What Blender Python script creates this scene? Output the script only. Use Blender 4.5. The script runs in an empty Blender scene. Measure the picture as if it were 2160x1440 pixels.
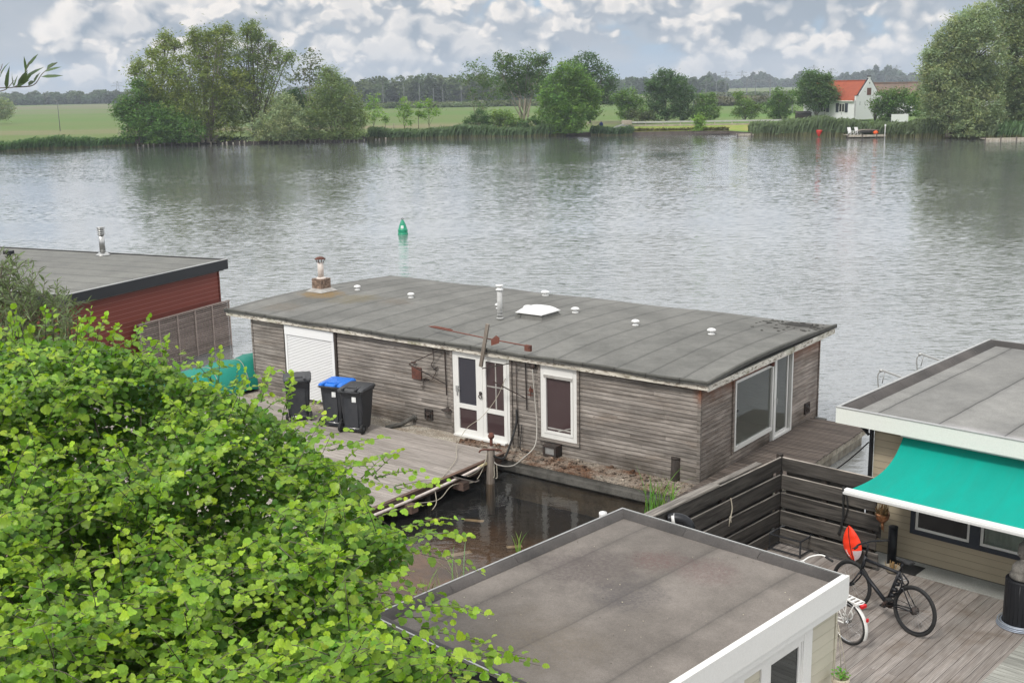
import bpy, math, random
import numpy as np
from mathutils import Vector, Matrix
random.seed(7); rng = np.random.default_rng(7)
sc = bpy.context.scene
PI = math.pi
R_ = math.radians

# ---------------------------------------------------------------- camera
F = 2430.0; PITCH = math.atan(537.0 / F); ROLL = 0.018; H = 8.6
_f = Vector((0, math.cos(PITCH), -math.sin(PITCH))); _r = Vector((1, 0, 0)); _u = _r.cross(_f)
_c, _s = math.cos(ROLL), math.sin(ROLL)
CR = _c * _r - _s * _u; CU = _s * _r + _c * _u
cam = bpy.data.cameras.new('camera'); co = bpy.data.objects.new('camera', cam)
sc.collection.objects.link(co); sc.camera = co
cam.sensor_width = 36; cam.lens = 36 * F / 2160; cam.clip_end = 20000; cam.clip_start = 0.1
mw = Matrix((CR, CU, -_f)).transposed().to_4x4(); mw.translation = (0, 0, H); co.matrix_world = mw

def ray(px, py): return _f + CR * ((px - 1080) / F) - CU * ((py - 720) / F)
def at(px, py, z):                       # point of height z seen at a pixel of the photo
    d = ray(px, py); t = (z - H) / d.z; return Vector((0, 0, H)) + d * t
def atY(px, py, Y):                      # point at distance Y seen at a pixel of the photo
    d = ray(px, py); return Vector((0, 0, H)) + d * (Y / d.y)

# ---------------------------------------------------------------- light
SUN_EL, SUN_AZ = R_(50), R_(215)        # azimuth clockwise from +Y (behind the camera, left)
sv = Vector((math.sin(SUN_AZ) * math.cos(SUN_EL), math.cos(SUN_AZ) * math.cos(SUN_EL), math.sin(SUN_EL)))
sl = bpy.data.lights.new('sun', 'SUN'); sl.energy = 2.4; sl.angle = R_(10); sl.color = (1, .96, .9)
so = bpy.data.objects.new('sun', sl); sc.collection.objects.link(so)
so.rotation_euler = sv.to_track_quat('Z', 'Y').to_euler()
sc.view_settings.view_transform = 'Standard'; sc.view_settings.look = 'None'
sc.view_settings.exposure = 0.2; sc.view_settings.gamma = 1
sc.cycles.max_bounces = 8; sc.cycles.transparent_max_bounces = 12; sc.cycles.volume_bounces = 0
sc.cycles.use_denoising = True

# ---------------------------------------------------------------- node helper
class NT:
    def __init__(s, tree): s.t = tree; s.n = tree.nodes; s.l = tree.links
    def new(s, typ, **kw):
        n = s.n.new(typ)
        for k, v in kw.items():
            if hasattr(n, k): setattr(n, k, v)
        return n
    def put(s, sock, v):
        if v is None: return
        if hasattr(v, 'is_output'): s.l.new(v, sock)
        else:
            if isinstance(v, (tuple, list)) and len(v) == 3 and sock.type == 'RGBA': v = (*v, 1)
            sock.default_value = v
    def math(s, op, a, b=None, c=None, clamp=False):
        n = s.n.new('ShaderNodeMath'); n.operation = op; n.use_clamp = clamp
        s.put(n.inputs[0], a); s.put(n.inputs[1], b); s.put(n.inputs[2], c); return n.outputs[0]
    def mix(s, f, a, b, mode='MIX'):
        n = s.n.new('ShaderNodeMix'); n.data_type = 'RGBA'; n.blend_type = mode
        s.put(n.inputs[0], f); s.put(n.inputs[6], a); s.put(n.inputs[7], b); return n.outputs[2]
    def noise(s, vec, scale=1, detail=4, rough=.5, out=0, dist=0):
        n = s.n.new('ShaderNodeTexNoise'); s.put(n.inputs['Vector'], vec)
        s.put(n.inputs['Scale'], scale); n.inputs['Detail'].default_value = detail
        n.inputs['Roughness'].default_value = rough; n.inputs['Distortion'].default_value = dist
        return n.outputs[out]
    def vscale(s, vec, v, loc=(0, 0, 0), rot=(0, 0, 0)):
        n = s.n.new('ShaderNodeMapping'); s.put(n.inputs[0], vec); n.inputs['Scale'].default_value = v
        n.inputs['Location'].default_value = loc; n.inputs['Rotation'].default_value = rot; return n.outputs[0]
    def ramp(s, f, stops):
        n = s.n.new('ShaderNodeValToRGB'); s.put(n.inputs[0], f); e = n.color_ramp.elements
        while len(e) < len(stops): e.new(.5)
        for el, (p, c) in zip(e, stops):
            el.position = p; el.color = (c, c, c, 1) if isinstance(c, (int, float)) else (*c, 1)
        return n.outputs[0]
    def rng(s, v, a, b, c=0, d=1, smooth=False):
        n = s.n.new('ShaderNodeMapRange'); n.clamp = True
        if smooth: n.interpolation_type = 'SMOOTHSTEP'
        s.put(n.inputs[0], v)
        for i, x in enumerate((a, b, c, d)): s.put(n.inputs[i + 1], x)
        return n.outputs[0]
    def sep(s, v):
        n = s.n.new('ShaderNodeSeparateXYZ'); s.put(n.inputs[0], v); return n.outputs
    def comb(s, x, y, z):
        n = s.n.new('ShaderNodeCombineXYZ'); s.put(n.inputs[0], x); s.put(n.inputs[1], y); s.put(n.inputs[2], z); return n.outputs[0]
    def obj(s): return s.new('ShaderNodeTexCoord').outputs['Object']
    def bump(s, h, strength=.5, dist=.01, normal=None):
        n = s.n.new('ShaderNodeBump'); s.put(n.inputs['Height'], h); s.put(n.inputs['Strength'], strength)
        s.put(n.inputs['Distance'], dist); s.put(n.inputs['Normal'], normal); return n.outputs[0]

# ---------------------------------------------------------------- sky
w = bpy.data.worlds.new('World'); sc.world = w; w.use_nodes = True
T = NT(w.node_tree); T.n.clear()
sky = T.new('ShaderNodeTexSky'); sky.sky_type = 'NISHITA'; sky.sun_disc = False
sky.sun_elevation = SUN_EL; sky.sun_rotation = SUN_AZ; sky.air_density = 1.0; sky.dust_density = 1.5
g = T.new('ShaderNodeTexCoord').outputs['Generated']
x, y, z = T.sep(g)
az = T.math('ARCTAN2', x, y)
el = T.math('ARCSINE', z)
elp = T.math('MAXIMUM', el, 0.0)
# cumulus layers laid out by azimuth and elevation
cv = T.comb(az, elp, 0.0)
warp = T.noise(cv, 30, 4, .55, out=1)
wv_ = T.new('ShaderNodeVectorMath', operation='SCALE'); T.put(wv_.inputs[0], warp); wv_.inputs['Scale'].default_value = .022
cvw_ = T.new('ShaderNodeVectorMath', operation='ADD'); T.put(cvw_.inputs[0], cv); T.put(cvw_.inputs[1], wv_.outputs[0]); cvw = cvw_.outputs[0]
def n2d(vec, sc_, det, ro, out=0):
    n = T.new('ShaderNodeTexNoise', noise_dimensions='2D'); T.put(n.inputs['Vector'], vec); n.inputs['Scale'].default_value = sc_; n.inputs['Detail'].default_value = det; n.inputs['Roughness'].default_value = ro; return n.outputs[out]
def puff(off, seed, sc1, vst):
    v = T.vscale(cvw, (1, vst, 1), loc=(off[0] + seed, off[1] * vst + seed * .37, seed))
    a = n2d(v, sc1, 2, .5)
    vo = T.new('ShaderNodeTexVoronoi', voronoi_dimensions='2D', feature='SMOOTH_F1'); T.put(vo.inputs['Vector'], v); vo.inputs['Scale'].default_value = sc1 * 4.2; vo.inputs['Smoothness'].default_value = .35
    vo2 = T.new('ShaderNodeTexVoronoi', voronoi_dimensions='2D', feature='F1'); T.put(vo2.inputs['Vector'], v); vo2.inputs['Scale'].default_value = sc1 * 11
    bl = T.math('ADD', T.math('MULTIPLY', vo.outputs['Distance'], -.22), T.math('MULTIPLY', vo2.outputs['Distance'], -.09))
    return T.math('ADD', a, bl)
def layer(seed, sc1, vst, t0, t1, dark, litc, bgc, g0=-.012, g1=.035):
    d0 = puff((0, 0), seed, sc1, vst); d1 = puff((-.0035, .0065), seed, sc1, vst)
    d2 = puff((-.007, .016), seed, sc1, vst); fine = n2d(T.vscale(cvw, (1, 1.3, 1), loc=(seed, 0, 0)), 60, 4, .6)
    sl_ = T.math('ADD', T.math('MULTIPLY', T.math('SUBTRACT', d0, d1), 1.0), T.math('MULTIPLY', T.math('SUBTRACT', d0, d2), .8))
    lt = T.rng(T.math('ADD', sl_, T.math('MULTIPLY', T.math('SUBTRACT', fine, .5), .10)), -.05, .14, 0, 1); lt = T.math('POWER', lt, 1.2)
    m_ = T.rng(T.math('ADD', d0, T.math('MULTIPLY', T.math('SUBTRACT', fine, .5), .10)), t0, t1, 0, 1, True)
    core = T.rng(d0, t1, t1 + .14, 0, .35, True)
    return T.mix(m_, bgc, T.mix(T.math('MULTIPLY', lt, T.math('SUBTRACT', 1.0, core)), dark, litc))
big = T.noise(T.vscale(cv, (1, 2.2, 1), loc=(4.72, 2, 0)), 3.2, 3, .5)
blue = T.mix(.65, sky.outputs[0], (2.6, 4.5, 6.9))
soft = T.noise(T.vscale(cv, (1, 2.4, 1), loc=(2.2, 1, 0)), 8, 5, .55)
base = T.mix(T.rng(soft, .41, .53, .15, 1, True), blue, T.mix(T.rng(soft, .4, .7), (3.2, 3.85, 4.6), (4.3, 4.65, 5.1)))
dk = T.mix(T.rng(big, .35, .62), (2.6, 3.2, 3.95), (3.5, 4.0, 4.55))
c1_ = layer(1.7, 6.5, 1.3, .28, .44, dk, (8.2, 7.85, 7.5), base)
c2_ = layer(6.3, 10, 1.4, .33, .46, T.mix(.5, dk, (4.5, 4.8, 5.2)), (8.4, 7.95, 7.5), c1_)
hiw = T.rng(el, .078, .20, 0, .85, True)
hz = T.rng(el, -.01, .035, .85, 0, True)   # pale veil low over the horizon
col = T.mix(hz, c2_, (3.8, 4.3, 4.95))
col = T.mix(hiw, col, (13.8, 13.9, 14.0))
bg = T.new('ShaderNodeBackground'); T.put(bg.inputs[0], col); bg.inputs[1].default_value = .1
ow = T.new('ShaderNodeOutputWorld'); T.l.new(bg.outputs[0], ow.inputs[0])

# ---------------------------------------------------------------- materials
MATS = {}
def newmat(name):
    m = bpy.data.materials.new(name); m.use_nodes = True; t = NT(m.node_tree); t.n.clear()
    out = t.new('ShaderNodeOutputMaterial'); MATS[name] = m; return m, t, out
def princ(t, out, col, rough=.7, metal=0, spec=.4, normal=None, alpha=None):
    b = t.new('ShaderNodeBsdfPrincipled'); t.put(b.inputs['Base Color'], col); t.put(b.inputs['Roughness'], rough)
    t.put(b.inputs['Metallic'], metal); t.put(b.inputs['Specular IOR Level'], spec)
    if normal is not None: t.put(b.inputs['Normal'], normal)
    if out is not None: t.l.new(b.outputs[0], out.inputs[0])
    return b
def vcol(t):
    n = t.new('ShaderNodeAttribute'); n.attribute_name = 'Col'; return n.outputs['Color']
def basic(name, col, rough=.7, metal=0, spec=.35, blotch=(1.5, .25), grain=(60, .15), bump=.15, col2=None, stretch=(1, 1, 1), bd=.004):
    m, t, out = newmat(name); o = t.obj()
    ri = t.new('ShaderNodeObjectInfo').outputs['Random']
    v = t.vscale(o, stretch)
    a = t.noise(v, blotch[0], 5, .6); b = t.noise(v, grain[0], 3, .6)
    c2 = col2 or tuple(c * .55 for c in col)
    f = t.rng(a, .35, .7, 0, min(1, blotch[1] * 2.2), True)
    c = t.mix(f, col, c2)
    gfac = t.rng(b, .3, .7, 1 - grain[1], 1 + grain[1])
    c = t.mix(1, c, t.comb(gfac, gfac, gfac), 'MULTIPLY')
    c = t.mix(1, c, vcol(t), 'MULTIPLY')
    rr = t.rng(a, .3, .7, max(0, rough - .08), min(1, rough + .1))
    princ(t, out, c, rr, metal, spec, t.bump(b, bump, bd) if bump else None)
    return m
def wood(name, c1, c2, c3, axis=0, rough=.8, stain=None, scale=1.0, bump=.5, nails=False):
    """weathered boards: grain stretched along one axis, dark streaks, per-board tint from Col"""
    m, t, out = newmat(name); o = t.obj()
    st = [14.0, 14.0, 14.0]; st[axis] = .9
    col = vcol(t); rb = t.sep(col)[0]
    off = t.math('MULTIPLY', rb, 37.0)
    o2 = t.new('ShaderNodeVectorMath', operation='ADD'); t.put(o2.inputs[0], o); t.put(o2.inputs[1], t.comb(off, off, off))
    v = t.vscale(o2.outputs[0], tuple(s * scale for s in st))
    a = t.noise(v, 1.0, 8, .65, dist=.6)
    st2 = [3.0] * 3; st2[axis] = .6
    b = t.noise(t.vscale(o, st2), 1.0, 5, .6)
    g = t.noise(t.vscale(o2.outputs[0], tuple(s * 4 * scale for s in st)), 1.0, 4, .6)
    c = t.mix(t.rng(a, .36, .66, 0, 1), c1, c2)
    c = t.mix(t.rng(b, .5, .78, 0, .75, True), c, c3)
    gf = t.rng(g, .3, .7, .72, 1.25)
    c = t.mix(1, c, t.comb(gf, gf, gf), 'MULTIPLY')
    c = t.mix(1, c, col, 'MULTIPLY')
    if stain: c = stain(t, o, c)
    h = t.math('ADD', t.math('MULTIPLY', a, .6), t.math('MULTIPLY', g, .5))
    princ(t, out, c, rough, 0, .25, t.bump(h, bump, .006))
    return m

def st_clad(t, o, c):       # darker algae low on the wall, reddish fresh wood under the eaves of the end wall
    x, y, z = t.sep(o)
    fr_ = t.math('FRACT', t.math('MULTIPLY', t.math('SUBTRACT', z, .30), 1 / .095))
    c = t.mix(t.rng(fr_, .0, .20, .85, 0), c, (.02, .016, .014))
    n = t.noise(t.vscale(o, (1.2, 1.2, .8)), 1.3, 5, .6)
    pa = t.noise(t.vscale(o, (.8, .8, 1.6)), 1.0, 6, .65); pf = t.rng(pa, .32, .68, .72, 1.28); c = t.mix(1, c, t.comb(pf, t.math('MULTIPLY', pf, .99), t.math('MULTIPLY', pf, .97)), 'MULTIPLY')
    kn_ = t.noise(t.vscale(o, (9, 9, 22)), 1.0, 2, .5); c = t.mix(t.rng(kn_, .70, .76, 0, .75), c, (.035, .026, .02))
    gr_ = t.noise(t.vscale(o, (2.2, 2.2, .9), loc=(7, 3, 1)), 1.0, 5, .7); c = t.mix(t.rng(gr_, .60, .74, 0, .55), c, (.30, .275, .245))
    low = t.math('MULTIPLY', t.rng(z, .25, .95, 1, 0, True), t.rng(n, .35, .65, .1, .8))
    c = t.mix(low, c, (.045, .036, .026))
    red = t.math('MULTIPLY', t.rng(z, 1.9, 2.38, 0, 1, True), t.rng(x, -.2, .0, 0, 1))
    red = t.math('MULTIPLY', red, t.rng(n, .38, .55, .3, .9))
    return t.mix(red, c, (.20, .075, .038))
wood('weathered_cladding', (.275, .25, .23), (.115, .100, .088), (.16, .125, .098), 0, stain=st_clad)
wood('weathered_cladding_end', (.30, .265, .24), (.14, .112, .094), (.18, .13, .10), 1, stain=st_clad)
wood('grey_deck_wood', (.30, .27, .245), (.20, .175, .155), (.20, .18, .155), 0, scale=.7, bump=.3)
def st_deck(t, o, c):
    n = t.noise(o, .9, 5, .6); c = t.mix(t.rng(n, .52, .72, 0, .65, True), c, (.10, .07, .045))
    x, y, z = t.sep(o)
    groove = t.math('FRACT', t.math('MULTIPLY', x, 1 / .0242))
    gr = t.rng(groove, .0, .3, .6, 0)
    return t.mix(gr, c, (.09, .07, .06))
wood('brown_deck_wood', (.27, .245, .225), (.185, .16, .142), (.25, .235, .215), 1, scale=.7, bump=.3, stain=st_deck)
wood('new_grey_boards', (.30, .30, .27), (.20, .20, .18), (.24, .24, .21), 0, scale=.8, bump=.3)
wood('platform_wood', (.125, .102, .088), (.062, .050, .043), (.10, .082, .07), 0, bump=.4)
wood('black_stained_wood', (.085, .077, .068), (.022, .020, .018), (.16, .14, .12), 0, bump=.8, rough=.75)
wood('black_stained_wood_side', (.075, .068, .060), (.020, .018, .016), (.15, .13, .11), 1, bump=.8, rough=.75)
wood('post_wood', (.26, .225, .19), (.12, .10, .085), (.16, .13, .10), 2, bump=.9)
wood('dark_post_wood', (.05, .04, .033), (.024, .02, .018), (.035, .028, .022), 2, bump=.8)
wood('trellis_wood', (.36, .295, .26), (.23, .18, .155), (.28, .23, .20), 0, bump=.4)
wood('brown_beam', (.13, .085, .066), (.065, .045, .038), (.09, .06, .048), 1, bump=.6)
wood('bark', (.16, .14, .11), (.07, .06, .048), (.11, .10, .08), 2, bump=.8, scale=.5)
wood('pale_bark', (.30, .27, .21), (.15, .13, .10), (.2, .18, .14), 2, bump=.8, scale=.5)
def peel(t, o, c):
    n = t.noise(t.vscale(o, (3, 3, 9)), 2.0, 8, .7)
    c = t.mix(t.rng(n, .52, .58, 0, .85), c, (.16, .13, .10))
    g = t.noise(o, 1.1, 4, .6)
    c = t.mix(t.rng(g, .5, .66, 0, .45, True), c, (.17, .17, .08))
    return c
wood('peeling_white_paint', (.62, .59, .52), (.50, .46, .40), (.42, .37, .30), 0, bump=.3, stain=peel)
wood('peeling_white_paint_end', (.66, .64, .58), (.54, .50, .44), (.48, .43, .36), 1, bump=.3, stain=peel)

def felt(name, c1, c2, seam=None, seam_axis=0, spots=None, puddle_sheen=None, sl=.9):
    m, t, out = newmat(name); o = t.obj(); x, y, z = t.sep(o)
    a = t.noise(o, .7, 6, .6); b = t.noise(o, 4, 6, .65); g = t.noise(o, 120, 2, .6); g2 = t.noise(o, 30, 4, .7)
    c = t.mix(t.rng(a, .35, .68, 0, 1, True), c1, c2)
    gf = t.math('MULTIPLY', t.rng(b, .3, .7, .86, 1.12), t.math('MULTIPLY', t.rng(g, .3, .7, .82, 1.18), t.rng(g2, .3, .7, .88, 1.1)))
    rough = .86
    if seam:
        co_ = (x, y)[seam_axis]; ot = (y, x)[seam_axis]
        wob = t.math('MULTIPLY', t.math('SUBTRACT', t.noise(t.vscale(o, (.4, .4, .4)), 1.6, 3, .5), .5), .10)
        u = t.math('MULTIPLY', t.math('ADD', co_, wob), 1 / seam)
        fr = t.math('FRACT', u)
        line = t.rng(t.math('ABSOLUTE', t.math('SUBTRACT', fr, .5)), .0, .022, sl, 0)
        strip = t.new('ShaderNodeTexWhiteNoise', noise_dimensions='1D'); t.put(strip.inputs['W'], t.math('FLOOR', t.math('ADD', u, .5)))
        gf = t.math('MULTIPLY', gf, t.rng(strip.outputs[0], 0, 1, .9, 1.1))
        soft = t.rng(t.math('ABSOLUTE', t.math('SUBTRACT', fr, .5)), .0, .12, .82, 1)
        gf = t.math('MULTIPLY', gf, soft)
        c = t.mix(line, c, (.035, .034, .033))
    c = t.mix(1, c, t.comb(gf, gf, gf), 'MULTIPLY')
    if spots: c = spots(t, o, c)
    c = t.mix(1, c, vcol(t), 'MULTIPLY')
    rg = rough
    if puddle_sheen:
        pm = puddle_sheen(t, o); c = t.mix(pm, c, t.mix(1, c, (1.5, 1.42, 1.55), 'MULTIPLY')); rg = t.math('SUBTRACT', rough, t.math('MULTIPLY', pm, .8))  # wet patch also lightened in its colour, painting the reflected sky sheen
    princ(t, out, c, rg, 0, t.math('ADD', .3, t.math('MULTIPLY', pm, .7)) if puddle_sheen else .3, t.bump(t.math('ADD', g, t.math('MULTIPLY', b, 2)), .12 if puddle_sheen else .25, .004))
    return m
def spot(t, o, ctr, r, col, c, amt=.8, nscale=8):
    n = t.new('ShaderNodeVectorMath', operation='DISTANCE'); t.put(n.inputs[0], o); t.put(n.inputs[1], ctr)
    d = t.math('ADD', n.outputs['Value'], t.math('MULTIPLY', t.math('SUBTRACT', t.noise(o, nscale / 4, 6, .7), .5), r * 1.6))
    f = t.math('MULTIPLY', t.rng(d, r * .3, r, amt, 0, True), t.rng(t.noise(o, nscale * 3, 5, .7), .38, .6, .15, 1))
    return t.mix(f, c, col)
def sp_main(t, o, c):
    c = spot(t, o, (-14.0, 2.7, 2.7), .85, (.21, .125, .03), c, .95)
    c = spot(t, o, (-12.6, 2.6, 2.7), .9, (.14, .11, .045), c, .6)
    c = spot(t, o, (-11.2, 2.9, 2.7), .7, (.12, .09, .06), c, .5)
    c = spot(t, o, (-.5, 5.9, 2.65), 1.0, (.035, .03, .025), c, .8, 10)
    return spot(t, o, (-13.6, .9, 2.7), .8, (.15, .11, .07), c, .35)
felt('roof_felt_gray', (.152, .150, .138), (.112, .111, .102), seam=.8, seam_axis=0, spots=sp_main)
def sp_shed(t, o, c):
    c = spot(t, o, (1.25, -.95, 3.2), .42, (.10, .045, .042), c, .5)
    c = spot(t, o, (.75, -1.6, 3.2), .8, (.07, .055, .055), c, .6)
    c = spot(t, o, (1.9, -.8, 3.2), .5, (.10, .05, .05), c, .45)
    c = spot(t, o, (1.6, -1.9, 3.2), .6, (.06, .055, .06), c, .55)
    return spot(t, o, (1.6, -3.5, 3.2), 1.0, (.15, .12, .08), c, .3)
felt('shed_roof_felt', (.165, .146, .130), (.116, .102, .090), seam=1.06, seam_axis=0, spots=sp_shed, sl=.3)
felt('right_roof_felt', (.20, .197, .185), (.16, .158, .15), seam=1.05, seam_axis=0,
     puddle_sheen=lambda t, o: t.math('MULTIPLY', t.rng(t.math('ADD', t.sep(o)[1], t.math('MULTIPLY', t.noise(o, 1.1, 5, .55), .9)), .62, 1.12, .95, 0, True), t.rng(t.sep(o)[0], 1.2, 2.2, 0, 1, True)))
felt('left_roof_felt', (.165, .165, .15), (.135, .135, .125), seam=1.0, seam_axis=1)
felt('upstand_felt', (.078, .070, .066), (.045, .042, .040))

basic('white_paint', (.64, .635, .61), .45, blotch=(2, .12), grain=(40, .04), bump=.05, col2=(.6, .59, .55))
basic('white_plastic', (.66, .66, .65), .35, blotch=(3, .1), grain=(60, .03), bump=.03, col2=(.66, .65, .62))
basic('white_shutter', (.70, .70, .70), .45, blotch=(2, .1), grain=(60, .03), bump=.03, col2=(.7, .7, .68))
basic('green_white_fascia', (.60, .615, .575), .45, blotch=(1.4, .15), grain=(50, .04), bump=.05, col2=(.60, .62, .55))
basic('concrete', (.33, .33, .31), .9, blotch=(1.2, .3), grain=(50, .15), bump=.3, col2=(.22, .22, .2))
basic('dark_concrete', (.10, .095, .085), .85, blotch=(2.2, .4), grain=(40, .25), bump=.5, col2=(.035, .033, .028))
basic('black_plastic', (.022, .024, .028), .42, blotch=(6, .2), grain=(120, .1), bump=.12, col2=(.04, .04, .042))
basic('black_lid_plastic', (.032, .034, .038), .38, blotch=(6, .2), grain=(120, .1), bump=.1, col2=(.06, .06, .062))
basic('blue_plastic', (.012, .13, .52), .32, blotch=(6, .1), grain=(80, .05), bump=.05, col2=(.02, .18, .6))
basic('rubber', (.018, .018, .018), .8, blotch=(6, .2), grain=(90, .2), bump=.1)
basic('sticker_white', (.75, .76, .74), .5, blotch=(30, .3), grain=(200, .2), bump=0, col2=(.35, .37, .38))
basic('rust', (.13, .05, .035), .85, blotch=(6, .4), grain=(60, .25), bump=.4, col2=(.06, .028, .022))
basic('red_rust', (.15, .058, .042), .8, blotch=(8, .35), grain=(60, .2), bump=.3, col2=(.14, .045, .03))
basic('dark_iron', (.035, .032, .03), .7, .2, blotch=(8, .3), grain=(60, .2), bump=.3, col2=(.07, .04, .03))
basic('steel', (.42, .42, .41), .28, .9, blotch=(4, .2), grain=(60, .08), bump=.05, col2=(.4, .4, .38))
basic('galvanised', (.42, .42, .41), .5, .6, blotch=(8, .25), grain=(60, .12), bump=.1, col2=(.3, .3, .29))
basic('cement_pipe', (.34, .33, .31), .85, blotch=(4, .3), grain=(60, .15), bump=.3, col2=(.22, .2, .18))
basic('pale_flue', (.55, .50, .46), .8, blotch=(5, .3), grain=(60, .12), bump=.2, col2=(.38, .3, .25))
basic('black_metal', (.016, .017, .02), .45, .3, blotch=(5, .15), grain=(60, .1), bump=.05)
basic('black_fascia', (.018, .019, .022), .6, blotch=(3, .2), grain=(90, .15), bump=.1, col2=(.03, .03, .032))
basic('teal_fabric', (.0, .285, .225), .8, blotch=(1.2, .1), grain=(300, .06), bump=.05, col2=(.0, .25, .20))
basic('teal_tarp', (.006, .19, .14), .55, blotch=(3, .25), grain=(40, .12), bump=.25, col2=(.004, .17, .13), bd=.02)
basic('foil', (.65, .65, .63), .3, .7, blotch=(9, .4), grain=(30, .2), bump=.9, col2=(.3, .28, .26), bd=.03)
basic('gravel', (.33, .30, .25), .95, blotch=(2.6, .45), grain=(28, .7), bump=1.0, col2=(.20, .16, .12), bd=.02)
basic('mossy_gravel', (.22, .19, .155), .95, blotch=(1.7, .6), grain=(26, .75), bump=1.0, col2=(.095, .045, .022), bd=.02)
basic('rope', (.36, .33, .27), .9, blotch=(20, .3), grain=(200, .3), bump=.3, col2=(.3, .27, .2))
basic('white_hose', (.42, .40, .36), .5, blotch=(8, .2), grain=(80, .05), bump=0)
basic('black_hose', (.02, .02, .02), .5, blotch=(8, .2), grain=(80, .05), bump=0)
basic('yellow_pipe', (.45, .38, .22), .6, blotch=(8, .3), grain=(80, .1), bump=0)
basic('grey_pipe', (.44, .44, .43), .7, blotch=(8, .25), grain=(60, .1), bump=.1, col2=(.30, .30, .29))
basic('chrome', (.5, .5, .5), .25, 1, blotch=(8, .1), grain=(80, .05), bump=0)
basic('copper', (.40, .19, .09), .35, .8, blotch=(9, .3), grain=(80, .15), bump=.3, col2=(.16, .08, .04))
basic('dried_plant', (.30, .19, .08), .9, blotch=(9, .3), grain=(80, .3), bump=.2)
basic('vest_red', (.85, .045, .012), .55, blotch=(6, .15), grain=(80, .05), bump=.1, col2=(.65, .03, .01))
basic('vest_grey', (.55, .45, .46), .6, blotch=(6, .15), grain=(80, .05), bump=.1)
basic('stone_grey', (.15, .14, .125), .85, blotch=(9, .4), grain=(60, .3), bump=.5, col2=(.07, .065, .06))
basic('tan_pot', (.40, .35, .27), .9, blotch=(9, .3), grain=(60, .2), bump=.3)
basic('reflector_red', (.5, .01, .015), .25, blotch=(9, .1), grain=(60, .05), bump=0)
basic('buoy_green', (.01, .22, .12), .4, blotch=(4, .15), grain=(60, .05), bump=.03, col2=(.008, .16, .09))
basic('buoy_red', (.45, .03, .02), .5, blotch=(4, .15), grain=(60, .05), bump=0)
basic('orange_plastic', (.65, .10, .02), .5, blotch=(4, .15), grain=(60, .05), bump=0)
basic('window_trim_dark', (.030, .036, .048), .45, blotch=(4, .15), grain=(60, .05), bump=0)
basic('curtain', (.55, .60, .56), .9, blotch=(4, .2), grain=(60, .1), bump=.1)
basic('interior_wall', (.74, .73, .68), .9, blotch=(1, .1), grain=(60, .03), bump=0)
basic('interior_floor', (.60, .58, .54), .7, blotch=(1, .2), grain=(60, .03), bump=0)
basic('earth', (.10, .075, .05), .95, blotch=(1, .4), grain=(20, .4), bump=.6, col2=(.05, .06, .025), bd=.03)
basic('paving', (.46, .45, .44), .9, blotch=(1, .2), grain=(30, .12), bump=.2, col2=(.36, .35, .33))
basic('white_render', (.60, .605, .61), .85, blotch=(.5, .15), grain=(8, .05), bump=.05, col2=(.6, .6, .6))
basic('grey_metal_rail', (.42, .42, .41), .6, .3, blotch=(1, .2), grain=(10, .1), bump=0)
basic('pale_wood_rail', (.36, .31, .26), .85, blotch=(1, .3), grain=(10, .2), bump=.2)
basic('dark_jetty', (.08, .065, .055), .85, blotch=(1, .3), grain=(10, .2), bump=.2)
basic('stake_wood', (.36, .33, .27), .85, blotch=(3, .4), grain=(10, .2), bump=.2, col2=(.2, .17, .13))
basic('mast_grey', (.20, .21, .22), .7, .2, blotch=(1, .2), grain=(10, .1), bump=0)
basic('thatch_brown', (.13, .10, .08), .95, blotch=(.4, .3), grain=(3, .15), bump=.2, col2=(.22, .13, .10))
basic('jacket_blue', (.02, .035, .16), .8, blotch=(9, .2), grain=(60, .1), bump=0)
basic('skin', (.55, .34, .25), .6, blotch=(9, .1), grain=(60, .05), bump=0)
basic('hair_grey', (.30, .28, .26), .8, blotch=(9, .2), grain=(60, .1), bump=0)

def cladpaint(name, c1, axis=0, pitch=.14, z0=.62, line=(.05, .045, .035), la=.7, lw=.13):
    m, t, out = newmat(name); o = t.obj()
    st = [6.0] * 3; st[axis] = .6
    a = t.noise(t.vscale(o, st), 1, 5, .6); b = t.noise(o, 1.2, 5, .6)
    c = t.mix(t.rng(a, .35, .7, 0, .35), c1, tuple(k * .7 for k in c1))
    c = t.mix(t.rng(b, .5, .8, 0, .3), c, tuple(k * .6 for k in c1))
    c = t.mix(1, c, vcol(t), 'MULTIPLY')
    fr_ = t.math('FRACT', t.math('MULTIPLY', t.math('SUBTRACT', t.sep(o)[2], z0), 1 / pitch))
    c = t.mix(t.rng(fr_, .0, lw, la, 0), c, line)
    princ(t, out, c, .6, 0, .3, t.bump(a, .2, .003)); return m
cladpaint('beige_cladding', (.37, .315, .225), 0, .125, .62); cladpaint('cream_cladding', (.50, .47, .375), 1, .14, .62, (.25, .23, .16))
cladpaint('red_cladding', (.17, .036, .022), 1, .145, .35, (.36, .17, .14), .75, .17); cladpaint('red_cladding_front', (.13, .03, .018), 0, .145, .35, (.36, .17, .14), .75, .17)

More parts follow.
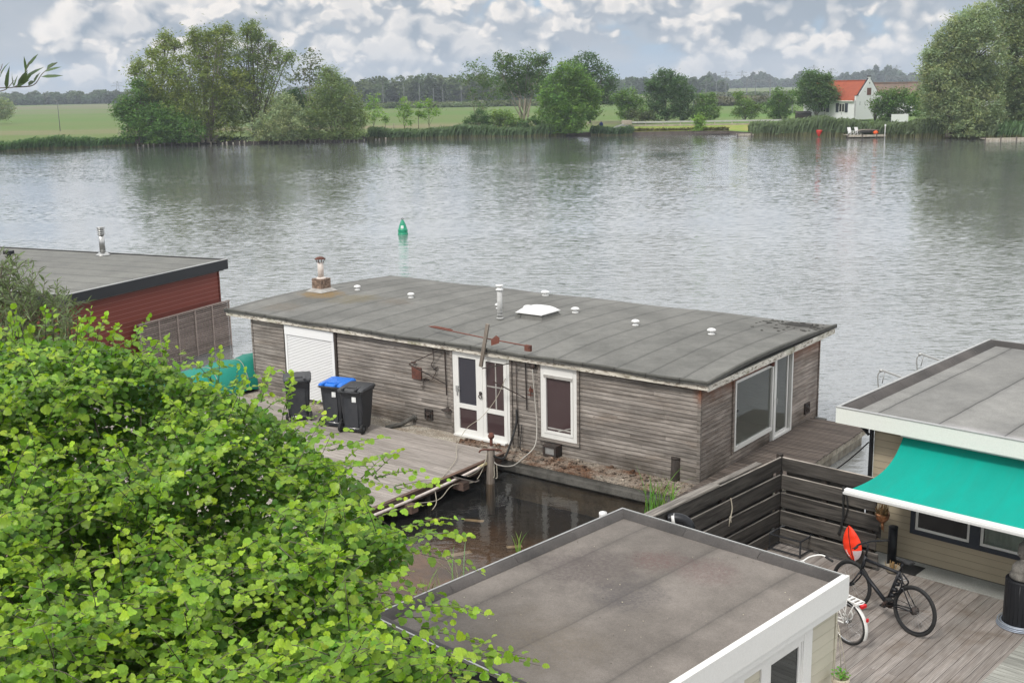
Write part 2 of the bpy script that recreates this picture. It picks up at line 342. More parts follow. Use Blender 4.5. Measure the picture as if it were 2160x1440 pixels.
m, t, out = newmat('awning_canvas'); o = t.obj(); x, y, z = t.sep(o)
fx_ = t.math('FRACT', t.math('MULTIPLY', x, 1 / 1.19)); n_ = t.noise(t.vscale(o, (1, .5, .5)), 1.6, 5, .6); wv = t.noise(o, 160, 2, .5); st_n = t.noise(t.vscale(o, (9, .5, .5)), 1, 4, .6)
c = t.mix(t.rng(n_, .35, .7), (.0, .285, .225), (.004, .235, .185)); c = t.mix(t.rng(st_n, .45, .75, 0, .25), c, (.02, .22, .17))
c = t.mix(t.rng(t.math('ABSOLUTE', t.math('SUBTRACT', fx_, .5)), 0, .008, .10, 0), c, (.0, .13, .105))
princ(t, out, c, .85, 0, .2, t.bump(t.math('ADD', t.math('MULTIPLY', st_n, 3), wv), .3, .01))
# dark window glass (sky reflection over a dark room) and clear glass
def glassy(name, dark, tint=.15):
    m, t, out = newmat(name)
    d = t.new('ShaderNodeBsdfDiffuse'); d.inputs[0].default_value = (*dark, 1)
    tr = t.new('ShaderNodeBsdfTransparent'); tr.inputs[0].default_value = (.8, .82, .8, 1)
    g = t.new('ShaderNodeBsdfGlossy'); g.inputs['Roughness'].default_value = .03; g.inputs[0].default_value = (.95, .97, 1, 1)
    lw = t.new('ShaderNodeFresnel'); lw.inputs[0].default_value = 1.5
    mx = t.new('ShaderNodeMixShader'); mx.inputs[0].default_value = tint
    t.l.new(tr.outputs[0], mx.inputs[1]); t.l.new(d.outputs[0], mx.inputs[2])
    m2 = t.new('ShaderNodeMixShader'); bf = t.new('ShaderNodeNewGeometry').outputs['Backfacing']; t.put(m2.inputs[0], t.math('MULTIPLY', lw.outputs[0], t.math('SUBTRACT', 1.0, bf)))
    t.l.new(mx.outputs[0], m2.inputs[1]); t.l.new(g.outputs[0], m2.inputs[2]); t.l.new(m2.outputs[0], out.inputs[0])
    return m
glassy('dark_glass', (.055, .035, .036), 1.0); glassy('clear_glass', (.05, .05, .05), .06)
glassy('blue_glass', (.035, .035, .045), 1.0); glassy('dim_glass', (.02, .02, .02), 1.0)

def leafmat(name, c1, c2, trans=.4, rough=.5, spec=.35, transcol=None):
    m, t, out = newmat(name); vc = vcol(t)
    o = t.obj(); n = t.noise(o, 25, 2, .5)
    c = t.mix(n, c1, c2); c = t.mix(1, c, vc, 'MULTIPLY')
    b = princ(t, None, c, rough, 0, spec)
    tr = t.new('ShaderNodeBsdfTranslucent'); t.put(tr.inputs[0], t.mix(1, c, transcol or (1.25, 1.3, .7), 'MULTIPLY'))
    mx = t.new('ShaderNodeMixShader'); mx.inputs[0].default_value = trans
    t.l.new(b.outputs[0], mx.inputs[1]); t.l.new(tr.outputs[0], mx.inputs[2]); t.l.new(mx.outputs[0], out.inputs[0])
    return m
leafmat('leaf', (1, 1, 1), (.85, .85, .85), .35, .6, .25)
leafmat('hazel_leaf', (1, 1, 1), (.88, .9, .85), .42, .42, .4)

# ---------------------------------------------------------------- mesh helpers
def link(o, parent=None):
    sc.collection.objects.link(o)
    if parent is not None: o.parent = parent
    return o
def props(o, label=None, cat=None, group=None, kind=None):
    if label: o['label'] = label
    if cat: o['category'] = cat
    if group: o['group'] = group
    if kind: o['kind'] = kind
    return o
def empty(name, loc, rz=0.0, label=None, cat=None, group=None, kind=None):
    o = bpy.data.objects.new(name, None); o.location = loc; o.rotation_euler = (0, 0, rz); o.empty_display_size = .2
    link(o); return props(o, label, cat, group, kind)
def jit(base=1.0, amt=.15):
    k = base * (1 + random.uniform(-amt, amt)); return (k, k, k)

class MB:
    def __init__(s): s.v = []; s.f = []; s.c = []; s.sm = []
    def add(s, vs, fs, col=(1, 1, 1), smooth=False):
        b = len(s.v); s.v += [tuple(p) for p in vs]; s.f += [tuple(i + b for i in f) for f in fs]
        s.c += [col] * len(fs); s.sm += [smooth] * len(fs); return s
    def box(s, x0, x1, y0, y1, z0, z1, col=(1, 1, 1), M=None):
        vs = [Vector((x, y, z)) for z in (z0, z1) for y in (y0, y1) for x in (x0, x1)]
        if M is not None: vs = [M @ v for v in vs]
        return s.add(vs, [(0, 2, 3, 1), (4, 5, 7, 6), (0, 1, 5, 4), (2, 6, 7, 3), (0, 4, 6, 2), (1, 3, 7, 5)], col)
    def bbox(s, x0, x1, y0, y1, z0, z1, b=.01, col=(1, 1, 1), M=None, top=None):   # box with chamfered vertical+top edges
        def ring(i, z): return [(x0 + i, y0 + b, z), (x0 + b, y0 + i, z), (x1 - b, y0 + i, z), (x1 - i, y0 + b, z), (x1 - i, y1 - b, z), (x1 - b, y1 - i, z), (x0 + b, y1 - i, z), (x0 + i, y1 - b, z)]
        rings = [ring(0, z0), ring(0, z1 - b), [(min(max(x, x0 + b), x1 - b), min(max(y, y0 + b), y1 - b), z1) for x, y, z in ring(0, z1)]]
        vs = [Vector(p) for r in rings for p in r]
        if M is not None: vs = [M @ v for v in vs]
        fs = []
        for k in range(2):
            for i in range(8): fs.append((k * 8 + i, k * 8 + (i + 1) % 8, k * 8 + 8 + (i + 1) % 8, k * 8 + 8 + i))
        fs += [tuple(range(16, 24)), tuple(reversed(range(8)))]
        s.add(vs, fs, col)
        if top: s.c[-2] = top; s.c[-10:-2] = [top] * 8
        return s
    def bar(s, p, q, w=.05, h=None, up=(0, 0, 1), col=(1, 1, 1)):
        p, q = Vector(p), Vector(q); h = h or w; d = (q - p).normalized()
        sd = d.cross(Vector(up)); sd = sd.normalized() if sd.length > 1e-4 else Vector((1, 0, 0)); u = sd.cross(d)
        vs = [c + sd * a * w / 2 + u * b * h / 2 for c in (p, q) for a, b in ((-1, -1), (1, -1), (1, 1), (-1, 1))]
        return s.add(vs, [(3, 2, 1, 0), (4, 5, 6, 7), (0, 1, 5, 4), (1, 2, 6, 5), (2, 3, 7, 6), (3, 0, 4, 7)], col)
    def tube(s, pts, r, n=8, col=(1, 1, 1), cap=True, smooth=True):
        pts = [Vector(p) for p in pts]; rs = r if isinstance(r, (list, tuple)) else [r] * len(pts)
        vs = []; fs = []; ref = None
        for i, p in enumerate(pts):
            d = (pts[min(i + 1, len(pts) - 1)] - pts[max(i - 1, 0)]).normalized()
            if ref is None: ref = Vector((0, 0, 1)) if abs(d.z) < .9 else Vector((1, 0, 0))
            a = d.cross(ref)
            a = a.normalized() if a.length > 1e-5 else Vector((1, 0, 0)); b = a.cross(d).normalized(); ref = b
            vs += [p + (a * math.cos(2 * PI * k / n) + b * math.sin(2 * PI * k / n)) * rs[i] for k in range(n)]
        for i in range(len(pts) - 1):
            fs += [(i * n + k, (i + 1) * n + k, (i + 1) * n + (k + 1) % n, i * n + (k + 1) % n) for k in range(n)]
        if cap: fs += [tuple(range(n)), tuple(reversed(range((len(pts) - 1) * n, len(pts) * n)))]
        return s.add(vs, fs, col, smooth)
    def lathe(s, prof, c=(0, 0, 0), n=20, col=(1, 1, 1), M=None, smooth=True):
        vs = []; c = Vector(c)
        for r, z in prof: vs += [Vector((math.cos(2 * PI * k / n) * r, math.sin(2 * PI * k / n) * r, z)) for k in range(n)]
        vs = [(M @ v if M is not None else v) + c for v in vs]; m = len(prof)
        fs = [(i * n + k, i * n + (k + 1) % n, (i + 1) * n + (k + 1) % n, (i + 1) * n + k) for i in range(m - 1) for k in range(n)]
        fs += [tuple(reversed(range(n))), tuple(range((m - 1) * n, m * n))]
        return s.add(vs, fs, col, smooth)
    def torus(s, c, R, r, axis='Y', n=32, m=8, a0=0, a1=2 * PI, col=(1, 1, 1)):
        full = abs(a1 - a0 - 2 * PI) < 1e-6; k = n if full else n + 1; pts = []
        for i in range(k):
            a = a0 + (a1 - a0) * i / n
            d = {'Y': Vector((math.cos(a), 0, math.sin(a))), 'Z': Vector((math.cos(a), math.sin(a), 0)), 'X': Vector((0, math.cos(a), math.sin(a)))}[axis]
            ax = {'Y': Vector((0, 1, 0)), 'Z': Vector((0, 0, 1)), 'X': Vector((1, 0, 0))}[axis]
            pts += [Vector(c) + d * R + (d * math.cos(2 * PI * j / m) + ax * math.sin(2 * PI * j / m)) * r for j in range(m)]
        fs = []
        for i in range(n if full else n):
            i2 = (i + 1) % k
            fs += [(i * m + j, i * m + (j + 1) % m, i2 * m + (j + 1) % m, i2 * m + j) for j in range(m)]
        return s.add(pts, fs, col, True)
    def prism(s, poly, z0, z1, col=(1, 1, 1)):
        n = len(poly); vs = [(x, y, z0) for x, y in poly] + [(x, y, z1) for x, y in poly]
        area = sum(poly[i][0] * poly[(i + 1) % n][1] - poly[(i + 1) % n][0] * poly[i][1] for i in range(n))
        fs = [tuple(reversed(range(n))), tuple(range(n, 2 * n))] + [(i, (i + 1) % n, n + (i + 1) % n, n + i) for i in range(n)]
        if area < 0: fs = [tuple(reversed(f)) for f in fs]
        return s.add(vs, fs, col)
    def build(s, name, mat, parent=None, loc=None, **kw):
        me = bpy.data.meshes.new(name); me.from_pydata([tuple(v) for v in s.v], [], s.f)
        me.materials.append(MATS[mat]); me.polygons.foreach_set('use_smooth', s.sm)
        ca = me.color_attributes.new('Col', 'FLOAT_COLOR', 'CORNER')
        arr = np.ones((len(me.loops), 4), np.float32)
        lt = np.array([len(f) for f in s.f]); arr[:, :3] = np.repeat(np.array(s.c, np.float32), lt, axis=0)
        ca.data.foreach_set('color', arr.ravel())
        o = bpy.data.objects.new(name, me); link(o, parent)
        if loc is not None: o.location = loc
        return props(o, **kw)

def fast(name, V, Fc, C, mat, parent=None, smooth=False, loc=None, **kw):
    """V (n,3), Fc (m,k) indices, C (m,3) face colours"""
    me = bpy.data.meshes.new(name); m, k = Fc.shape
    me.vertices.add(len(V)); me.vertices.foreach_set('co', V.astype(np.float32).ravel())
    me.loops.add(m * k); me.loops.foreach_set('vertex_index', Fc.astype(np.int32).ravel())
    me.polygons.add(m); me.polygons.foreach_set('loop_start', (np.arange(m) * k).astype(np.int32))
    try: me.polygons.foreach_set('loop_total', np.full(m, k, np.int32))
    except Exception: pass
    me.update(calc_edges=True); me.materials.append(MATS[mat])
    if smooth: me.polygons.foreach_set('use_smooth', np.ones(m, bool))
    ca = me.color_attributes.new('Col', 'FLOAT_COLOR', 'CORNER')
    arr = np.ones((m * k, 4), np.float32); arr[:, :3] = np.repeat(C, k, axis=0); ca.data.foreach_set('color', arr.ravel())
    me.validate()
    o = bpy.data.objects.new(name, me); link(o, parent)
    if loc is not None: o.location = loc
    return props(o, **kw)

def copy_tree(o, parent=None):
    kids = [c for c in bpy.data.objects if c.parent == o]
    c = o.copy(); sc.collection.objects.link(c); c.parent = parent
    for k in kids: copy_tree(k, c)
    return c

def clad(mb, axis, u0, u1, z0, z1, plane, out, holes=(), pitch=.095, lap=.014, th=.018, cj=.12, joint=None):
    """horizontal shiplap boards on a wall along axis 0 (x) or 1 (y); plane = wall face, out = +-1 outward side"""
    z = z0; row = 0
    while z < z1 - .01:
        zt = min(z + pitch, z1); segs = [(u0, u1)]
        for a, b, c, d in holes:
            if zt > c + .01 and z < d - .01:
                ns = []
                for s0, s1 in segs:
                    if b <= s0 or a >= s1: ns.append((s0, s1)); continue
                    if a > s0: ns.append((s0, a))
                    if b < s1: ns.append((b, s1))
                segs = ns
        for s0, s1 in segs:
            cuts = [s0, s1]
            if joint:
                k = s0 + random.uniform(.8, joint)
                while k < s1 - .8: cuts.insert(-1, k); k += random.uniform(joint * .6, joint)
            for a, b in zip(cuts[:-1], cuts[1:]):
                p0 = plane; pb = plane + out * (th + lap); pt = plane + out * th
                g = .0015
                pr = [(p0, z + .004), (pb, z + .004), (pb - out * .003, z + .012), (pt, zt), (p0, zt)]
                if axis == 0: vs = [(u, q, zz) for u in (a + g, b - g) for q, zz in pr]
                else: vs = [(q, u, zz) for u in (a + g, b - g) for q, zz in pr]
                fs = [(0, 1, 6, 5), (1, 2, 7, 6), (2, 3, 8, 7), (3, 4, 9, 8), (4, 3, 2, 1, 0), (5, 6, 7, 8, 9)]
                flip = (out < 0) if axis == 1 else (out > 0)
                if flip: fs = [tuple(reversed(f)) for f in fs]
                mb.add(vs, fs, jit(1, cj))
        z = zt; row += 1

def frame_rect(mb, axis, u0, u1, z0, z1, plane, out, w=.06, d=.05, col=(1, 1, 1), wb=None):
    """four mitre-less members round a rectangle lying on a wall"""
    wb = wb or w; p0, p1 = sorted((plane, plane + out * d)); e = .002
    def b(a0, a1, c0, c1, k=0):
        q0, q1 = p0, p1
        if k: 
            if out > 0: q1 += e
            else: q0 -= e
        if axis == 0: mb.box(a0, a1, q0, q1, c0, c1, col)
        else: mb.box(q0, q1, a0, a1, c0, c1, col)
    b(u0, u0 + w, z0, z1); b(u1 - w, u1, z0, z1); b(u0 + w, u1 - w, z1 - w, z1, 1); b(u0 + w, u1 - w, z0, z0 + wb, 1)
def slab(mb, axis, u0, u1, z0, z1, p0, p1, col=(1, 1, 1)):
    p0, p1 = sorted((p0, p1))
    if axis == 0: mb.box(u0, u1, p0, p1, z0, z1, col)
    else: mb.box(p0, p1, u0, u1, z0, z1, col)

def catenary(p, q, sag, n=12, side=(0, 0, 0)):
    p, q = Vector(p), Vector(q); s = Vector(side)
    return [p.lerp(q, t) - Vector((0, 0, 1)) * sag * 4 * t * (1 - t) + s * 4 * t * (1 - t) for t in [i / n for i in range(n + 1)]]
def spline(pts, k=6):
    pts = [Vector(p) for p in pts]; P = [pts[0]] + pts + [pts[-1]]; out = []
    for i in range(1, len(P) - 2):
        for j in range(k):
            t = j / k; a, b, c, d = P[i - 1], P[i], P[i + 1], P[i + 2]
            out.append(.5 * ((2 * b) + (c - a) * t + (2 * a - 5 * b + 4 * c - d) * t * t + (3 * b - a - 3 * c + d) * t ** 3))
    return out + [pts[-1]]

# ================================================================ SETTING
def structure(o): o['kind'] = 'structure'; return o
# ---- water
m, t, out = newmat('river_water'); o = t.obj(); ox, oy, oz = t.sep(o)
dist = t.math('SQRT', t.math('ADD', t.math('POWER', ox, 2), t.math('POWER', oy, 2)))
n1 = t.noise(t.vscale(o, (.75, 1.5, 1), rot=(0, 0, R_(14))), 1.0, 3, .55)
n2 = t.noise(t.vscale(o, (1.5, 3.1, 1), rot=(0, 0, R_(-9))), 1.3, 3, .6)
n3 = t.noise(t.vscale(o, (4, 7, 1), rot=(0, 0, R_(6))), 1.7, 2, .6)
pt = t.noise(t.vscale(o, (.012, .03, 1)), 1.0, 3, .55)
patch = t.rng(pt, .36, .64, .45, 1.35, True)
sheltered = t.rng(oy, 23.5, 31, .20, 1, True)       # small basin between the boats and the bank
sheltered = t.math('MAXIMUM', sheltered, t.rng(ox, 5.5, 8, .20, 1, True))
hgt = t.math('ADD', t.math('ADD', t.math('MULTIPLY', n1, .55), t.math('MULTIPLY', n2, .35)), t.math('MULTIPLY', n3, .13))
amp = t.math('MULTIPLY', patch, sheltered)
# slopes straight from noise colours, so that distant water keeps its glitter
def slope_(vec, scale, k, d=2):
    nz = t.noise(vec, scale, d, .55, out=1); s_ = t.new('ShaderNodeVectorMath', operation='SUBTRACT'); t.put(s_.inputs[0], nz); s_.inputs[1].default_value = (.5, .5, .5)
    q_ = t.new('ShaderNodeVectorMath', operation='MULTIPLY'); t.put(q_.inputs[0], s_.outputs[0]); q_.inputs[1].default_value = (k * .55, k, 0); return q_.outputs[0]
s1 = slope_(t.vscale(o, (2.6, 6.0, 1), rot=(0, 0, R_(7))), 1.0, .28)
s2 = slope_(t.vscale(o, (1.0, 2.3, 1), rot=(0, 0, R_(-12))), 1.0, .068)
s3 = slope_(t.vscale(o, (.42, .75, 1), rot=(0, 0, R_(5))), 1.0, .05, 3)
farw = t.rng(dist, 40, 130, .15, 1, True)
def va(a_, b_):
    q_ = t.new('ShaderNodeVectorMath', operation='ADD'); t.put(q_.inputs[0], a_); t.put(q_.inputs[1], b_); return q_.outputs[0]
def vs_(a_, f_):
    q_ = t.new('ShaderNodeVectorMath', operation='SCALE'); t.put(q_.inputs[0], a_); t.put(q_.inputs['Scale'], f_); return q_.outputs[0]
tot = vs_(va(va(s1, s2), vs_(s3, farw)), amp)
nv = va(tot, t.comb(0.0, 0.0, 1.0)); nn_ = t.new('ShaderNodeVectorMath', operation='NORMALIZE'); t.put(nn_.inputs[0], nv)
nb = t.bump(t.math('MULTIPLY', t.math('MULTIPLY', hgt, amp), t.rng(dist, 30, 90, 1, .2)), 1.0, .08, nn_.outputs[0])
fr = t.new('ShaderNodeFresnel'); fr.inputs[0].default_value = 1.34; t.put(fr.inputs['Normal'], nb)
gl = t.new('ShaderNodeBsdfGlossy'); gl.inputs['Roughness'].default_value = .03; gl.inputs[0].default_value = (.96, .98, 1, 1); t.put(gl.inputs['Normal'], nb)
df = t.new('ShaderNodeBsdfDiffuse'); df.inputs[0].default_value = (.155, .16, .158, 1)
tr = t.new('ShaderNodeBsdfTransparent'); tr.inputs[0].default_value = (.78, .68, .54, 1)
mb_ = t.new('ShaderNodeMixShader'); t.put(mb_.inputs[0], t.rng(sheltered, .2, .6, .06, .97)); t.l.new(tr.outputs[0], mb_.inputs[1]); t.l.new(df.outputs[0], mb_.inputs[2])
mx = t.new('ShaderNodeMixShader'); t.put(mx.inputs[0], t.math('ADD', t.math('MULTIPLY', fr.outputs[0], t.rng(sheltered, .2, .65, .75, 1.12)), t.rng(sheltered, .2, .65, 0, .05), clamp=True))
t.l.new(mb_.outputs[0], mx.inputs[1]); t.l.new(gl.outputs[0], mx.inputs[2]); t.l.new(mx.outputs[0], out.inputs[0])
water = MB().add([(-600, -30, 0), (600, -30, 0), (600, 320, 0), (-600, 320, 0)], [(0, 1, 2, 3)]).build('river_water', 'river_water', kind='structure')

basic('river_bed_mud', (.20, .095, .036), 1, blotch=(.55, .6), grain=(6, .3), bump=.3, col2=(.02, .016, .01))
G = [(-14 + i * .8, 12 + j * .8) for j in range(20) for i in range(26)]
def bedz(x, y):
    d = (y - 17.2) * .9 + (x + .5) * .1
    return -.22 - .075 * max(0, d) - .05 * math.sin(x * 2.1) * math.sin(y * 1.7)
bd = MB(); bd.add([(x, y, bedz(x, y)) for x, y in G], [(j * 26 + i, j * 26 + i + 1, (j + 1) * 26 + i + 1, (j + 1) * 26 + i) for j in range(19) for i in range(25)], smooth=True)
m, t, out = newmat('basin_silt'); o = t.obj(); n_ = t.noise(o, .8, 6, .65); g_ = t.noise(o, 7, 4, .6)
c = t.mix(t.rng(n_, .35, .65, 0, 1, True), (.21, .125, .058), (.10, .062, .03)); deep = t.rng(t.math('ADD', t.sep(o)[2], t.math('MULTIPLY', n_, .12)), -.60, -.38, 1, 0, True)  # deeper bed darkened in its colour for the light lost in the water
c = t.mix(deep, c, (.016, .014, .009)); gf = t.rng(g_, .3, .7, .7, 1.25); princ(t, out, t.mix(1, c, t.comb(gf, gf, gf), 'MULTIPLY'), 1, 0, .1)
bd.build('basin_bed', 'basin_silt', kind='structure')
MB().add([(-620, -40, -2.6), (620, -40, -2.6), (620, 330, -2.6), (-620, 330, -2.6)], [(0, 1, 2, 3)]).build('river_bed', 'river_bed_mud', kind='structure')

# ---- far land: one sheet reaching the horizon
SH = [(-600, 60), (-300, 120), (-160, 160), (-80.3, 184.4), (-66, 196.5), (-54, 198.8), (-38.4, 201), (-24.3, 203.8), (-6, 206), (8, 205.6), (17.2, 204.4), (31.2, 203.8), (38, 201), (40.6, 190.6), (46, 187), (53.4, 181.6), (58.5, 180), (66, 172), (74.5, 166.5), (90, 155), (140, 120), (240, 60), (600, -30)]
m, t, out = newmat('meadow'); o = t.obj(); ox, oy, oz = t.sep(o)
a = t.noise(t.vscale(o, (.004, .02, 1)), 1, 6, .6); b = t.noise(t.vscale(o, (.05, .25, 1)), 1, 6, .65); gg = t.noise(o, 1.5, 5, .7)
c = t.mix(t.rng(a, .38, .62, 0, 1, True), (.088, .155, .036), (.110, .150, .048))
c = t.mix(t.rng(b, .45, .7, 0, .45), c, (.15, .14, .08))
band = t.rng(t.noise(t.vscale(o, (.0015, .006, 1), loc=(3, 1.7, 0)), 1, 4, .6), .46, .56, 0, .8, True)
far_ = t.rng(oy, 430, 620, 0, 1, True)
c = t.mix(t.math('MULTIPLY', band, far_), c, (.15, .13, .09))
near_ = t.math('MULTIPLY', t.rng(oy, 235, 250, 0, 1, True), t.rng(oy, 262, 285, 1, 0, True))
c = t.mix(t.math('MULTIPLY', near_, t.rng(b, .35, .6, .2, .8)), c, (.19, .155, .10))
bright = t.math('MULTIPLY', t.rng(ox, 15, 45, 0, 1, True), t.rng(oy, 190, 420, .6, 0, True))
c = t.mix(bright, c, (.085, .19, .032))
gf = t.rng(gg, .3, .7, .82, 1.15); c = t.mix(1, c, t.comb(gf, gf, gf), 'MULTIPLY')
princ(t, out, c, .95, 0, .1, t.bump(gg, .4, .2))
far = [(x * 12, 9000.) for x in (-600, 600)]
ld = MB(); vs = [(x, y, .5) for x, y in SH]; n = len(vs)
vs2 = [(x * 1.0, y, -.6) for x, y in SH]
rows = [vs2, vs]
for k, yy in enumerate((400, 900, 2500, 9000)):
    sc_ = (1, 2, 5, 16)[k]; rows.append([(x * sc_ if abs(x) > 100 or k > 0 else x, yy + 0 * x, .9 + .25 * k) for x, y in SH])
allv = [p for r in rows for p in r]
fs = [(r * n + i, r * n + i + 1, (r + 1) * n + i + 1, (r + 1) * n + i) for r in range(len(rows) - 1) for i in range(n - 1)]
ld.add(allv, fs).build('far_meadow', 'meadow', kind='structure')

# ---- near bank under the bushes and its pale paving
bk = MB().prism([(-40, 1), (.8, 1), (.8, 15.2), (-1, 17.0), (-2.7, 18.0), (-3.2, 19.8), (-4.2, 20.9), (-12, 24), (-40, 26)], -.5, .38)
bk.build('bank_ground', 'earth', kind='structure')
MB().prism([(-3.1, 14.5), (-1.0, 14.5), (-.9, 16.4), (-2.8, 17.7), (-3.3, 17.6)], .384, .40).build('paved_path', 'paving', kind='structure')

# ---- haze
hm = bpy.data.materials.new('haze'); hm.use_nodes = True; t = NT(hm.node_tree); t.n.clear()
ho = t.new('ShaderNodeOutputMaterial'); pv = t.new('ShaderNodeVolumePrincipled')
pv.inputs['Color'].default_value = (.80, .88, 1, 1); pv.inputs['Density'].default_value = .00027; pv.inputs['Anisotropy'].default_value = .2
t.l.new(pv.outputs[0], ho.inputs['Volume']); MATS['haze'] = hm
hb = MB().box(-1700, 1700, -60, 2600, -4, 62).build('haze', 'haze', kind='stuff')

# ================================================================ GREY HOUSEBOAT
ANG = R_(-37.2)
MAINO = Vector((3.89, 23.10, 0))
boat = empty('houseboat', MAINO, ANG, 'long grey weathered board houseboat with white double door and grey felt roof', 'houseboat')
ex = Vector((math.cos(ANG), math.sin(ANG), 0)); ey = Vector((-ex.y, ex.x, 0))
def mw_(x, y, z): return MAINO + ex * x + ey * y + Vector((0, 0, z))

h = MB(); h.box(-14.3, .25, -.82, 6.35, -.6, .275)
h.box(-14.35, .3, -.93, -.82, .07, .2)
h.build('hull', 'dark_concrete', boat)
MB().box(-14.28, -6.2, -.84, -.02, .279, .325).build('gravel_ledge', 'gravel', boat)
ml = MB(); ml.box(-6.2, .22, -.84, -.02, .279, .32)
for i in range(220):
    x = random.uniform(-6.2, .1); y = random.uniform(-.8, -.05); s = random.uniform(.015, .045)
    ml.box(-s, s, -s * .8, s * .8, 0, s, jit(random.choice((1.3, .8, .5)), .2), M=Matrix.Translation((x, y, .318)) @ Matrix.Rotation(random.uniform(0, 3), 4, 'Z') @ Matrix.Rotation(random.uniform(-.4, .4), 4, 'X'))
ml.build('mossy_ledge', 'mossy_gravel', boat, label='ledge crumbling and covered in rusty brown moss')

ZB, ZT = .30, 2.47
fh = [(-12.64, -10.70, .42, 2.40), (-6.72, -4.90, .30, 2.47), (-4.10, -3.02, .66, 2.47)]
eh = [(1.52, 3.50, .62, 2.27), (3.50, 4.62, .30, 2.44)]
wf = MB(); clad(wf, 0, -14.0, -6.72, ZB, ZT, .03, -1, fh, joint=5, cj=.2)
wf.box(-14.03, -13.97, -.012, .05, ZB, ZT, (.9, .9, .9)); wf.build('front_cladding', 'weathered_cladding', boat)
wf = MB(); clad(wf, 0, -4.90, 0, ZB, ZT, .03, -1, fh, joint=4, cj=.2); wf.box(-.05, .028, -.022, .03, ZB, ZT, (.9, .9, .9))
wf.build('front_cladding', 'weathered_cladding', boat)
we = MB(); clad(we, 1, .03, 6.3, ZB, 2.45, -.03, 1, eh, joint=4)
we.box(-.03, .02, 6.27, 6.32, ZB, 2.45)
we.build('end_cladding', 'weathered_cladding_end', boat)
wb_ = MB(); wb_.box(-14.0, -4.9, 6.25, 6.3, ZB, 2.45); wb_.box(-.4, -.04, 6.25, 6.3, ZB, 2.45); wb_.box(-4.9, -.4, 6.25, 6.3, ZB, .75); wb_.box(-2.2, -2.1, 6.25, 6.3, .75, 2.45); wb_.box(-14.0, -13.95, .05, 6.25, ZB, 2.45); wb_.build('back_cladding', 'weathered_cladding', boat)
# inner shell: walls with true openings on the end side
inn = MB()
def wallpanel(mb, axis, u0, u1, z0, z1, p0, p1, holes):
    us = sorted({u0, u1, *[h[0] for h in holes], *[h[1] for h in holes]})
    for a, b in zip(us[:-1], us[1:]):
        zs = [(z0, z1)]
        for ha, hb2, hc, hd in holes:
            if a >= ha - 1e-6 and b <= hb2 + 1e-6:
                nz = []
                for q0, q1 in zs:
                    if hd <= q0 or hc >= q1: nz.append((q0, q1)); continue
                    if hc > q0: nz.append((q0, hc))
                    if hd < q1: nz.append((hd, q1))
                zs = nz
        for q0, q1 in zs: slab(mb, axis, a, b, q0, q1, p0, p1)
wallpanel(inn, 0, -13.9, -.12, ZB + .01, 2.44, .032, .10, fh)
wallpanel(inn, 1, .102, 6.2, ZB + .01, 2.44, -.032, -.10, eh)
inn.box(-13.9, -4.9, 6.12, 6.2, ZB + .01, 2.44); inn.box(-.4, -.12, 6.12, 6.2, ZB + .01, 2.44); inn.box(-4.9, -.4, 6.12, 6.2, ZB + .01, .75); inn.box(-2.2, -2.1, 6.12, 6.2, .75, 2.44); inn.box(-13.9, -13.8, .1, 6.12, ZB + .01, 2.44); inn.box(-5.1, -5.0, .1, 6.12, ZB + .02, 2.43)  # river-side openings are unseen, added to bring light into the room
inn.box(-13.8, -.12, .1, 6.12, 2.40, 2.439); inn.box(-3.4, -.12, 4.72, 4.80, ZB + .03, 2.39)
inn.build('inner_walls', 'interior_wall', boat)
MB().box(-13.8, -.12, .1, 6.12, ZB - .02, ZB + .03).build('floor', 'interior_floor', boat)
it = MB(); it.box(-1.7, -1.0, 3.3, 3.9, .84, .88); it.box(-1.65, -1.58, 3.4, 3.47, ZB, .84); it.box(-1.12, -1.05, 3.75, 3.82, ZB, .84)
it.build('table', 'dark_post_wood', boat)
cu = MB(); cu.lathe([(.0, .2), (.16, .12), (.26, .0), (.28, -.02)], (-1.4, 2.9, 1.85), 20); cu.tube([(-1.4, 2.9, 2.05), (-1.4, 2.9, 2.4)], .01, 6); cu.build('lamp_shade', 'white_plastic', boat)

# roof: cambered felt deck with rolled edges
RX0, RX1, RY0, RY1 = -14.95, .27, -.17, 6.72
def rz(y, x=0): 
    u = (y - 3.3) / 3.45; return 2.60 + .11 * (1 - u * u) + .012 * math.sin(x * 1.7 + y)
nx, ny = 76, 18
vs = []; fs = []
for j in range(ny + 1):
    for i in range(nx + 1):
        X = RX0 + (RX1 - RX0) * i / nx; Y = RY0 + (RY1 - RY0) * j / ny
        wob = .012 * math.sin(X * 2.3) if j == 0 else 0
        vs.append((X, Y, rz(Y, X) + wob))
for j in range(ny):
    for i in range(nx): a = j * (nx + 1) + i; fs.append((a, a + 1, a + nx + 2, a + nx + 1))
rf = MB(); rf.add(vs, fs, smooth=True)
per = [(i, 0) for i in range(nx)] + [(nx, j) for j in range(ny)] + [(i, ny) for i in range(nx, 0, -1)] + [(0, j) for j in range(ny, 0, -1)]
pv_ = [vs[j * (nx + 1) + i] for i, j in per]; k = len(pv_)
rf.add(pv_ + [(x, y, z - .06) for x, y, z in pv_], [(i, i + k, (i + 1) % k + k, (i + 1) % k) for i in range(k)], (.55, .55, .55))
rf.tube([(RX0 + (RX1 - RX0) * i / 60, RY0 + .02 + .008 * math.sin(i * 1.3), rz(RY0, RX0 + (RX1 - RX0) * i / 60) + .005 + .006 * math.sin(i * .9)) for i in range(61)], .035, 8, (.62, .62, .6))
rf.tube([(RX1 - .03, RY0 + (RY1 - RY0) * i / 30, rz(RY0 + (RY1 - RY0) * i / 30, RX1) + .004) for i in range(31)], .035, 8, (.68, .68, .66))
rf.box(RX0 + .1, RX1 - .1, RY0 + .1, RY1 - .1, 2.475, 2.53)
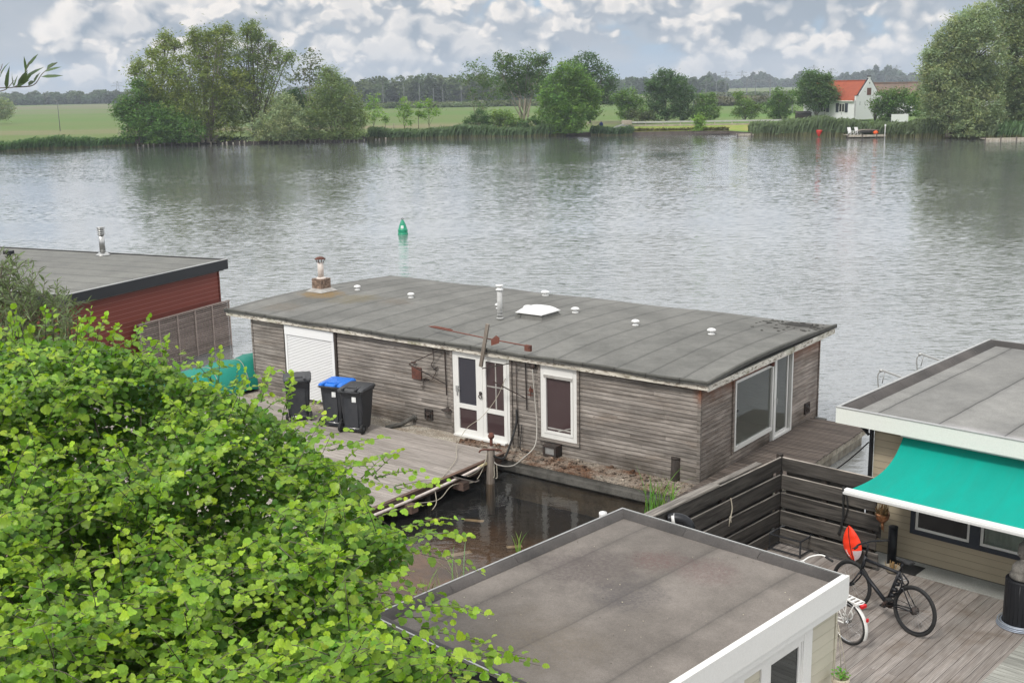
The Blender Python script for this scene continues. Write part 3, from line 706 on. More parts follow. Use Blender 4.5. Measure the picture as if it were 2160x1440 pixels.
for i in range(70):      # lifting scraps of felt near the far corner
    x = random.uniform(-1.5, .2); y = 6.6 - abs(random.gauss(0, .5)) * 1.4; s = random.uniform(.02, .06)
    if y < 4.2: continue
    rf.box(-s, s, -s * .6, s * .6, 0, .006, (.25, .24, .22), M=Matrix.Translation((x, y, rz(y, x) + .004)) @ Matrix.Rotation(random.uniform(0, 3), 4, 'Z') @ Matrix.Rotation(random.uniform(-.2, .2), 4, 'X'))
roof = rf.build('roof', 'roof_felt_gray', boat)
MB().box(-.85, -.2, 6.0, 6.35, 0, .012, (.28, .27, .26), M=Matrix.Translation((0, 0, rz(6.1, -.5) + .002))).build('felt_patch', 'roof_felt_gray', roof)
fa = MB()
xs = [RX0 + .03]
while xs[-1] < RX1 - 3: xs.append(xs[-1] + random.uniform(2.2, 3.6))
xs.append(RX1 - .03)
for a, b in zip(xs[:-1], xs[1:]): fa.box(a + .003, b - .003, RY0 + .035, RY0 + .062, 2.435 + random.uniform(-.006, .006), 2.535, jit(1, .08))
fa.box(RX0 + .03, RX0 + .06, RY0 + .064, RY1 - .05, 2.44, 2.53)
fa.build('front_fascia', 'peeling_white_paint', boat)
fe = MB(); fe.box(RX1 - .062, RX1 - .035, RY0 + .064, RY1 - .03, 2.405, 2.535); fe.box(RX0 + .06, RX1 - .064, RY1 - .07, RY1 - .03, 2.43, 2.53)
fe.build('end_fascia', 'peeling_white_paint_end', boat)
so_ = MB(); so_.box(RX0 + .06, RX1 - .07, RY0 + .065, -.01, 2.452, 2.472); so_.box(.05, RX1 - .07, .03, RY1 - .1, 2.452, 2.472); so_.box(RX0 + .06, -14.04, -.01, RY1 - .1, 2.452, 2.472); so_.build('soffit', 'rust', boat) if 0 else so_.build('soffit', 'dark_post_wood', boat)

# roller shutter
sh_ = MB(); z = .46
while z < 2.14: 
    vsx = [(-12.52, -.035, z), (-12.52, -.046, z + .018), (-12.52, -.035, z + .036)]
    sh_.add([(x, y, zz) for x in (-12.53, -10.80) for y, zz in ((-.02, z), (-.042, z + .006), (-.046, z + .02), (-.038, z + .036), (-.02, z + .037))], [(1, 2, 7, 6), (2, 3, 8, 7)], jit(1, .02)); sh_.box(-12.53, -10.80, -.03, -.022, z + .028, z + .044, (.62, .62, .62)); z += .0425
sh_.build('roller_shutter', 'white_shutter', boat)
sb = MB(); sb.box(-12.60, -10.72, -.07, .02, 2.15, 2.40); sb.box(-12.60, -12.53, -.06, .02, .46, 2.148); sb.box(-10.80, -10.72, -.06, .02, .46, 2.148); sb.box(-12.53, -10.80, -.05, .02, .43, .46)
sb.build('shutter_frame', 'white_shutter', boat)
MB().box(-12.67, -12.602, -.04, .03, .4, 2.42).build('shutter_trim', 'dark_post_wood', boat); MB().box(-10.718, -10.65, -.04, .03, .4, 2.42).build('shutter_trim', 'dark_post_wood', boat)

# double door
def leafdoor(x0, x1, bars, name):
    d = MB(); y0 = -.035
    d.box(x0, x0 + .10, y0, .02, .36, 2.40); d.box(x1 - .10, x1, y0, .02, .36, 2.40)
    d.box(x0 + .10, x1 - .10, y0 - .002, .02, 2.28, 2.40); d.box(x0 + .10, x1 - .10, y0 - .002, .02, .36, .50); d.box(x0 + .10, x1 - .10, y0 - .002, .02, 1.02, 1.13)
    o = d.build('door', 'white_paint', boat)
    p = MB(); p.box(x0 + .10, x1 - .10, -.004, .008, 1.13, 2.28); p.build('pane', bars and 'dark_glass' or 'blue_glass', o)
    p = MB(); p.box(x0 + .10, x1 - .10, -.004, .008, .50, 1.02); p.build('pane', 'dark_glass', o)
    if bars:
        q = MB(); xm = (x0 + x1) / 2 + .02; q.box(xm - .016, xm + .016, -.018, -.005, 1.14, 2.27); q.box(x0 + .10, x1 - .10, -.016, -.0055, 1.66, 1.69); q.build('glazing_bar', 'cement_pipe', o)
    return o
d1_ = leafdoor(-6.60, -5.86, False, 'l'); d2_ = leafdoor(-5.76, -5.03, True, 'r')
df_ = MB(); frame_rect(df_, 0, -6.68, -4.95, .32, 2.46, .02, -1, .075, .05); df_.box(-5.86, -5.76, -.045, .02, .33, 2.385); df_.box(-6.6, -5.03, -.16, -.03, .335, .375)
df_.build('door_frame', 'white_paint', boat)
MB().box(-6.75, -6.682, -.045, .03, .32, 2.46).build('door_trim', 'weathered_cladding', boat); MB().box(-4.948, -4.89, -.045, .03, .32, 2.46).build('door_trim', 'weathered_cladding', boat)
hd = MB(); hd.box(-6.585, -6.50, -.055, -.035, 1.42, 1.56); hd.bar((-6.54, -.07, 1.52), (-6.44, -.07, 1.50), .02); hd.bar((-6.54, -.05, 1.42), (-6.54, -.05, 1.32), .03, .02); hd.build('handle', 'galvanised', d1_)
kn = MB(); kn.lathe([(.0, 0), (.04, .005), (.045, .02), (.0, .03)], (-5.81, -.047, 1.48), 12, M=Matrix.Rotation(PI / 2, 4, 'X')); kn.torus((-5.81, -.075, 1.40), .045, .012, 'Y', 16, 6); kn.build('knocker', 'dark_iron', d2_)

# single window
wn = MB(); frame_rect(wn, 0, -4.06, -3.06, .70, 2.46, .02, -1, .10, .055, wb=.12); wn.box(-3.96, -3.16, -.045, .02, 2.22, 2.36)
wn.box(-3.96, -3.90, -.055, .02, .82, 2.22); wn.box(-3.22, -3.16, -.055, .02, .82, 2.22); wn.box(-3.90, -3.22, -.052, .02, .82, .875); wn.box(-3.90, -3.22, -.052, .02, 2.13, 2.22)
wn_ = wn.build('window', 'white_paint', boat)
MB().box(-3.90, -3.22, -.006, .008, .875, 2.13).build('pane', 'dark_glass', wn_)
b_ = MB(); b_.box(-3.95, -3.17, -.075, -.047, 2.14, 2.20); b_.build('blind_box', 'cement_pipe', wn_)
bl = MB(); bl.box(-3.88, -3.24, -.012, -.0065, .92, .955, M=Matrix.Identity(4)); bl.bar((-3.60, -.012, .89), (-3.24, -.012, 1.02), .012, .02); bl.build('window_ledge', 'cement_pipe', wn_)
wt = MB(); wt.box(-4.12, -4.062, -.05, .03, .66, 2.46); wt.box(-3.058, -3.0, -.05, .03, .66, 2.46); wt.box(-4.12, -3.0, -.052, .03, .62, .698); wt.build('window_trim', 'weathered_cladding', boat)

# end wall: picture window and sliding door
ew = MB(); frame_rect(ew, 1, 1.56, 3.52, .64, 2.25, -.03, 1, .06, .075, wb=.09); ew_ = ew.build('picture_window', 'white_paint', boat)
MB().box(-.01, 0.0, 1.62, 3.46, .73, 2.19).build('pane', 'clear_glass', ew_)
ed = MB(); frame_rect(ed, 1, 3.56, 4.60, .31, 2.43, -.03, 1, .065, .085, wb=.13); frame_rect(ed, 1, 3.70, 4.40, .44, 2.36, -.03, 1, .055, .05, wb=.07); ed_ = ed.build('sliding_door', 'white_paint', boat)
MB().box(-.008, .002, 3.755, 4.345, .51, 2.305).build('pane', 'clear_glass', ed_)
MB().bar((.075, 3.66, 1.25), (.075, 3.66, 1.40), .02, .03).build('handle', 'galvanised', ed_)
ti = MB(); ti.box(-.03, .03, 1.49, 1.558, .6, 2.44); ti.box(-.03, .028, 4.602, 4.67, .3, 2.44); ti.box(-.03, .026, 1.558, 3.558, 2.252, 2.44, (.62, .42, .38)); ti.build('end_trim', 'weathered_cladding_end', boat)
wl_ = MB(); wl_.box(.03, .10, 3.12, 3.22, 2.28, 2.36); wl_.lathe([(.03, 0), (.05, .02), (.055, .10), (.0, .12)], (.09, 3.17, 2.32), 12, M=Matrix.Rotation(PI / 2, 4, 'Y')); wl_.tube([(.05, 2.95, 2.33), (.07, 3.12, 2.33)], .03, 8); wl_.build('wall_lamp', 'rust', boat)
def vent_box(parent, axis, u, z, plane, out, s=.13, mat='dark_iron'):
    v = MB(); frame_rect(v, axis, u - s, u + s, z - s, z + s, plane, out, .03, .035)
    slab(v, axis, u - s + .03, u + s - .03, z - s + .03, z + s - .03, plane, plane + out * .015)
    for k in range(5): slab(v, axis, u - s * .6, u + s * .6, z - s * .6 + k * s * .28, z - s * .6 + k * s * .28 + .012, plane + out * .015, plane + out * .028)
    c = (u, plane + out * .03, z) if axis == 0 else (plane + out * .03, u, z)
    v.torus(c, s * .42, .014, 'Y' if axis == 0 else 'X', 16, 6)
    v.lathe([(.0, -.02), (s * .3, -.01), (s * .3, .03), (.0, .045)], c, 12, M=Matrix.Rotation(PI / 2, 4, 'X') if axis == 0 else Matrix.Rotation(PI / 2, 4, 'Y'))
    return v.build('vent_grille', mat, parent)
vent_box(boat, 0, -7.51, .68, -.002, -1); vent_box(boat, 1, 5.62, .68, .002, 1, .14)
rp = MB(); rp.box(-8.02, -7.71, -.035, -.005, 1.53, 1.84); rp.bar((-8.0, -.05, 1.95), (-7.86, -.06, 1.97), .03); rp.build('red_hatch', 'rust', boat)
lb_ = MB(); frame_rect(lb_, 0, -3.86, -3.50, .34, .60, -.16, -1, .05, .10); lb_.box(-3.86, -3.50, -.16, -.0, .34, .38); lb_.box(-3.86, -3.82, -.16, -.0, .38, .60); lb_.box(-3.54, -3.50, -.16, 0, .38, .60); lb_.box(-3.82, -3.54, -.16, 0, .56, .60)
lbo = lb_.build('lamp_box', 'dark_iron', boat); MB().box(-3.81, -3.55, -.235, -.225, .39, .55).build('lamp_glass', 'galvanised', lbo)
# bracing irons and cables on the front wall
br = MB(); br.bar((-6.90, -.05, 2.42), (-6.88, -.05, 1.27), .03, .02); br.bar((-7.72, -.45, 2.02), (-6.9, -.05, 1.55), .022); br.bar((-7.72, -.45, 2.02), (-6.95, -.05, 2.43), .022)
br.build('iron_bracket', 'dark_iron', boat)
br = MB(); br.bar((-4.47, -.05, 2.42), (-4.45, -.05, 1.28), .03, .02); br.bar((-5.1, -.45, 1.95), (-4.47, -.05, 1.55), .022); br.bar((-5.35, -.55, 2.25), (-4.5, -.05, 2.44), .022)
br.tube([(-4.74, -.05, 2.42), (-4.74, -.045, 1.4), (-4.70, -.05, .6)], .012, 6)
br.build('iron_bracket', 'dark_iron', boat)
cb = MB(); cb.tube(spline([(-7.3, -.03, 2.4), (-7.28, -.04, 2.1), (-7.36, -.04, 1.95), (-7.2, -.04, 1.85), (-7.28, -.04, 1.7), (-7.35, -.04, 1.6), (-7.6, -.04, 1.55), (-7.66, -.04, 1.3)]), .009, 6)
cb.tube(spline([(-7.28, -.04, 1.87), (-7.16, -.04, 1.93)]), .02, 6); cb.tube(spline([(-7.7, -.04, 1.53), (-7.55, -.05, 1.6), (-7.45, -.04, 1.57)]), .018, 6)

cb.tube([(-6.88, -.03, 1.2), (-6.88, -.04, 1.0)], .006, 5); cb.lathe([(.0, .1), (.06, .02), (.16, 0)], (-6.87, -.05, .9), 8)
cb.build('loose_cable', 'dark_iron', boat)
dp = MB(); dp.tube(spline([(-8.0, -.03, .52), (-8.03, -.16, .50), (-8.15, -.35, .40), (-8.35, -.7, .36)]), .055, 12); dp.torus((-8.0, -.02, .52), .065, .018, 'Y', 16, 6); dp.build('drain_pipe', 'dark_concrete', boat)
jb = MB(); jb.lathe([(.0, -.05), (.07, -.04), (.075, .03), (.0, .05)], (-4.02 - .22, -.08, 2.36), 12, M=Matrix.Rotation(PI / 2, 4, 'X')); jb.bar((-4.24, -.08, 2.36), (-4.5, -.06, 2.44), .025); jb.build('junction_box', 'dark_iron', boat)
tp = MB(); tp.box(-4.38, -4.26, -.05, -.005, 1.72, 1.80); tp.bar((-4.32, -.07, 1.62), (-4.32, -.07, 1.86), .02); tp.bar((-4.40, -.07, 1.66), (-4.24, -.07, 1.66), .02); tp.build('wall_tap', 'rust', boat)
stn = MB()
# chimney: brick base, flue, cowl
ch = MB(); cx_, cy_ = -14.35, 3.05
cz = rz(cy_)
for r in range(7):
    for q in range(4):
        a = q * .105 - .21; k = .052 if r % 2 else 0
        z0 = cz + .02 + r * .052
        ch.bbox(cx_ - .2 + (q * .1), cx_ - .2 + q * .1 + .096, cy_ - .2, cy_ - .12, z0, z0 + .046, .004, jit(.9, .35))
        ch.bbox(cx_ - .2 + (q * .1), cx_ - .2 + q * .1 + .096, cy_ + .12, cy_ + .2, z0, z0 + .046, .004, jit(.9, .35))
    for q in range(3):
        for sx in (-.2, .12): ch.bbox(cx_ + sx, cx_ + sx + .08, cy_ - .118 + q * .08, cy_ - .118 + q * .08 + .077, z0, z0 + .046, .004, jit(.9, .35))
ch.box(cx_ - .14, cx_ + .14, cy_ - .14, cy_ + .14, cz, cz + .36, (.5, .5, .5))
basic('old_brick', (.27, .19, .14), .9, blotch=(12, .4), grain=(60, .3), bump=.5, col2=(.13, .09, .07))
chim = empty('brick_chimney', (0, 0, 0)); chim.parent = boat
ch.build('brick_base', 'old_brick', chim)
fl = MB(); fl.add([(cx_ - .34, cy_ - .34, cz + .0), (cx_ + .34, cy_ - .34, cz), (cx_ + .34, cy_ + .34, cz), (cx_ - .34, cy_ + .34, cz), (cx_ - .2, cy_ - .2, cz + .09), (cx_ + .2, cy_ - .2, cz + .09), (cx_ + .2, cy_ + .2, cz + .09), (cx_ - .2, cy_ + .2, cz + .09)], [(0, 1, 5, 4), (1, 2, 6, 5), (2, 3, 7, 6), (3, 0, 4, 7)])
fl.build('lead_flashing', 'cement_pipe', chim)
p = MB(); p.tube([(cx_, cy_, cz + .34), (cx_, cy_, cz + .85)], .088, 16); p.lathe([(.15, 0), (.15, .03), (.11, .06), (.1, .06)], (cx_, cy_, cz + .36), 16); p.build('flue_pipe', 'pale_flue', chim)
p = MB()
for k in range(4): a = k * PI / 2 + .4; p.bar((cx_ + .09 * math.cos(a), cy_ + .09 * math.sin(a), cz + .84), (cx_ + .15 * math.cos(a), cy_ + .15 * math.sin(a), cz + .97), .02, .015)
p.lathe([(.165, 0), (.17, .012), (.09, .065), (.02, .08), (.0, .08)], (cx_, cy_, cz + .955), 16); p.build('rain_cap', 'rust', chim)
# standing vent pipe
vx, vy = -7.12, 2.45; vz = rz(vy)
p = MB(); p.tube([(vx, vy, vz), (vx, vy, vz + .78)], .068, 16); p.torus((vx, vy, vz + .12), .07, .008, 'Z', 16, 5); p.torus((vx, vy, vz + .2), .07, .006, 'Z', 16, 5); p.torus((vx, vy, vz + .03), .075, .02, 'Z', 16, 5)
p.build('vent_pipe', 'grey_pipe', boat)
p = MB(); p.lathe([(.07, 0), (.10, .01), (.10, .03), (.07, .04), (.065, .10), (.10, .11), (.105, .14), (.0, .15)], (vx, vy, vz + .76), 16); p.build('pipe_cap', 'white_plastic', boat)
# mushroom vents
for (x_, y_, s_) in ((-13.55, 3.75, 1), (-11.25, 3.6, 1), (-8.05, 3.6, 1), (-7.25, 3.85, 1.25), (-8.45, 6.35, 1.25), (-5.98, 4.25, 1.1), (-3.78, 3.68, 1), (-1.66, 3.68, 1.05)):
    p = MB(); z0 = rz(y_, x_)
    p.lathe([(.085 * s_, 0), (.08 * s_, .012), (.045 * s_, .02), (.045 * s_, .075), (.06 * s_, .08), (.105 * s_, .095), (.105 * s_, .105), (.07 * s_, .135), (.02 * s_, .148), (.0, .148)], (x_, y_, z0), 18)
    p.build('roof_vent', 'white_plastic', boat)
# domed skylight
sx0, sx1, sy0, sy1 = -6.92, -6.14, 2.92, 3.72; sz = rz(3.3)
k = MB(); cc_ = [(sx0 - .06, sy0 - .06), (sx1 + .06, sy0 - .06), (sx1 + .06, sy1 + .06), (sx0 - .06, sy1 + .06)]; ti_ = [(sx0 + .03, sy0 + .03), (sx1 - .03, sy0 + .03), (sx1 - .03, sy1 - .03), (sx0 + .03, sy1 - .03)]
k.add([(x, y, sz - .02) for x, y in cc_] + [(x, y, sz + .12) for x, y in ti_], [(0, 1, 5, 4), (1, 2, 6, 5), (2, 3, 7, 6), (3, 0, 4, 7), (4, 5, 6, 7)], (.8, .8, .8))
kb = k.build('skylight', 'roof_felt_gray', boat)
k = MB(); N = 12; vs = []
for j in range(N + 1):
    for i in range(N + 1):
        u, v = i / N, j / N; a = min(u, 1 - u, v, 1 - v)
        dome = .13 * (1 - (2 * u - 1) ** 4) ** .7 * (1 - (2 * v - 1) ** 4) ** .7 if 0 < a else 0
        vs.append((sx0 - .02 + (sx1 - sx0 + .04) * u, sy0 - .02 + (sy1 - sy0 + .04) * v, sz + .14 + dome))
k.add(vs, [(j * (N + 1) + i, j * (N + 1) + i + 1, (j + 1) * (N + 1) + i + 1, (j + 1) * (N + 1) + i) for j in range(N) for i in range(N)], smooth=True)
k.box(sx0 - .03, sx1 + .03, sy0 - .03, sy1 + .03, sz + .122, sz + .139)
k.build('dome', 'white_plastic', kb)
# wooden prop with the rusty weather arm over the door
wp = empty('weather_arm', (0, 0, 0)); wp.parent = boat
p = MB(); p.bar((-5.62, -.26, 2.20), (-5.40, -.24, 3.24), .085, .05, up=(0, 1, 0)); p.build('wooden_prop', 'post_wood', wp)
p = MB(); p.tube([(-7.75, .42, 2.80), (-5.5, -.12, 2.86), (-4.22, -.2, 2.84)], .015, 8)
p.add([(-7.85, .44, 2.80), (-7.6, .42, 2.835), (-6.95, .25, 2.86), (-6.85, .22, 2.85), (-6.95, .24, 2.80), (-7.6, .41, 2.775)], [(0, 1, 2, 3, 4, 5)]); p.add([(-7.85, .46, 2.80), (-7.6, .44, 2.835), (-6.95, .27, 2.86), (-6.85, .24, 2.85), (-6.95, .26, 2.80), (-7.6, .43, 2.775)], [(5, 4, 3, 2, 1, 0)])
p.add([(-5.36, -.18, 2.86), (-5.22, -.16, 2.98), (-5.12, -.16, 2.93), (-5.14, -.16, 2.80), (-5.36, -.18, 2.72)], [(0, 1, 2, 3, 4)])
p.build('rusty_arm', 'red_rust', wp)
p = MB(); p.bbox(-4.36, -4.19, -.24, -.16, 2.73, 2.87, .008); p.build('counterweight', 'rust', wp)
# side deck at the right end
pd = empty('side_deck', (0, 0, 0)); pd.parent = boat
p = MB(); y = -1.3
while y < 5.8:
    p.box(.035, 1.50 + random.uniform(-.02, .02), y, y + .074, .36, .385, jit(1, .25)); y += .098
p.build('deck_boards', 'platform_wood', pd)
p = MB(); p.box(1.40, 1.46, -1.3, 5.8, .20, .357); p.box(.26, .34, -1.3, 5.8, .18, .357); p.box(.8, .86, -1.3, 5.8, .2, .357); p.box(.35, 1.4, 5.72, 5.78, .2, .355); p.box(1.3, 1.44, -1.2, 5.6, -.15, .19, (.6, .6, .6)); p.build('deck_beam', 'stake_wood', pd)

# ================================================================ LEFT RED HOUSEBOAT
LO = at(480, 546, 3.0); LO.z = 0; LA = R_(-24.5)
red = empty('houseboat', LO, LA, 'dark red houseboat with black roof edge and tall steel flue, at the left', 'houseboat')
# local: x to the right along the long side (0 = right end), y away; end wall faces +x
p = MB(); p.box(-19.6, -.25, -7.1, -.1, -.5, .35); p.build('hull', 'dark_concrete', red)
p = MB(); clad(p, 1, -7.0, -.22, .35, 2.60, -.32, 1, pitch=.145, th=.02, lap=.010, cj=.08); p.box(-.32, -.27, -.22, -.16, .35, 2.6, (.7, .7, .7))
p.build('end_cladding', 'red_cladding', red)
p = MB(); clad(p, 0, -19.5, -.34, .35, 2.60, -7.02, -1, pitch=.145, th=.02, lap=.012); p.build('front_cladding', 'red_cladding_front', red)
p = MB(); p.box(-19.5, -.33, -.23, -.18, .35, 2.6); p.box(-19.5, -19.45, -7.0, -.24, .35, 2.6); p.build('back_cladding', 'red_cladding_front', red)
p = MB(); n = 24
p.add([(x, y, 2.965 + .05 * math.sin((y + 7.3) / 7.3 * PI)) for y in [-7.3 + 7.2 * j / n for j in range(n + 1)] for x in (-19.9, -.08)], [(2 * j, 2 * j + 1, 2 * j + 3, 2 * j + 2) for j in range(n)], smooth=True)
p.box(-19.9, -.1, -7.25, -.12, 2.62, 2.93)
p.build('roof', 'left_roof_felt', red)
p = MB(); p.box(-19.95, .0, -7.42, -7.34, 2.68, 3.0); p.box(-.06, 0, -7.34, .0, 2.66, 2.985); p.box(-19.95, -.06, -.06, 0, 2.68, 2.985); p.build('fascia', 'black_fascia', red)
p = MB(); p.box(-.075, .012, -7.42, .012, 2.986, 3.005); p.box(-19.95, -.075, -7.43, -7.33, 3.002, 3.02); p.box(-19.95, -.075, -.09, .012, 2.986, 3.005, (.35, .35, .35)); p.build('metal_edge_trim', 'galvanised', red)
fx, fy = -5.05, -.55
p = MB(); p.lathe([(.25, 0), (.24, .02), (.13, .10), (.125, .10)], (fx, fy, 2.99), 20); fl_ = p.build('flue', 'steel', red)
p = MB(); p.tube([(fx, fy, 3.08), (fx - .0, fy, 3.75)], .10, 18); p.build('flue_pipe', 'steel', fl_)
p = MB()
for k in range(4): p.lathe([(.11, 0), (.145, .012), (.145, .03), (.11, .045)], (fx, fy, 3.72 + k * .062), 20)
p.lathe([(.15, 0), (.15, .02), (.0, .035)], (fx, fy, 3.97), 20); p.build('flue_cap', 'steel', fl_)
p = MB(); p.tube([(-7.2, -2.75, 2.98), (-7.2, -2.75, 3.25)], .075, 12); p.bbox(-7.36, -7.04, -2.86, -2.64, 3.24, 3.36, .01); p.build('roof_vent', 'black_metal', red)

# slatted panel leaning on its end wall
sp = empty('slatted_panel', LO + Matrix.Rotation(LA, 3, 'Z') @ Vector((-.05, -2.3, 0)), LA, 'weathered wooden slatted panel leaning against the dark red end wall', 'slatted panel')
p = MB(); z = .02
z = -.12
while z < 1.50: p.box(-.01, .022, -2.2, 2.22, z, z + .036, jit(1, .2)); z += .066
p.build('slats', 'trellis_wood_y' if 0 else 'trellis_wood', sp)
for yy in (-2.2, -1.33, -.45, .42, 1.3, 2.2):
    MB().box(.024, .055, yy - .028, yy + .028, -.1, 1.53).build('upright', 'trellis_wood', sp)
p = MB(); p.box(-.03, .06, -2.23, 2.25, 1.535, 1.575); p.build('top_rail', 'trellis_wood', sp)
MB().box(-.05, -.035, -2.2, 2.2, -.1, 1.5).build('dark_gap_sheet', 'dark_post_wood', sp)  # dark sheet added behind the slats to paint the gaps as shade
sp.location.z = .0

# covered dinghy between the boats
dg = empty('covered_dinghy', (-8.55, 31.35, 0), R_(38), 'small dinghy under a bright teal tarpaulin between the two houseboats', 'boat')
def hullsec(u, top, n=9, wid=.75, z0=.0):
    w_ = wid * (1 - max(0, u) ** 3 * .9) * (1 if u > -.95 else .9)
    return [(u * 2.0, -w_ * math.cos(PI * k / (n - 1)), z0 + (top - z0) * (1 - math.sin(PI * k / (n - 1)) ** .6)) for k in range(n)]
us = [-1, -.7, -.4, -.1, .2, .5, .8, .97]
p = MB(); vs = []
for u in us: vs += hullsec(u, .55)
p.add(vs, [(i * 9 + k, i * 9 + k + 1, (i + 1) * 9 + k + 1, (i + 1) * 9 + k) for i in range(7) for k in range(8)] + [tuple(range(9))], smooth=True); p.build('hull', 'black_metal', dg)
p = MB(); vs = []; K = 13
for i in range(15):
    u = -1.0 + 2.0 * i / 14; w_ = .82 * (1 - max(0, u) ** 3 * .75)
    for k in range(K):
        a = PI * k / (K - 1); yy = -w_ * math.cos(a); rid = .50 + .45 * (u * .5 + .5); zz = .42 + rid * math.sin(a) ** .9 + .03 * math.sin(i * 2.1 + k * 1.3) - (.06 * abs(math.sin(i * 1.1)) if 0 < k < K - 1 else 0)
        vs.append((u * 2.08, yy * (1.02 + .03 * math.sin(i * 1.7 + k)), zz))
p.add(vs, [(i * K + k, i * K + k + 1, (i + 1) * K + k + 1, (i + 1) * K + k) for i in range(14) for k in range(K - 1)] + [tuple(range(K)), tuple(range(14 * K + K - 1, 14 * K - 1, -1))], smooth=True)
p.build('tarpaulin', 'teal_tarp', dg)
for u in (-.6, .0, .5):
    i = int((u + 1) * 7); q_ = MB(); q_.tube([Vector(vs[i * K + k]) + Vector((0, 0, .015)) for k in range(K)], .009, 5); q_.build('lashing_rope', 'rope', dg)
p = MB(); p.lathe([(.0, -.3), (.16, -.26), (.22, -.05), (.21, .12), (.15, .24), (.0, .28)], (-2.15, .05, .95), 12, M=Matrix.Rotation(.5, 4, 'Y')); p.tube([(-2.2, .05, .75), (-2.35, .05, .2)], [.10, .06], 10); p.build('outboard_cover', 'foil', dg)

# ================================================================ WOODEN LANDING on the left
ld_ = empty('wooden_landing', MAINO, ANG, 'wide grey plank landing in front of the grey houseboat', 'landing stage')
p = MB(); y = -.90
while y > -7.4:
    x0 = -14.5 if y > -2.4 else -14.5
    xs = [x0]; 
    while xs[-1] < -8: xs.append(xs[-1] + random.uniform(2.5, 4.2))
    xs.append(-4.56 + random.uniform(-.01, .01))
    for a, b in zip(xs[:-1], xs[1:]): p.box(a + .002, b - .002, y - .138, y, .422, .45, jit(1, .13))
    y -= .1435
p.build('deck_boards', 'grey_deck_wood', ld_)
p = MB(); p.box(-4.55, -4.50, -7.3, -.88, .30, .455); p.box(-4.66, -4.575, -7.3, -.88, .18, .42); p.box(-4.53, -4.44, -7.3, -.9, .455, .475, (1.1, 1.05, 1)); p.build('edge_beam', 'brown_beam', ld_)
p = MB(); p.box(-14.4, -4.67, -.97, -.90, .24, .42)
for xx in (-6.5, -8.5, -10.5): p.box(xx, xx + .08, -7.2, -.98, .24, .42)
p.build('joists', 'brown_beam', ld_)
for yy in (-2.62, -4.28): MB().box(-4.50, -4.20, yy - .10, yy + .10, .14, .30).build('joist_end', 'brown_beam', ld_)
for yy in (-3.3, -5.0, -1.4): MB().tube([(-4.72, yy, -.7), (-4.72, yy, .18)], .06, 10).build('pile', 'dark_post_wood', ld_)
p = MB(); p.tube(spline([(-4.42, -7.0, .38), (-4.42, -4.4, .34), (-4.40, -2.8, .37), (-4.36, -1.95, .43)]), .032, 10); p.build('water_pipe', 'pale_flue', ld_)
p = MB(); p.tube(spline([(-4.38, -1.97, .43), (-4.34, -1.72, .46), (-4.28, -1.62, .45), (-4.27, -1.60, .75)]), .034, 10); p.build('pipe_elbow', 'yellow_pipe', ld_)

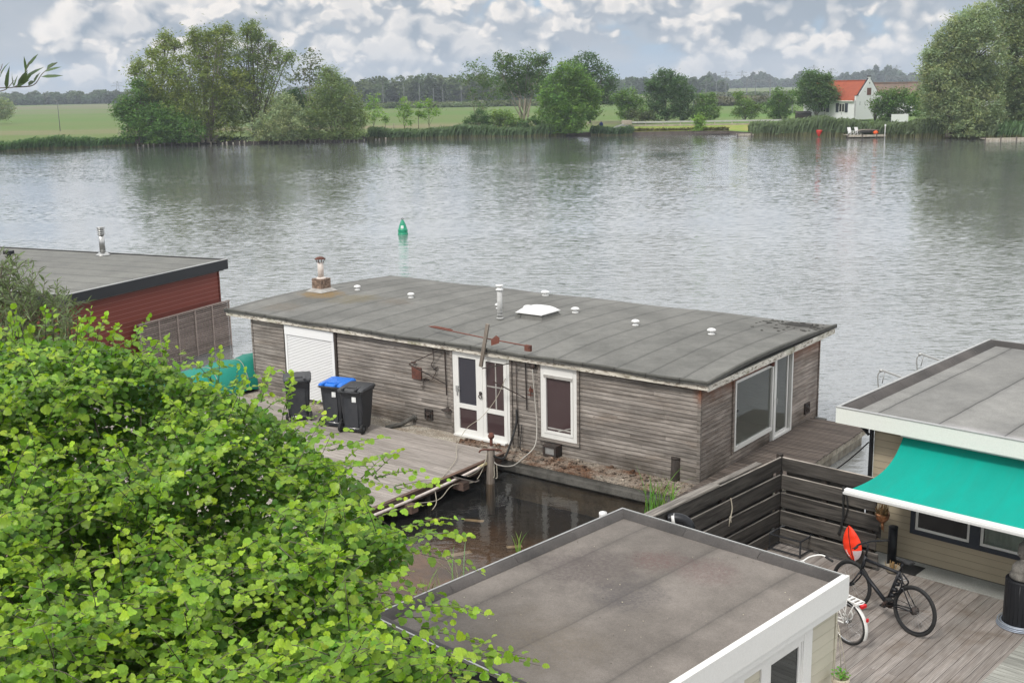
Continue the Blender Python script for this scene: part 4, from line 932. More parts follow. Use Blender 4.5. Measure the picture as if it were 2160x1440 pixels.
# ================================================================ WHEELIE BINS
def wheelie_bin(loc, rz_, lid, label):
    t = empty('wheelie_bin', loc, rz_, label, 'wheelie bin', 'wheelie bins beside the roller shutter'); t.scale = (1.1, 1.12, 1.06)
    p = MB(); N = 20
    def ring(wx, wy, z, r=.05, cx=0):
        pts = []
        for sx, sy, a0 in ((1, 1, 0), (-1, 1, PI / 2), (-1, -1, PI), (1, -1, 3 * PI / 2)):
            for k in range(5): a = a0 + k * PI / 8; pts.append((cx + sx * (wx - r) + r * math.cos(a), sy * (wy - r) + r * math.sin(a), z))
        return pts
    secs = [ring(.20, .21, .06, .05, -.02), ring(.215, .225, .10, .05, -.015), ring(.245, .26, .55, .05, .0), ring(.275, .28, .93, .05, .01), ring(.30, .30, .935, .04, .01), ring(.30, .30, .985, .04, .01)]
    vs = [q for s_ in secs for q in s_]
    p.add(vs, [(i * N + k, i * N + (k + 1) % N, (i + 1) * N + (k + 1) % N, (i + 1) * N + k) for i in range(len(secs) - 1) for k in range(N)] + [tuple(reversed(range(N))), tuple(range((len(secs) - 1) * N, len(secs) * N))], smooth=False)
    p.box(-.27, -.17, -.19, .19, .05, .14); p.box(-.262, -.25, -.16, .16, .14, .8, (1.3, 1.3, 1.3))
    p.build('body', 'black_plastic', t)
    p = MB()       # lid: sloped, with raised ribs and an overhanging lip
    L = [ring(.325, .315, .99, .05, .02), ring(.325, .315, 1.015, .05, .02), ring(.30, .295, 1.045, .05, .02), ring(.2, .2, 1.065, .05, .03)]
    vs = [(x, y, z + (x * .05 if z > 1 else 0)) for s_ in L for x, y, z in s_]
    p.add(vs, [(i * N + k, i * N + (k + 1) % N, (i + 1) * N + (k + 1) % N, (i + 1) * N + k) for i in range(3) for k in range(N)] + [tuple(reversed(range(N))), tuple(range(3 * N, 4 * N))])
    for yy in (-.16, .16): p.bbox(-.36, -.02, yy - .025, yy + .025, 1.02, 1.065, .01)
    p.bbox(-.22, -.16, -.12, .12, 1.05, 1.072, .008)
    p.build('lid', lid, t)
    p = MB(); p.tube([(-.355, -.26, .985), (-.355, .26, .985)], .016, 8)
    for yy in (-.22, 0, .22): p.bar((-.29, yy, .955), (-.36, yy, .985), .03, .03)
    p.build('handle', 'black_lid_plastic', t)
    for s_ in (-1, 1):
        p = MB(); p.lathe([(.0, -.028), (.08, -.03), (.107, -.026), (.115, -.015), (.115, .015), (.107, .026), (.08, .03), (.0, .028)], (-.265, s_ * .265, .115), 20, M=Matrix.Rotation(PI / 2, 4, 'X')); wl = p.build('wheel', 'rubber', t)
        p = MB(); p.lathe([(.0, -.031), (.045, -.031), (.05, -.02), (.05, .02), (.045, .031), (.0, .031)], (-.265, s_ * .267, .115), 14, M=Matrix.Rotation(PI / 2, 4, 'X')); p.build('hub', 'black_lid_plastic', wl)
    p = MB(); p.tube([(-.265, -.24, .115), (-.265, .24, .115)], .011, 8); p.build('axle', 'steel', t)
    if 'apart' not in label: p = MB(); p.box(-.289, -.281, -.14, -.04, .74, .86); p.build('sticker', 'sticker_white', t)
    return t
def bl_(x, y, z=.45): return mw_(x, y, z)
# the handle side (-x of the bin) faces the camera
def facing(deg): return R_(deg)
wheelie_bin(bl_(-8.60, -1.42), R_(68), 'black_lid_plastic', 'black wheelie bin with a black lid, the right one of the pair with white stickers')
wheelie_bin(bl_(-9.35, -1.34), R_(66), 'blue_plastic', 'black wheelie bin with a bright blue lid')
b3 = wheelie_bin(bl_(-10.6, -1.5), R_(100), 'black_lid_plastic', 'black wheelie bin with a dark lid standing apart in front of the roller shutter')

# ================================================================ POSTS, ROPES
pb = at(1033, 1018, 0)
post = empty('mooring_post', (pb.x, pb.y, 0), 0, 'weathered grey wooden post in the water with ropes and a rusty iron bar through it', 'mooring post')
p = MB(); p.tube([(0, 0, -1.0), (.01, 0, 0), (.03, 0, .45), (.045, 0, .80), (.05, .0, .86)], [.10, .10, .092, .085, .07], 12); p.build('post', 'post_wood', post)
p = MB(); p.tube([(.05, 0, .80), (.055, 0, 1.06)], .035, 8); p.lathe([(.0, 0), (.06, .02), (.075, .07), (.05, .13), (.0, .15)], (.055, 0, 1.02), 10); p.build('iron_cap', 'rust', post)
p = MB(); p.tube(spline([(-.22, -.03, .72), (-.16, -.03, .78), (.05, -.08, .80), (.22, -.03, .78), (.28, -.03, .74)]), .02, 8); p.build('iron_bar', 'rust', post)
rp_ = MB()
def W(x, y, z): return mw_(x, y, z) - Vector((pb.x, pb.y, 0))
rp_.tube(spline([W(-5.05, -.06, 1.95), W(-5.15, -.3, 1.5), W(-5.35, -.6, 1.1), W(-5.6, -.85, .85), W(-5.55, -1.3, .55), W(-5.0, -2.0, .50), W(-4.55, -3.0, .47)]), .007, 6)
rp_.tube(spline([(-.05, -.08, .7), (-.1, -.1, .5), (-.3, -.3, .35), (-.6, -.5, .28)]), .012, 6)
rp_.tube(spline([(.1, -.04, .5), (.11, -.06, .2), (.08, -.06, .15), (.05, -.06, .25)]), .012, 6); rp_.tube(spline([(.16, -.02, .45), (.17, -.03, .15), (.13, -.03, .12)]), .011, 6)
rp_.tube(spline([W(-4.4, -4.3, .30), W(-4.35, -3.4, .12), W(-4.35, -2.9, .30), W(-4.3, -2.2, .2), (-.1, -.05, .45)]), .009, 6)
rp_.tube(spline([W(-4.42, -3.4, .35), W(-4.3, -3.5, .1), W(-4.3, -3.65, -.02)]), .010, 6)
rp_.build('loose_rope', 'rope', None, loc=(pb.x, pb.y, 0), label='thin pale ropes sagging from the door wall to the grey mooring post and landing edge', cat='rope')
p = MB(); p.tube(spline([W(-4.24, -.10, 2.32), W(-4.18, -.10, 1.6), W(-4.12, -.12, 1.0), W(-4.05, -.3, .55), W(-4.1, -.7, .35), (.5, .2, .32), (.2, -.02, .42), (.09, -.03, .52)]), .013, 8)
p.build('white_hose', 'white_hose', None, loc=(pb.x, pb.y, 0), label='white hose hanging down the cladding and looping to the mooring post', cat='hose')
p = MB(); p.tube(spline([W(-4.75, -.05, 1.25), W(-4.72, -.1, .95), W(-4.7, -.3, .62), (.35, .15, .55), (.18, -.03, .60), (.1, -.05, .66)]), .026, 8); p.tube(spline([W(-4.6, -.05, .9), W(-4.62, -.08, .5), W(-4.5, -.25, .36), W(-4.2, -.3, .36)]), .012, 6)
p.build('black_hose', 'black_hose', None, loc=(pb.x, pb.y, 0), label='thick black hose from beside the double door to the mooring post', cat='hose')
bp = at(1424, 1042, 0)
p = MB(); p.tube([(bp.x, bp.y, -1), (bp.x, bp.y, .4), (bp.x + .01, bp.y, .82)], [.11, .105, .10], 12); p.lathe([(.11, 0), (.11, .02), (.0, .035)], (bp.x + .01, bp.y, .81), 12)
p.build('mooring_post', 'dark_post_wood', None, label='short dark round mooring post near the right corner of the grey houseboat', cat='mooring post')

# sunken boards in the basin
p = MB(); 
for (px, py, a, L_) in ((968, 1166, 25, .5),): 
    q = at(px, py, -.02); p.box(-L_ / 2, L_ / 2, -.07, .07, 0, .025, M=Matrix.Translation((q.x, q.y, -.06)) @ Matrix.Rotation(R_(a), 4, 'Z'))
p.build('floating_board', 'stake_wood', None, label='pale broken board floating in the brown basin water', cat='board')
for (px, py, a, L_) in ((1000, 1095, -15, .4), (915, 1093, 8, .25), (1085, 1150, 12, .3)):
    q = at(px, py, -.02); MB().box(-L_ / 2, L_ / 2, -.05, .05, 0, .012, M=Matrix.Translation((q.x, q.y, -.05)) @ Matrix.Rotation(R_(a), 4, 'Z')).build('driftwood', 'stake_wood', None, label={1000: 'thin sliver of driftwood in the middle of the basin', 915: 'small driftwood chip beside the landing in the basin', 1085: 'driftwood piece at the shed side of the basin'}[px], cat='driftwood')

# ================================================================ SHED (foreground flat roof)
SO = at(1312, 1072, 3.2); SO.z = 0; SA = R_(-44.2)
shed = empty('flat_roof_shed', SO, SA, 'cream clad shed with a flat purplish grey felt roof and white fascia in the foreground', 'shed')
SW, SD = 3.19, 4.18
p = MB(); 
p.add([(.10, -SD + .1, 3.135), (SW - .12, -SD + .1, 3.135), (SW - .12, -.10, 3.135), (.10, -.10, 3.135)], [(0, 1, 2, 3)])
p.box(.12, SW - .14, -SD + .12, -.12, 3.0, 3.12)
p.build('roof', 'shed_roof_felt', shed)
p = MB()       # rounded felt upstand round three sides
def upst(a, b, n_=(0, 0), segs=4):
    a, b = Vector(a), Vector(b); inn_ = Vector((*n_, 0)); pr = [(0, .062), (.03, .064), (.07, .052), (.11, .02), (.13, .0)]
    for k in range(segs):
        q0 = a.lerp(b, k / segs); q1 = a.lerp(b, (k + 1) / segs - .004 / (b - a).length)
        j = random.uniform(-.003, .003)
        vs = [q + inn_ * d + Vector((0, 0, h_ + j)) for q in (q0, q1) for d, h_ in pr]
        fs = [(i, i + 1, i + 6, i + 5) for i in range(4)]
        if n_[0] > 0 or n_[1] > 0: fs = [tuple(reversed(f)) for f in fs]
        p.add(vs, fs, jit(1, .08), True)
upst((.012, -SD, 3.138), (.012, -.0, 3.138), (1, 0), 4); upst((0.0, -.012, 3.138), (SW, -.012, 3.138), (0, -1), 3); upst((.0, -SD + .012, 3.138), (SW, -SD + .012, 3.138), (0, 1), 3)
p.build('upstand', 'upstand_felt', shed)
p = MB(); p.box(-.012, .01, -SD - .012, .0, 3.17, 3.206); p.box(-.012, SW, -.0, .022, 3.17, 3.206); p.box(.01, SW, -SD - .022, -SD, 3.17, 3.206); p.build('metal_edge_trim', 'galvanised', shed)
p = MB(); p.box(SW, SW + .03, -SD - .03, .03, 2.93, 3.205); p.box(SW - .045, SW - .002, -SD, 0, 3.15, 3.207); p.box(SW - .012, SW + .012, -SD - .01, .02, 2.84, 2.928); p.build('front_fascia', 'white_paint', shed)
p = MB(); p.box(.0, SW, .0 - .02, -.001, 2.93, 3.168); p.box(-.001, .02, -SD, -.02, 2.93, 3.168); p.box(.02, SW, -SD, -SD + .02, 2.93, 3.168); p.build('back_fascia', 'black_fascia', shed)
p = MB(); clad(p, 1, -.60, -.06, .62, 2.84, SW - .09, 1, pitch=.14, th=.012, lap=.008, cj=.03); p.build('front_cladding', 'cream_cladding', shed)
p = MB(); clad(p, 0, .06, SW - .1, .62, 2.92, -.06, 1, pitch=.14, th=.012, lap=.008); clad(p, 0, .06, SW - .1, .62, 2.92, -SD + .06, -1, pitch=.14, th=.012, lap=.008); p.build('side_cladding', 'beige_cladding', shed)
p = MB(); clad(p, 1, -SD + .06, -.06, .4, 2.92, .06, -1, pitch=.14, th=.012, lap=.008); p.build('back_cladding', 'cream_cladding', shed)
p = MB(); p.box(.065, SW - .11, -SD + .065, -.065, .62, .66); p.build('floor', 'interior_floor', shed)
p = MB(); p.box(SW - .10, SW - .062, -.058, -.025, .6, 2.84); p.build('corner_trim', 'cream_cladding', shed)
p = MB(); p.box(SW - .11, SW - .05, -.78, -.60, .6, 2.84); p.box(SW - .11, SW - .052, -SD, -.78, 2.70, 2.84)
p.box(SW - .11, SW - .055, -1.62, -1.46, .6, 2.70); p.box(SW - .10, SW - .06, -.80, -.78, .6, 2.70); p.box(SW - .108, SW - .045, -2.1, -1.62, 1.6, 2.70) if 0 else None
p.build('door_frame', 'white_paint', shed)
sd_ = MB(); frame_rect(sd_, 1, -1.46, -.80, .62, 2.70, SW - .10, 1, .05, .03); sdo = sd_.build('glass_door', 'white_paint', shed)
MB().box(SW - .095, SW - .085, -1.41, -.85, .67, 2.65).build('pane', 'dim_glass', sdo)
q_ = MB(); clad(q_, 1, -1.95, -1.62, .62, 2.70, SW - .09, 1, pitch=.14, th=.012, lap=.008, cj=.03); q_.build('front_cladding', 'cream_cladding', shed)
sw_ = MB(); frame_rect(sw_, 1, -3.3, -1.95, 1.2, 2.70, SW - .10, 1, .10, .05); frame_rect(sw_, 1, -3.2, -2.05, 1.3, 2.6, SW - .10, 1, .06, .03); swo = sw_.build('window', 'white_paint', shed)
MB().box(SW - .09, SW - .08, -3.14, -2.11, 1.36, 2.54).build('pane', 'dim_glass', swo)
p = MB(); p.box(SW - .09, SW - .07, -SD + .06, -1.95, .62, 1.2); p.box(SW - .09, SW - .07, -SD + .06, -3.3, 1.2, 2.7); p.build('front_panel', 'cream_cladding', shed)
# litter on the roof
p = MB()
for i in range(60):
    x = random.uniform(.2, SW - .2); y = random.uniform(-SD + .2, -.15); s = random.uniform(.003, .007)
    g_ = random.choice((1.6, 1.2, .25))
    p.box(-s, s, -s * .6, s * .6, 0, s * .5, (g_, g_, g_ * .9), M=Matrix.Translation((x, y, 3.1365)) @ Matrix.Rotation(random.uniform(0, 3), 4, 'Z'))
p.build('roof_debris', 'stake_wood', shed, kind='stuff')
def sloc(x, y, z): return SO + Matrix.Rotation(SA, 3, 'Z') @ Vector((x, y, z))
q = at(1066, 1189, 3.14); p = MB(); p.add([(0, 0, .004), (.03, .02, .012), (.075, .012, .006), (.11, .0, .004), (.075, -.014, .006), (.03, -.018, .012)], [(0, 1, 5), (1, 2, 4, 5), (2, 3, 4)])
p.build('feather', 'sticker_white', None, loc=(q.x, q.y, 3.14), label='small white feather on the shed roof near its basin edge', cat='feather').rotation_euler = (0, 0, -.6)
# hanging flower pot on its wall
hp = empty('hanging_flower_pot', sloc(SW + .02, -.20, 1.93), SA, 'pale hanging pot with green leaves on two strings by the shed corner', 'hanging pot')
p = MB(); p.lathe([(.055, 0), (.08, .02), (.10, .09), (.098, .15), (.085, .15), (.08, .12)], (.08, 0, 0), 16); p.build('pot', 'tan_pot', hp)
p = MB(); p.tube([(.02, .0, .77), (.04, .09, .14)], .004, 5); p.tube([(.02, .0, .77), (.04, -.09, .14)], .004, 5); p.tube([(.02, 0, .77), (.17, 0, .14)], .004, 5); p.lathe([(.0, 0), (.012, .01), (.0, .03)], (.0, 0, .77), 8); p.build('string', 'rope', hp)
p = MB()
for i in range(46):
    a = random.uniform(0, 6.28); r = random.uniform(0, .10); z0 = random.uniform(.14, .22); c = Vector((.08 + r * math.cos(a), r * math.sin(a), z0)); d_ = Vector((math.cos(a), math.sin(a), random.uniform(-.3, .6))) * .035; s_ = Vector((-math.sin(a), math.cos(a), 0)) * .02
    p.add([c, c + d_ * .5 + s_, c + d_, c + d_ * .5 - s_, Vector((.08, 0, .12)), Vector((.083, 0, .12))], [(0, 1, 2, 3), (4, 5, 0)], tuple(q_ * random.uniform(.6, 1.2) for q_ in (.16, .34, .05)))
p.build('plant', 'leaf', hp)
# white banded pipe at the back corner
_ro = at(1768, 858, 3.2); q = Vector((_ro.x, _ro.y, 0)) + Matrix.Rotation(R_(-43), 3, 'Z') @ Vector((-.68, -3.69, 2.08)); p = MB(); pe = empty('elbow_pipe', q, R_(-15), 'black elbow pipe with a white band at the end of the black fence', 'pipe')
p.tube(spline([(-.16, 0, .02), (-.02, 0, .04), (.10, 0, .0), (.17, 0, -.12), (.18, 0, -.5)]), .085, 14); p.build('pipe', 'black_metal', pe)
p = MB(); p.tube([(-.10, 0, .027), (-.055, 0, .035)], .089, 14); p.build('white_band', 'white_plastic', pe)
p = MB(); p.tube([(.18, 0, -.5), (.18, 0, -1.9)], .03, 8); p.build('support', 'black_metal', pe)
q = at(1272, 1082, .4); MB().lathe([(.075, -.9), (.075, -.04), (.08, -.03), (.08, .02), (.0, .05)], (q.x, q.y, .4), 14).build('capped_pile', 'white_plastic', None, label='white capped pile just showing behind the shed roof edge', cat='pile')

# ================================================================ RIGHT HOUSEBOAT + DECK
RO = at(1768, 858, 3.2); RO.z = 0; RA = R_(-43.0)
rb = empty('houseboat', RO, RA, 'beige clad houseboat with a flat grey roof, white fascia and teal awning, at the right', 'houseboat')
def rl(x, y, z): return RO + Matrix.Rotation(RA, 3, 'Z') @ Vector((x, y, z))
RW, RD = 9.0, 6.75
p = MB(); p.box(.35, RW, .35, RD - .2, -.5, .5); p.build('hull', 'dark_concrete', rb)
rh = [(1.27, 2.20, 1.18, 1.62), (2.42, 3.9, 1.18, 1.62)]
p = MB(); clad(p, 0, .47, RW, .62, 2.93, .47, -1, [(1.2, 4.0, 1.12, 1.72)], pitch=.125, th=.012, lap=.009, cj=.03); p.build('front_cladding', 'beige_cladding', rb)
p = MB(); clad(p, 1, .47, RD - .3, .5, 2.93, .47, -1, pitch=.125, th=.012, lap=.009, cj=.03); p.build('end_cladding', 'cream_cladding', rb)
p = MB(); p.box(.48, RW, RD - .35, RD - .3, .5, 2.93); p.build('back_cladding', 'beige_cladding', rb)
p = MB(); frame_rect(p, 0, 1.2, 4.0, 1.12, 1.72, .46, -1, .07, .06); p.box(2.2, 2.36, .395, .46, 1.19, 1.65); wf_ = p.build('window_frame', 'window_trim_dark', rb)
for a, b, mt in ((1.275, 2.195, 'dim_glass'), (2.365, 3.925, 'clear_glass')):
    p = MB(); frame_rect(p, 0, a, b, 1.195, 1.645, .46, -1, .045, .03); wn_ = p.build('window', 'white_paint', rb)
    MB().box(a + .045, b - .045, .44, .45, 1.24, 1.6).build('pane', mt, wn_)
p = MB()
vs = []; 
for i in range(60): x = 2.4 + i * .026; yy = .52 + .02 * math.sin(i * 1.7); vs += [(x, yy, 1.2), (x, yy, 1.64)]
p.add(vs, [(2 * i, 2 * i + 2, 2 * i + 3, 2 * i + 1) for i in range(59)], smooth=True); p.build('curtain', 'curtain', rb)
p = MB(); p.add([(.1, .1, 3.10), (RW, .1, 3.10), (RW, RD - .1, 3.12), (.1, RD - .1, 3.12)], [(0, 1, 2, 3)]); p.box(.12, RW, .12, RD - .12, 2.96, 3.08); rr = p.build('roof', 'right_roof_felt', rb)
p = MB()
def up2(a, b, nrm, segs):
    a, b = Vector(a), Vector(b); inn_ = Vector((*nrm, 0)); pr = [(0, .095), (.03, .097), (.08, .08), (.15, .03), (.19, .004)]
    for k in range(segs):
        q0 = a.lerp(b, k / segs); q1 = a.lerp(b, (k + 1) / segs - .006 / (b - a).length)
        vs = [q + inn_ * d + Vector((0, 0, h_)) for q in (q0, q1) for d, h_ in pr]; fs = [(i, i + 1, i + 6, i + 5) for i in range(4)]
        if nrm[0] > 0: fs = [tuple(reversed(f)) for f in fs]
        if nrm[1] < 0: fs = [tuple(reversed(f)) for f in fs]
        p.add(vs, fs, jit(1, .1), True)
up2((.012, 0, 3.10), (.012, RD, 3.11), (1, 0), 6); up2((0, RD - .012, 3.11), (RW, RD - .012, 3.11), (0, -1), 7)
p.build('upstand', 'upstand_felt', rb)
p = MB(); p.box(-.02, RW, -.03, 0, 2.93, 3.20); p.box(-.02, .0, 0, RD, 2.93, 3.20); p.box(0, RW, RD, RD + .02, 2.93, 3.2); p.build('fascia', 'green_white_fascia', rb)
p = MB(); p.box(-.03, RW, -.04, .035, 3.201, 3.215); p.box(-.03, .02, .035, RD + .02, 3.201, 3.213); p.box(.02, RW, RD - .01, RD + .03, 3.201, 3.213); p.box(.02, RW, .0, .03, 3.10, 3.20, (.5, .5, .5)); p.build('metal_edge_trim', 'galvanised', rb)
p = MB(); p.box(.0, RW, .0, .46, 2.935, 2.955); p.box(.0, .46, .46, RD, 2.935, 2.955); p.build('soffit', 'white_paint', rb)
p = MB(); p.lathe([(.06, 0), (.07, .02), (.05, .04), (.0, .04)], (.5, .25, 3.10), 12); p.build('roof_drain', 'black_metal', rb)
p = MB(); p.box(3.0, 3.9, .35, 1.15, 3.104, 3.118, (.55, .5, .55)); p.tube(spline([(3.1, .8, 3.13), (3.4, 1.0, 3.16), (3.5, .7, 3.14), (4.2, .9, 3.14)]), .012, 6); p.build('roof_mat', 'upstand_felt', rb)
for yy in (2.62, 4.35):
    p = MB(); p.bar((.05, yy, 3.16), (-.52, yy + .1, 3.24), .035, .03); p.tube(spline([(-.50, yy + .1, 3.22), (-.58, yy + .1, 3.15), (-.57, yy + .1, 2.95), (-.54, yy + .1, 2.85)]), .012, 6); p.tube([(-.45, yy + .1, 3.2), (-.5, yy + .12, 2.98)], .008, 5); p.lathe([(.0, 0), (.04, .01), (.04, .05), (.0, .06)], (-.52, yy + .1, 3.2), 8)
    p.build('roof_hook', 'galvanised', rb)
p = MB(); p.box(.40, .455, .40, .455, .55, 2.93); p.build('corner_post', 'black_metal', rb)
p = MB(); p.add([(.37, .42, 2.93), (.10, .42, 2.93), (.37, .42, 2.70)], [(0, 1, 2)]); p.bar((.1, .42, 2.92), (.38, .42, 2.68), .03, .04); p.build('corner_bracket', 'black_metal', rb)
for (a, b) in (((2.2, 8.0, 0), (1.2, 6.3, 3.2)), ((3.6, 8.6, 0), (2.3, 6.4, 3.2))):
    p = MB(); p.tube([Vector(a), Vector(b)], .005, 4, cap=False); p.build('stay_wire', 'galvanised', rb)
# awning
aw = empty('awning', (0, 0, 0)); aw.parent = rb; aw['label'] = 'teal awning with a white front bar'
p = MB(); NX, NY = 24, 16; vs = []
for j in range(NY + 1):
    v = j / NY
    for i in range(NX + 1):
        u = i / NX
        xl = 1.02 - .20 * v; xr = 7.2 + .1 * v; x = xl + (xr - xl) * u
        y = .38 - 1.50 * v; zc = 2.84 - .62 * v ** 1.0 - .10 * math.sin(PI * v) * (1 - .15 * math.sin(u * PI)) ; x += .16 * math.sin(PI * v) * (1 - u) * .9
        vs.append((x, y, zc))
p.add(vs, [(j * (NX + 1) + i, (j + 1) * (NX + 1) + i, (j + 1) * (NX + 1) + i + 1, j * (NX + 1) + i + 1) for j in range(NY) for i in range(NX)], smooth=True)
p.build('cloth', 'awning_canvas', aw)
p = MB(); p.bbox(.76, 7.4, -1.20, -1.10, 2.165, 2.245, .012, (1, 1, 1)); p.box(.76, 7.4, -1.225, -1.201, 2.165, 2.20, (.75, .75, .75)); p.build('front_bar', 'white_plastic', aw)
p = MB(); p.bbox(.98, 7.3, .30, .42, 2.80, 2.925, .02); p.build('cassette', 'white_plastic', aw)
for x in (1.25, 6.9):
    p = MB(); p.bar((x, .3, 2.74), (x + .55, -.45, 2.30), .04, .05); p.bar((x + .55, -.45, 2.30), (x, -1.08, 2.15), .04, .05); p.build('folding_arm', 'galvanised', aw)
p = MB(); p.box(3.18, 3.6, -.3, -.26, 0, .002, M=Matrix.Translation((0, 0, 2.39))); 
# concrete strip, deck, grey boards
p = MB(); p.box(.62, 9, -.06, .455, .2, .612); p.build('concrete_strip', 'concrete', None, loc=RO, kind='structure').rotation_euler = (0, 0, RA)
dk = empty('timber_deck', RO, RA, 'weathered brown ribbed timber deck carrying the bicycles', 'deck')
p = MB(); x = -.86
while x < 6.5:
    y1 = -.07 if x > .56 else -.03 + .0
    cuts = [-11.5, random.uniform(-9, -7), random.uniform(-5.5, -3), y1]
    for a, b in zip(cuts[:-1], cuts[1:]): p.box(x, x + .139, a + .002, b - .002, .572, .60, jit(1, .16))
    x += .1452
p.build('deck_boards', 'brown_deck_wood', dk)
p = MB(); p.box(-.90, -.862, -11.5, -.0, .3, .598); 
for y in (-1, -3, -5, -7, -9, -11): p.box(-.86, 6.4, y, y + .08, .35, .57)
p.build('deck_beams', 'dark_post_wood', dk)
gb = empty('grey_duckboard', rl(3.71, -1.4, .604), RA, 'paler grey ribbed boards lying across the deck at the right edge', 'duckboard')
p = MB(); y = -3.5
while y < .6: p.box(-.0, 2.4, y, y + .095, .0, .025, jit(1, .12)); y += .104
p.build('boards', 'new_grey_boards', gb)

# ================================================================ PLANK FENCE
fn = empty('plank_fence', RO, RA, 'L shaped fence of wide black weathered planks round the deck corner', 'fence')
FX, FY = -.88, -.30
levels = [(1.98, 2.22), (1.64, 1.90), (1.31, 1.57), (.98, 1.24), (.66, .91)]
p = MB()       # right wing along x
ends = [.95, .92, 1.0, .93, 1.02]
for k, (z0, z1) in enumerate(levels):
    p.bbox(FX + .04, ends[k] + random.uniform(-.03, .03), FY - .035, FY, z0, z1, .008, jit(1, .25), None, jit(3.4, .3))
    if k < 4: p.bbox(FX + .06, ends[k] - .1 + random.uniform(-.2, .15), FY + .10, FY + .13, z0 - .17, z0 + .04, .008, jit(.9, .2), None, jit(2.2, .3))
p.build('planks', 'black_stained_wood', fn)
p = MB()       # left wing along -y
for k, (z0, z1) in enumerate(levels):
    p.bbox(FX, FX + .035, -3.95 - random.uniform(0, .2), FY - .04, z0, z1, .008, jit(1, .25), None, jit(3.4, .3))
    if k < 4: p.bbox(FX - .13, FX - .10, -4.1, FY - .06, z0 - .17, z0 + .04, .006, jit(.9, .2))
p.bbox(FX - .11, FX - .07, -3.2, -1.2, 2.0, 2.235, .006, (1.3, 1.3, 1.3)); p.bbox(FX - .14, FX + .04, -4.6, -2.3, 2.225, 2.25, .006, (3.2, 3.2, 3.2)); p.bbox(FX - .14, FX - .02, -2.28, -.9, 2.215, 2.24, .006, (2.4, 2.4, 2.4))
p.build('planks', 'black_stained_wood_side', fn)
for (x, y, z1) in ((FX - .055, FY + .06, 2.24), (FX - .05, -2.1, 2.18), (FX - .05, -3.9, 2.2), (.80, FY + .06, 2.1), (-.05, FY + .055, 2.12)):
    MB().bbox(x - .048, x + .048, y - .048, y + .038, .1, z1, .006).build('post', 'dark_post_wood', fn)
p = MB(); p.tube(spline([(FX + .045, -1.98, 1.93), (FX + .06, -1.95, 1.75), (FX + .055, -1.98, 1.6), (FX + .05, -1.96, 1.5)]), .011, 6); p.lathe([(.0, -.03), (.03, 0), (.0, .03)], (FX + .055, -1.98, 1.60), 8); p.tube([(FX + .05, -1.99, 1.6), (FX + .05, -2.02, 1.45)], .009, 5)
p.build('knotted_rope', 'rope', None, loc=RO, label='short pale knotted rope hanging on the left wing of the black fence', cat='rope').rotation_euler = (0, 0, RA)
p = MB(); p.tube(spline([(.34, -.36, 1.95), (.36, -.37, 1.4), (.30, -.38, 1.1)]), .018, 6); p.tube(spline([(.36, -.36, 1.95), (.44, -.37, 1.6), (.34, -.38, 1.3)]), .012, 6)
p.build('black_strap', 'black_hose', None, loc=RO, label='black strap hanging over the fence end below the awning corner', cat='strap').rotation_euler = (0, 0, RA)
p = MB(); p.tube(catenary(rl(-2.9, 2.3, .42), rl(.38, .42, 2.55), .35, 14), .012, 6); p.build('mooring_line', 'black_hose', None, label='dark mooring line from the right houseboat corner down to the side deck', cat='rope')

# ================================================================ DECK FURNITURE
q = at(1880, 1190, .6)
p = MB(); p.tube([(0, 0, 0), (0, 0, .66)], .075, 16); p.lathe([(.078, 0), (.078, .02), (.04, .035), (.0, .04)], (0, 0, .655), 16)
p.build('black_bollard', 'black_metal', None, loc=(q.x, q.y, .61), label='black round bollard on the deck beside the beige wall', cat='bollard')
q = at(1908, 1197, .61); p = MB(); p.box(-.27, .27, -.2, .2, 0, .008); o_ = p.build('rubber_mat', 'rubber', None, loc=(q.x, q.y, .6125), label='black rubber sheet lying at the foot of the black bollard', cat='mat'); o_.rotation_euler = (0, 0, RA)
q = at(1882, 1207, .6); cb_ = empty('small_bowl', (q.x, q.y, .602), 0, 'small pale bowl of dead plants on the deck behind the black saddle', 'bowl')
p = MB(); p.lathe([(.05, 0), (.10, .03), (.13, .10), (.125, .11), (.11, .10), (.09, .06), (.0, .05)], (0, 0, 0), 16); p.build('bowl', 'tan_pot', cb_)
p = MB(); 
for i in range(26): a = random.uniform(0, 6.28); r = random.uniform(0, .09); p.bar((r * math.cos(a), r * math.sin(a), .06), (r * 1.5 * math.cos(a) + random.uniform(-.03, .03), r * 1.5 * math.sin(a), .13 + random.uniform(0, .06)), .012, .006)
p.build('dead_leaves', 'dried_plant', cb_)
# copper hanging pot
q = rl(1.06, -.38, 1.60); cp = empty('hanging_copper_pot', q, 0, 'copper pot with dried plant hanging from chains under the awning corner', 'hanging pot')
p = MB(); p.lathe([(.0, -.10), (.05, -.09), (.10, -.03), (.115, .03), (.105, .07), (.10, .07), (.09, .03)], (0, 0, 0), 18); p.torus((0, 0, .045), .112, .008, 'Z', 18, 5); p.build('pot', 'copper', cp)
p = MB()
for k in range(3): a = k * 2.1; p.tube([(.11 * math.cos(a), .11 * math.sin(a), .06), (0, 0, .38)], .005, 4)
p.tube([(0, 0, .38), (0, 0, .72)], .005, 4); p.tube([(0, 0, -.1), (.01, 0, -.22)], .02, 6); p.tube([(.03, .02, -.1), (.04, .02, -.27)], .006, 5); p.build('chain', 'copper', cp)
p = MB()
for i in range(60): a = random.uniform(0, 6.28); r = random.uniform(0, .09); p.bar((r * math.cos(a), r * math.sin(a), .02), (r * 1.2 * math.cos(a) + random.uniform(-.04, .04), r * 1.2 * math.sin(a) + random.uniform(-.04, .04), .10 + random.uniform(0, .12)), .012, .006)
p.build('dried_plant', 'dried_plant', cp)
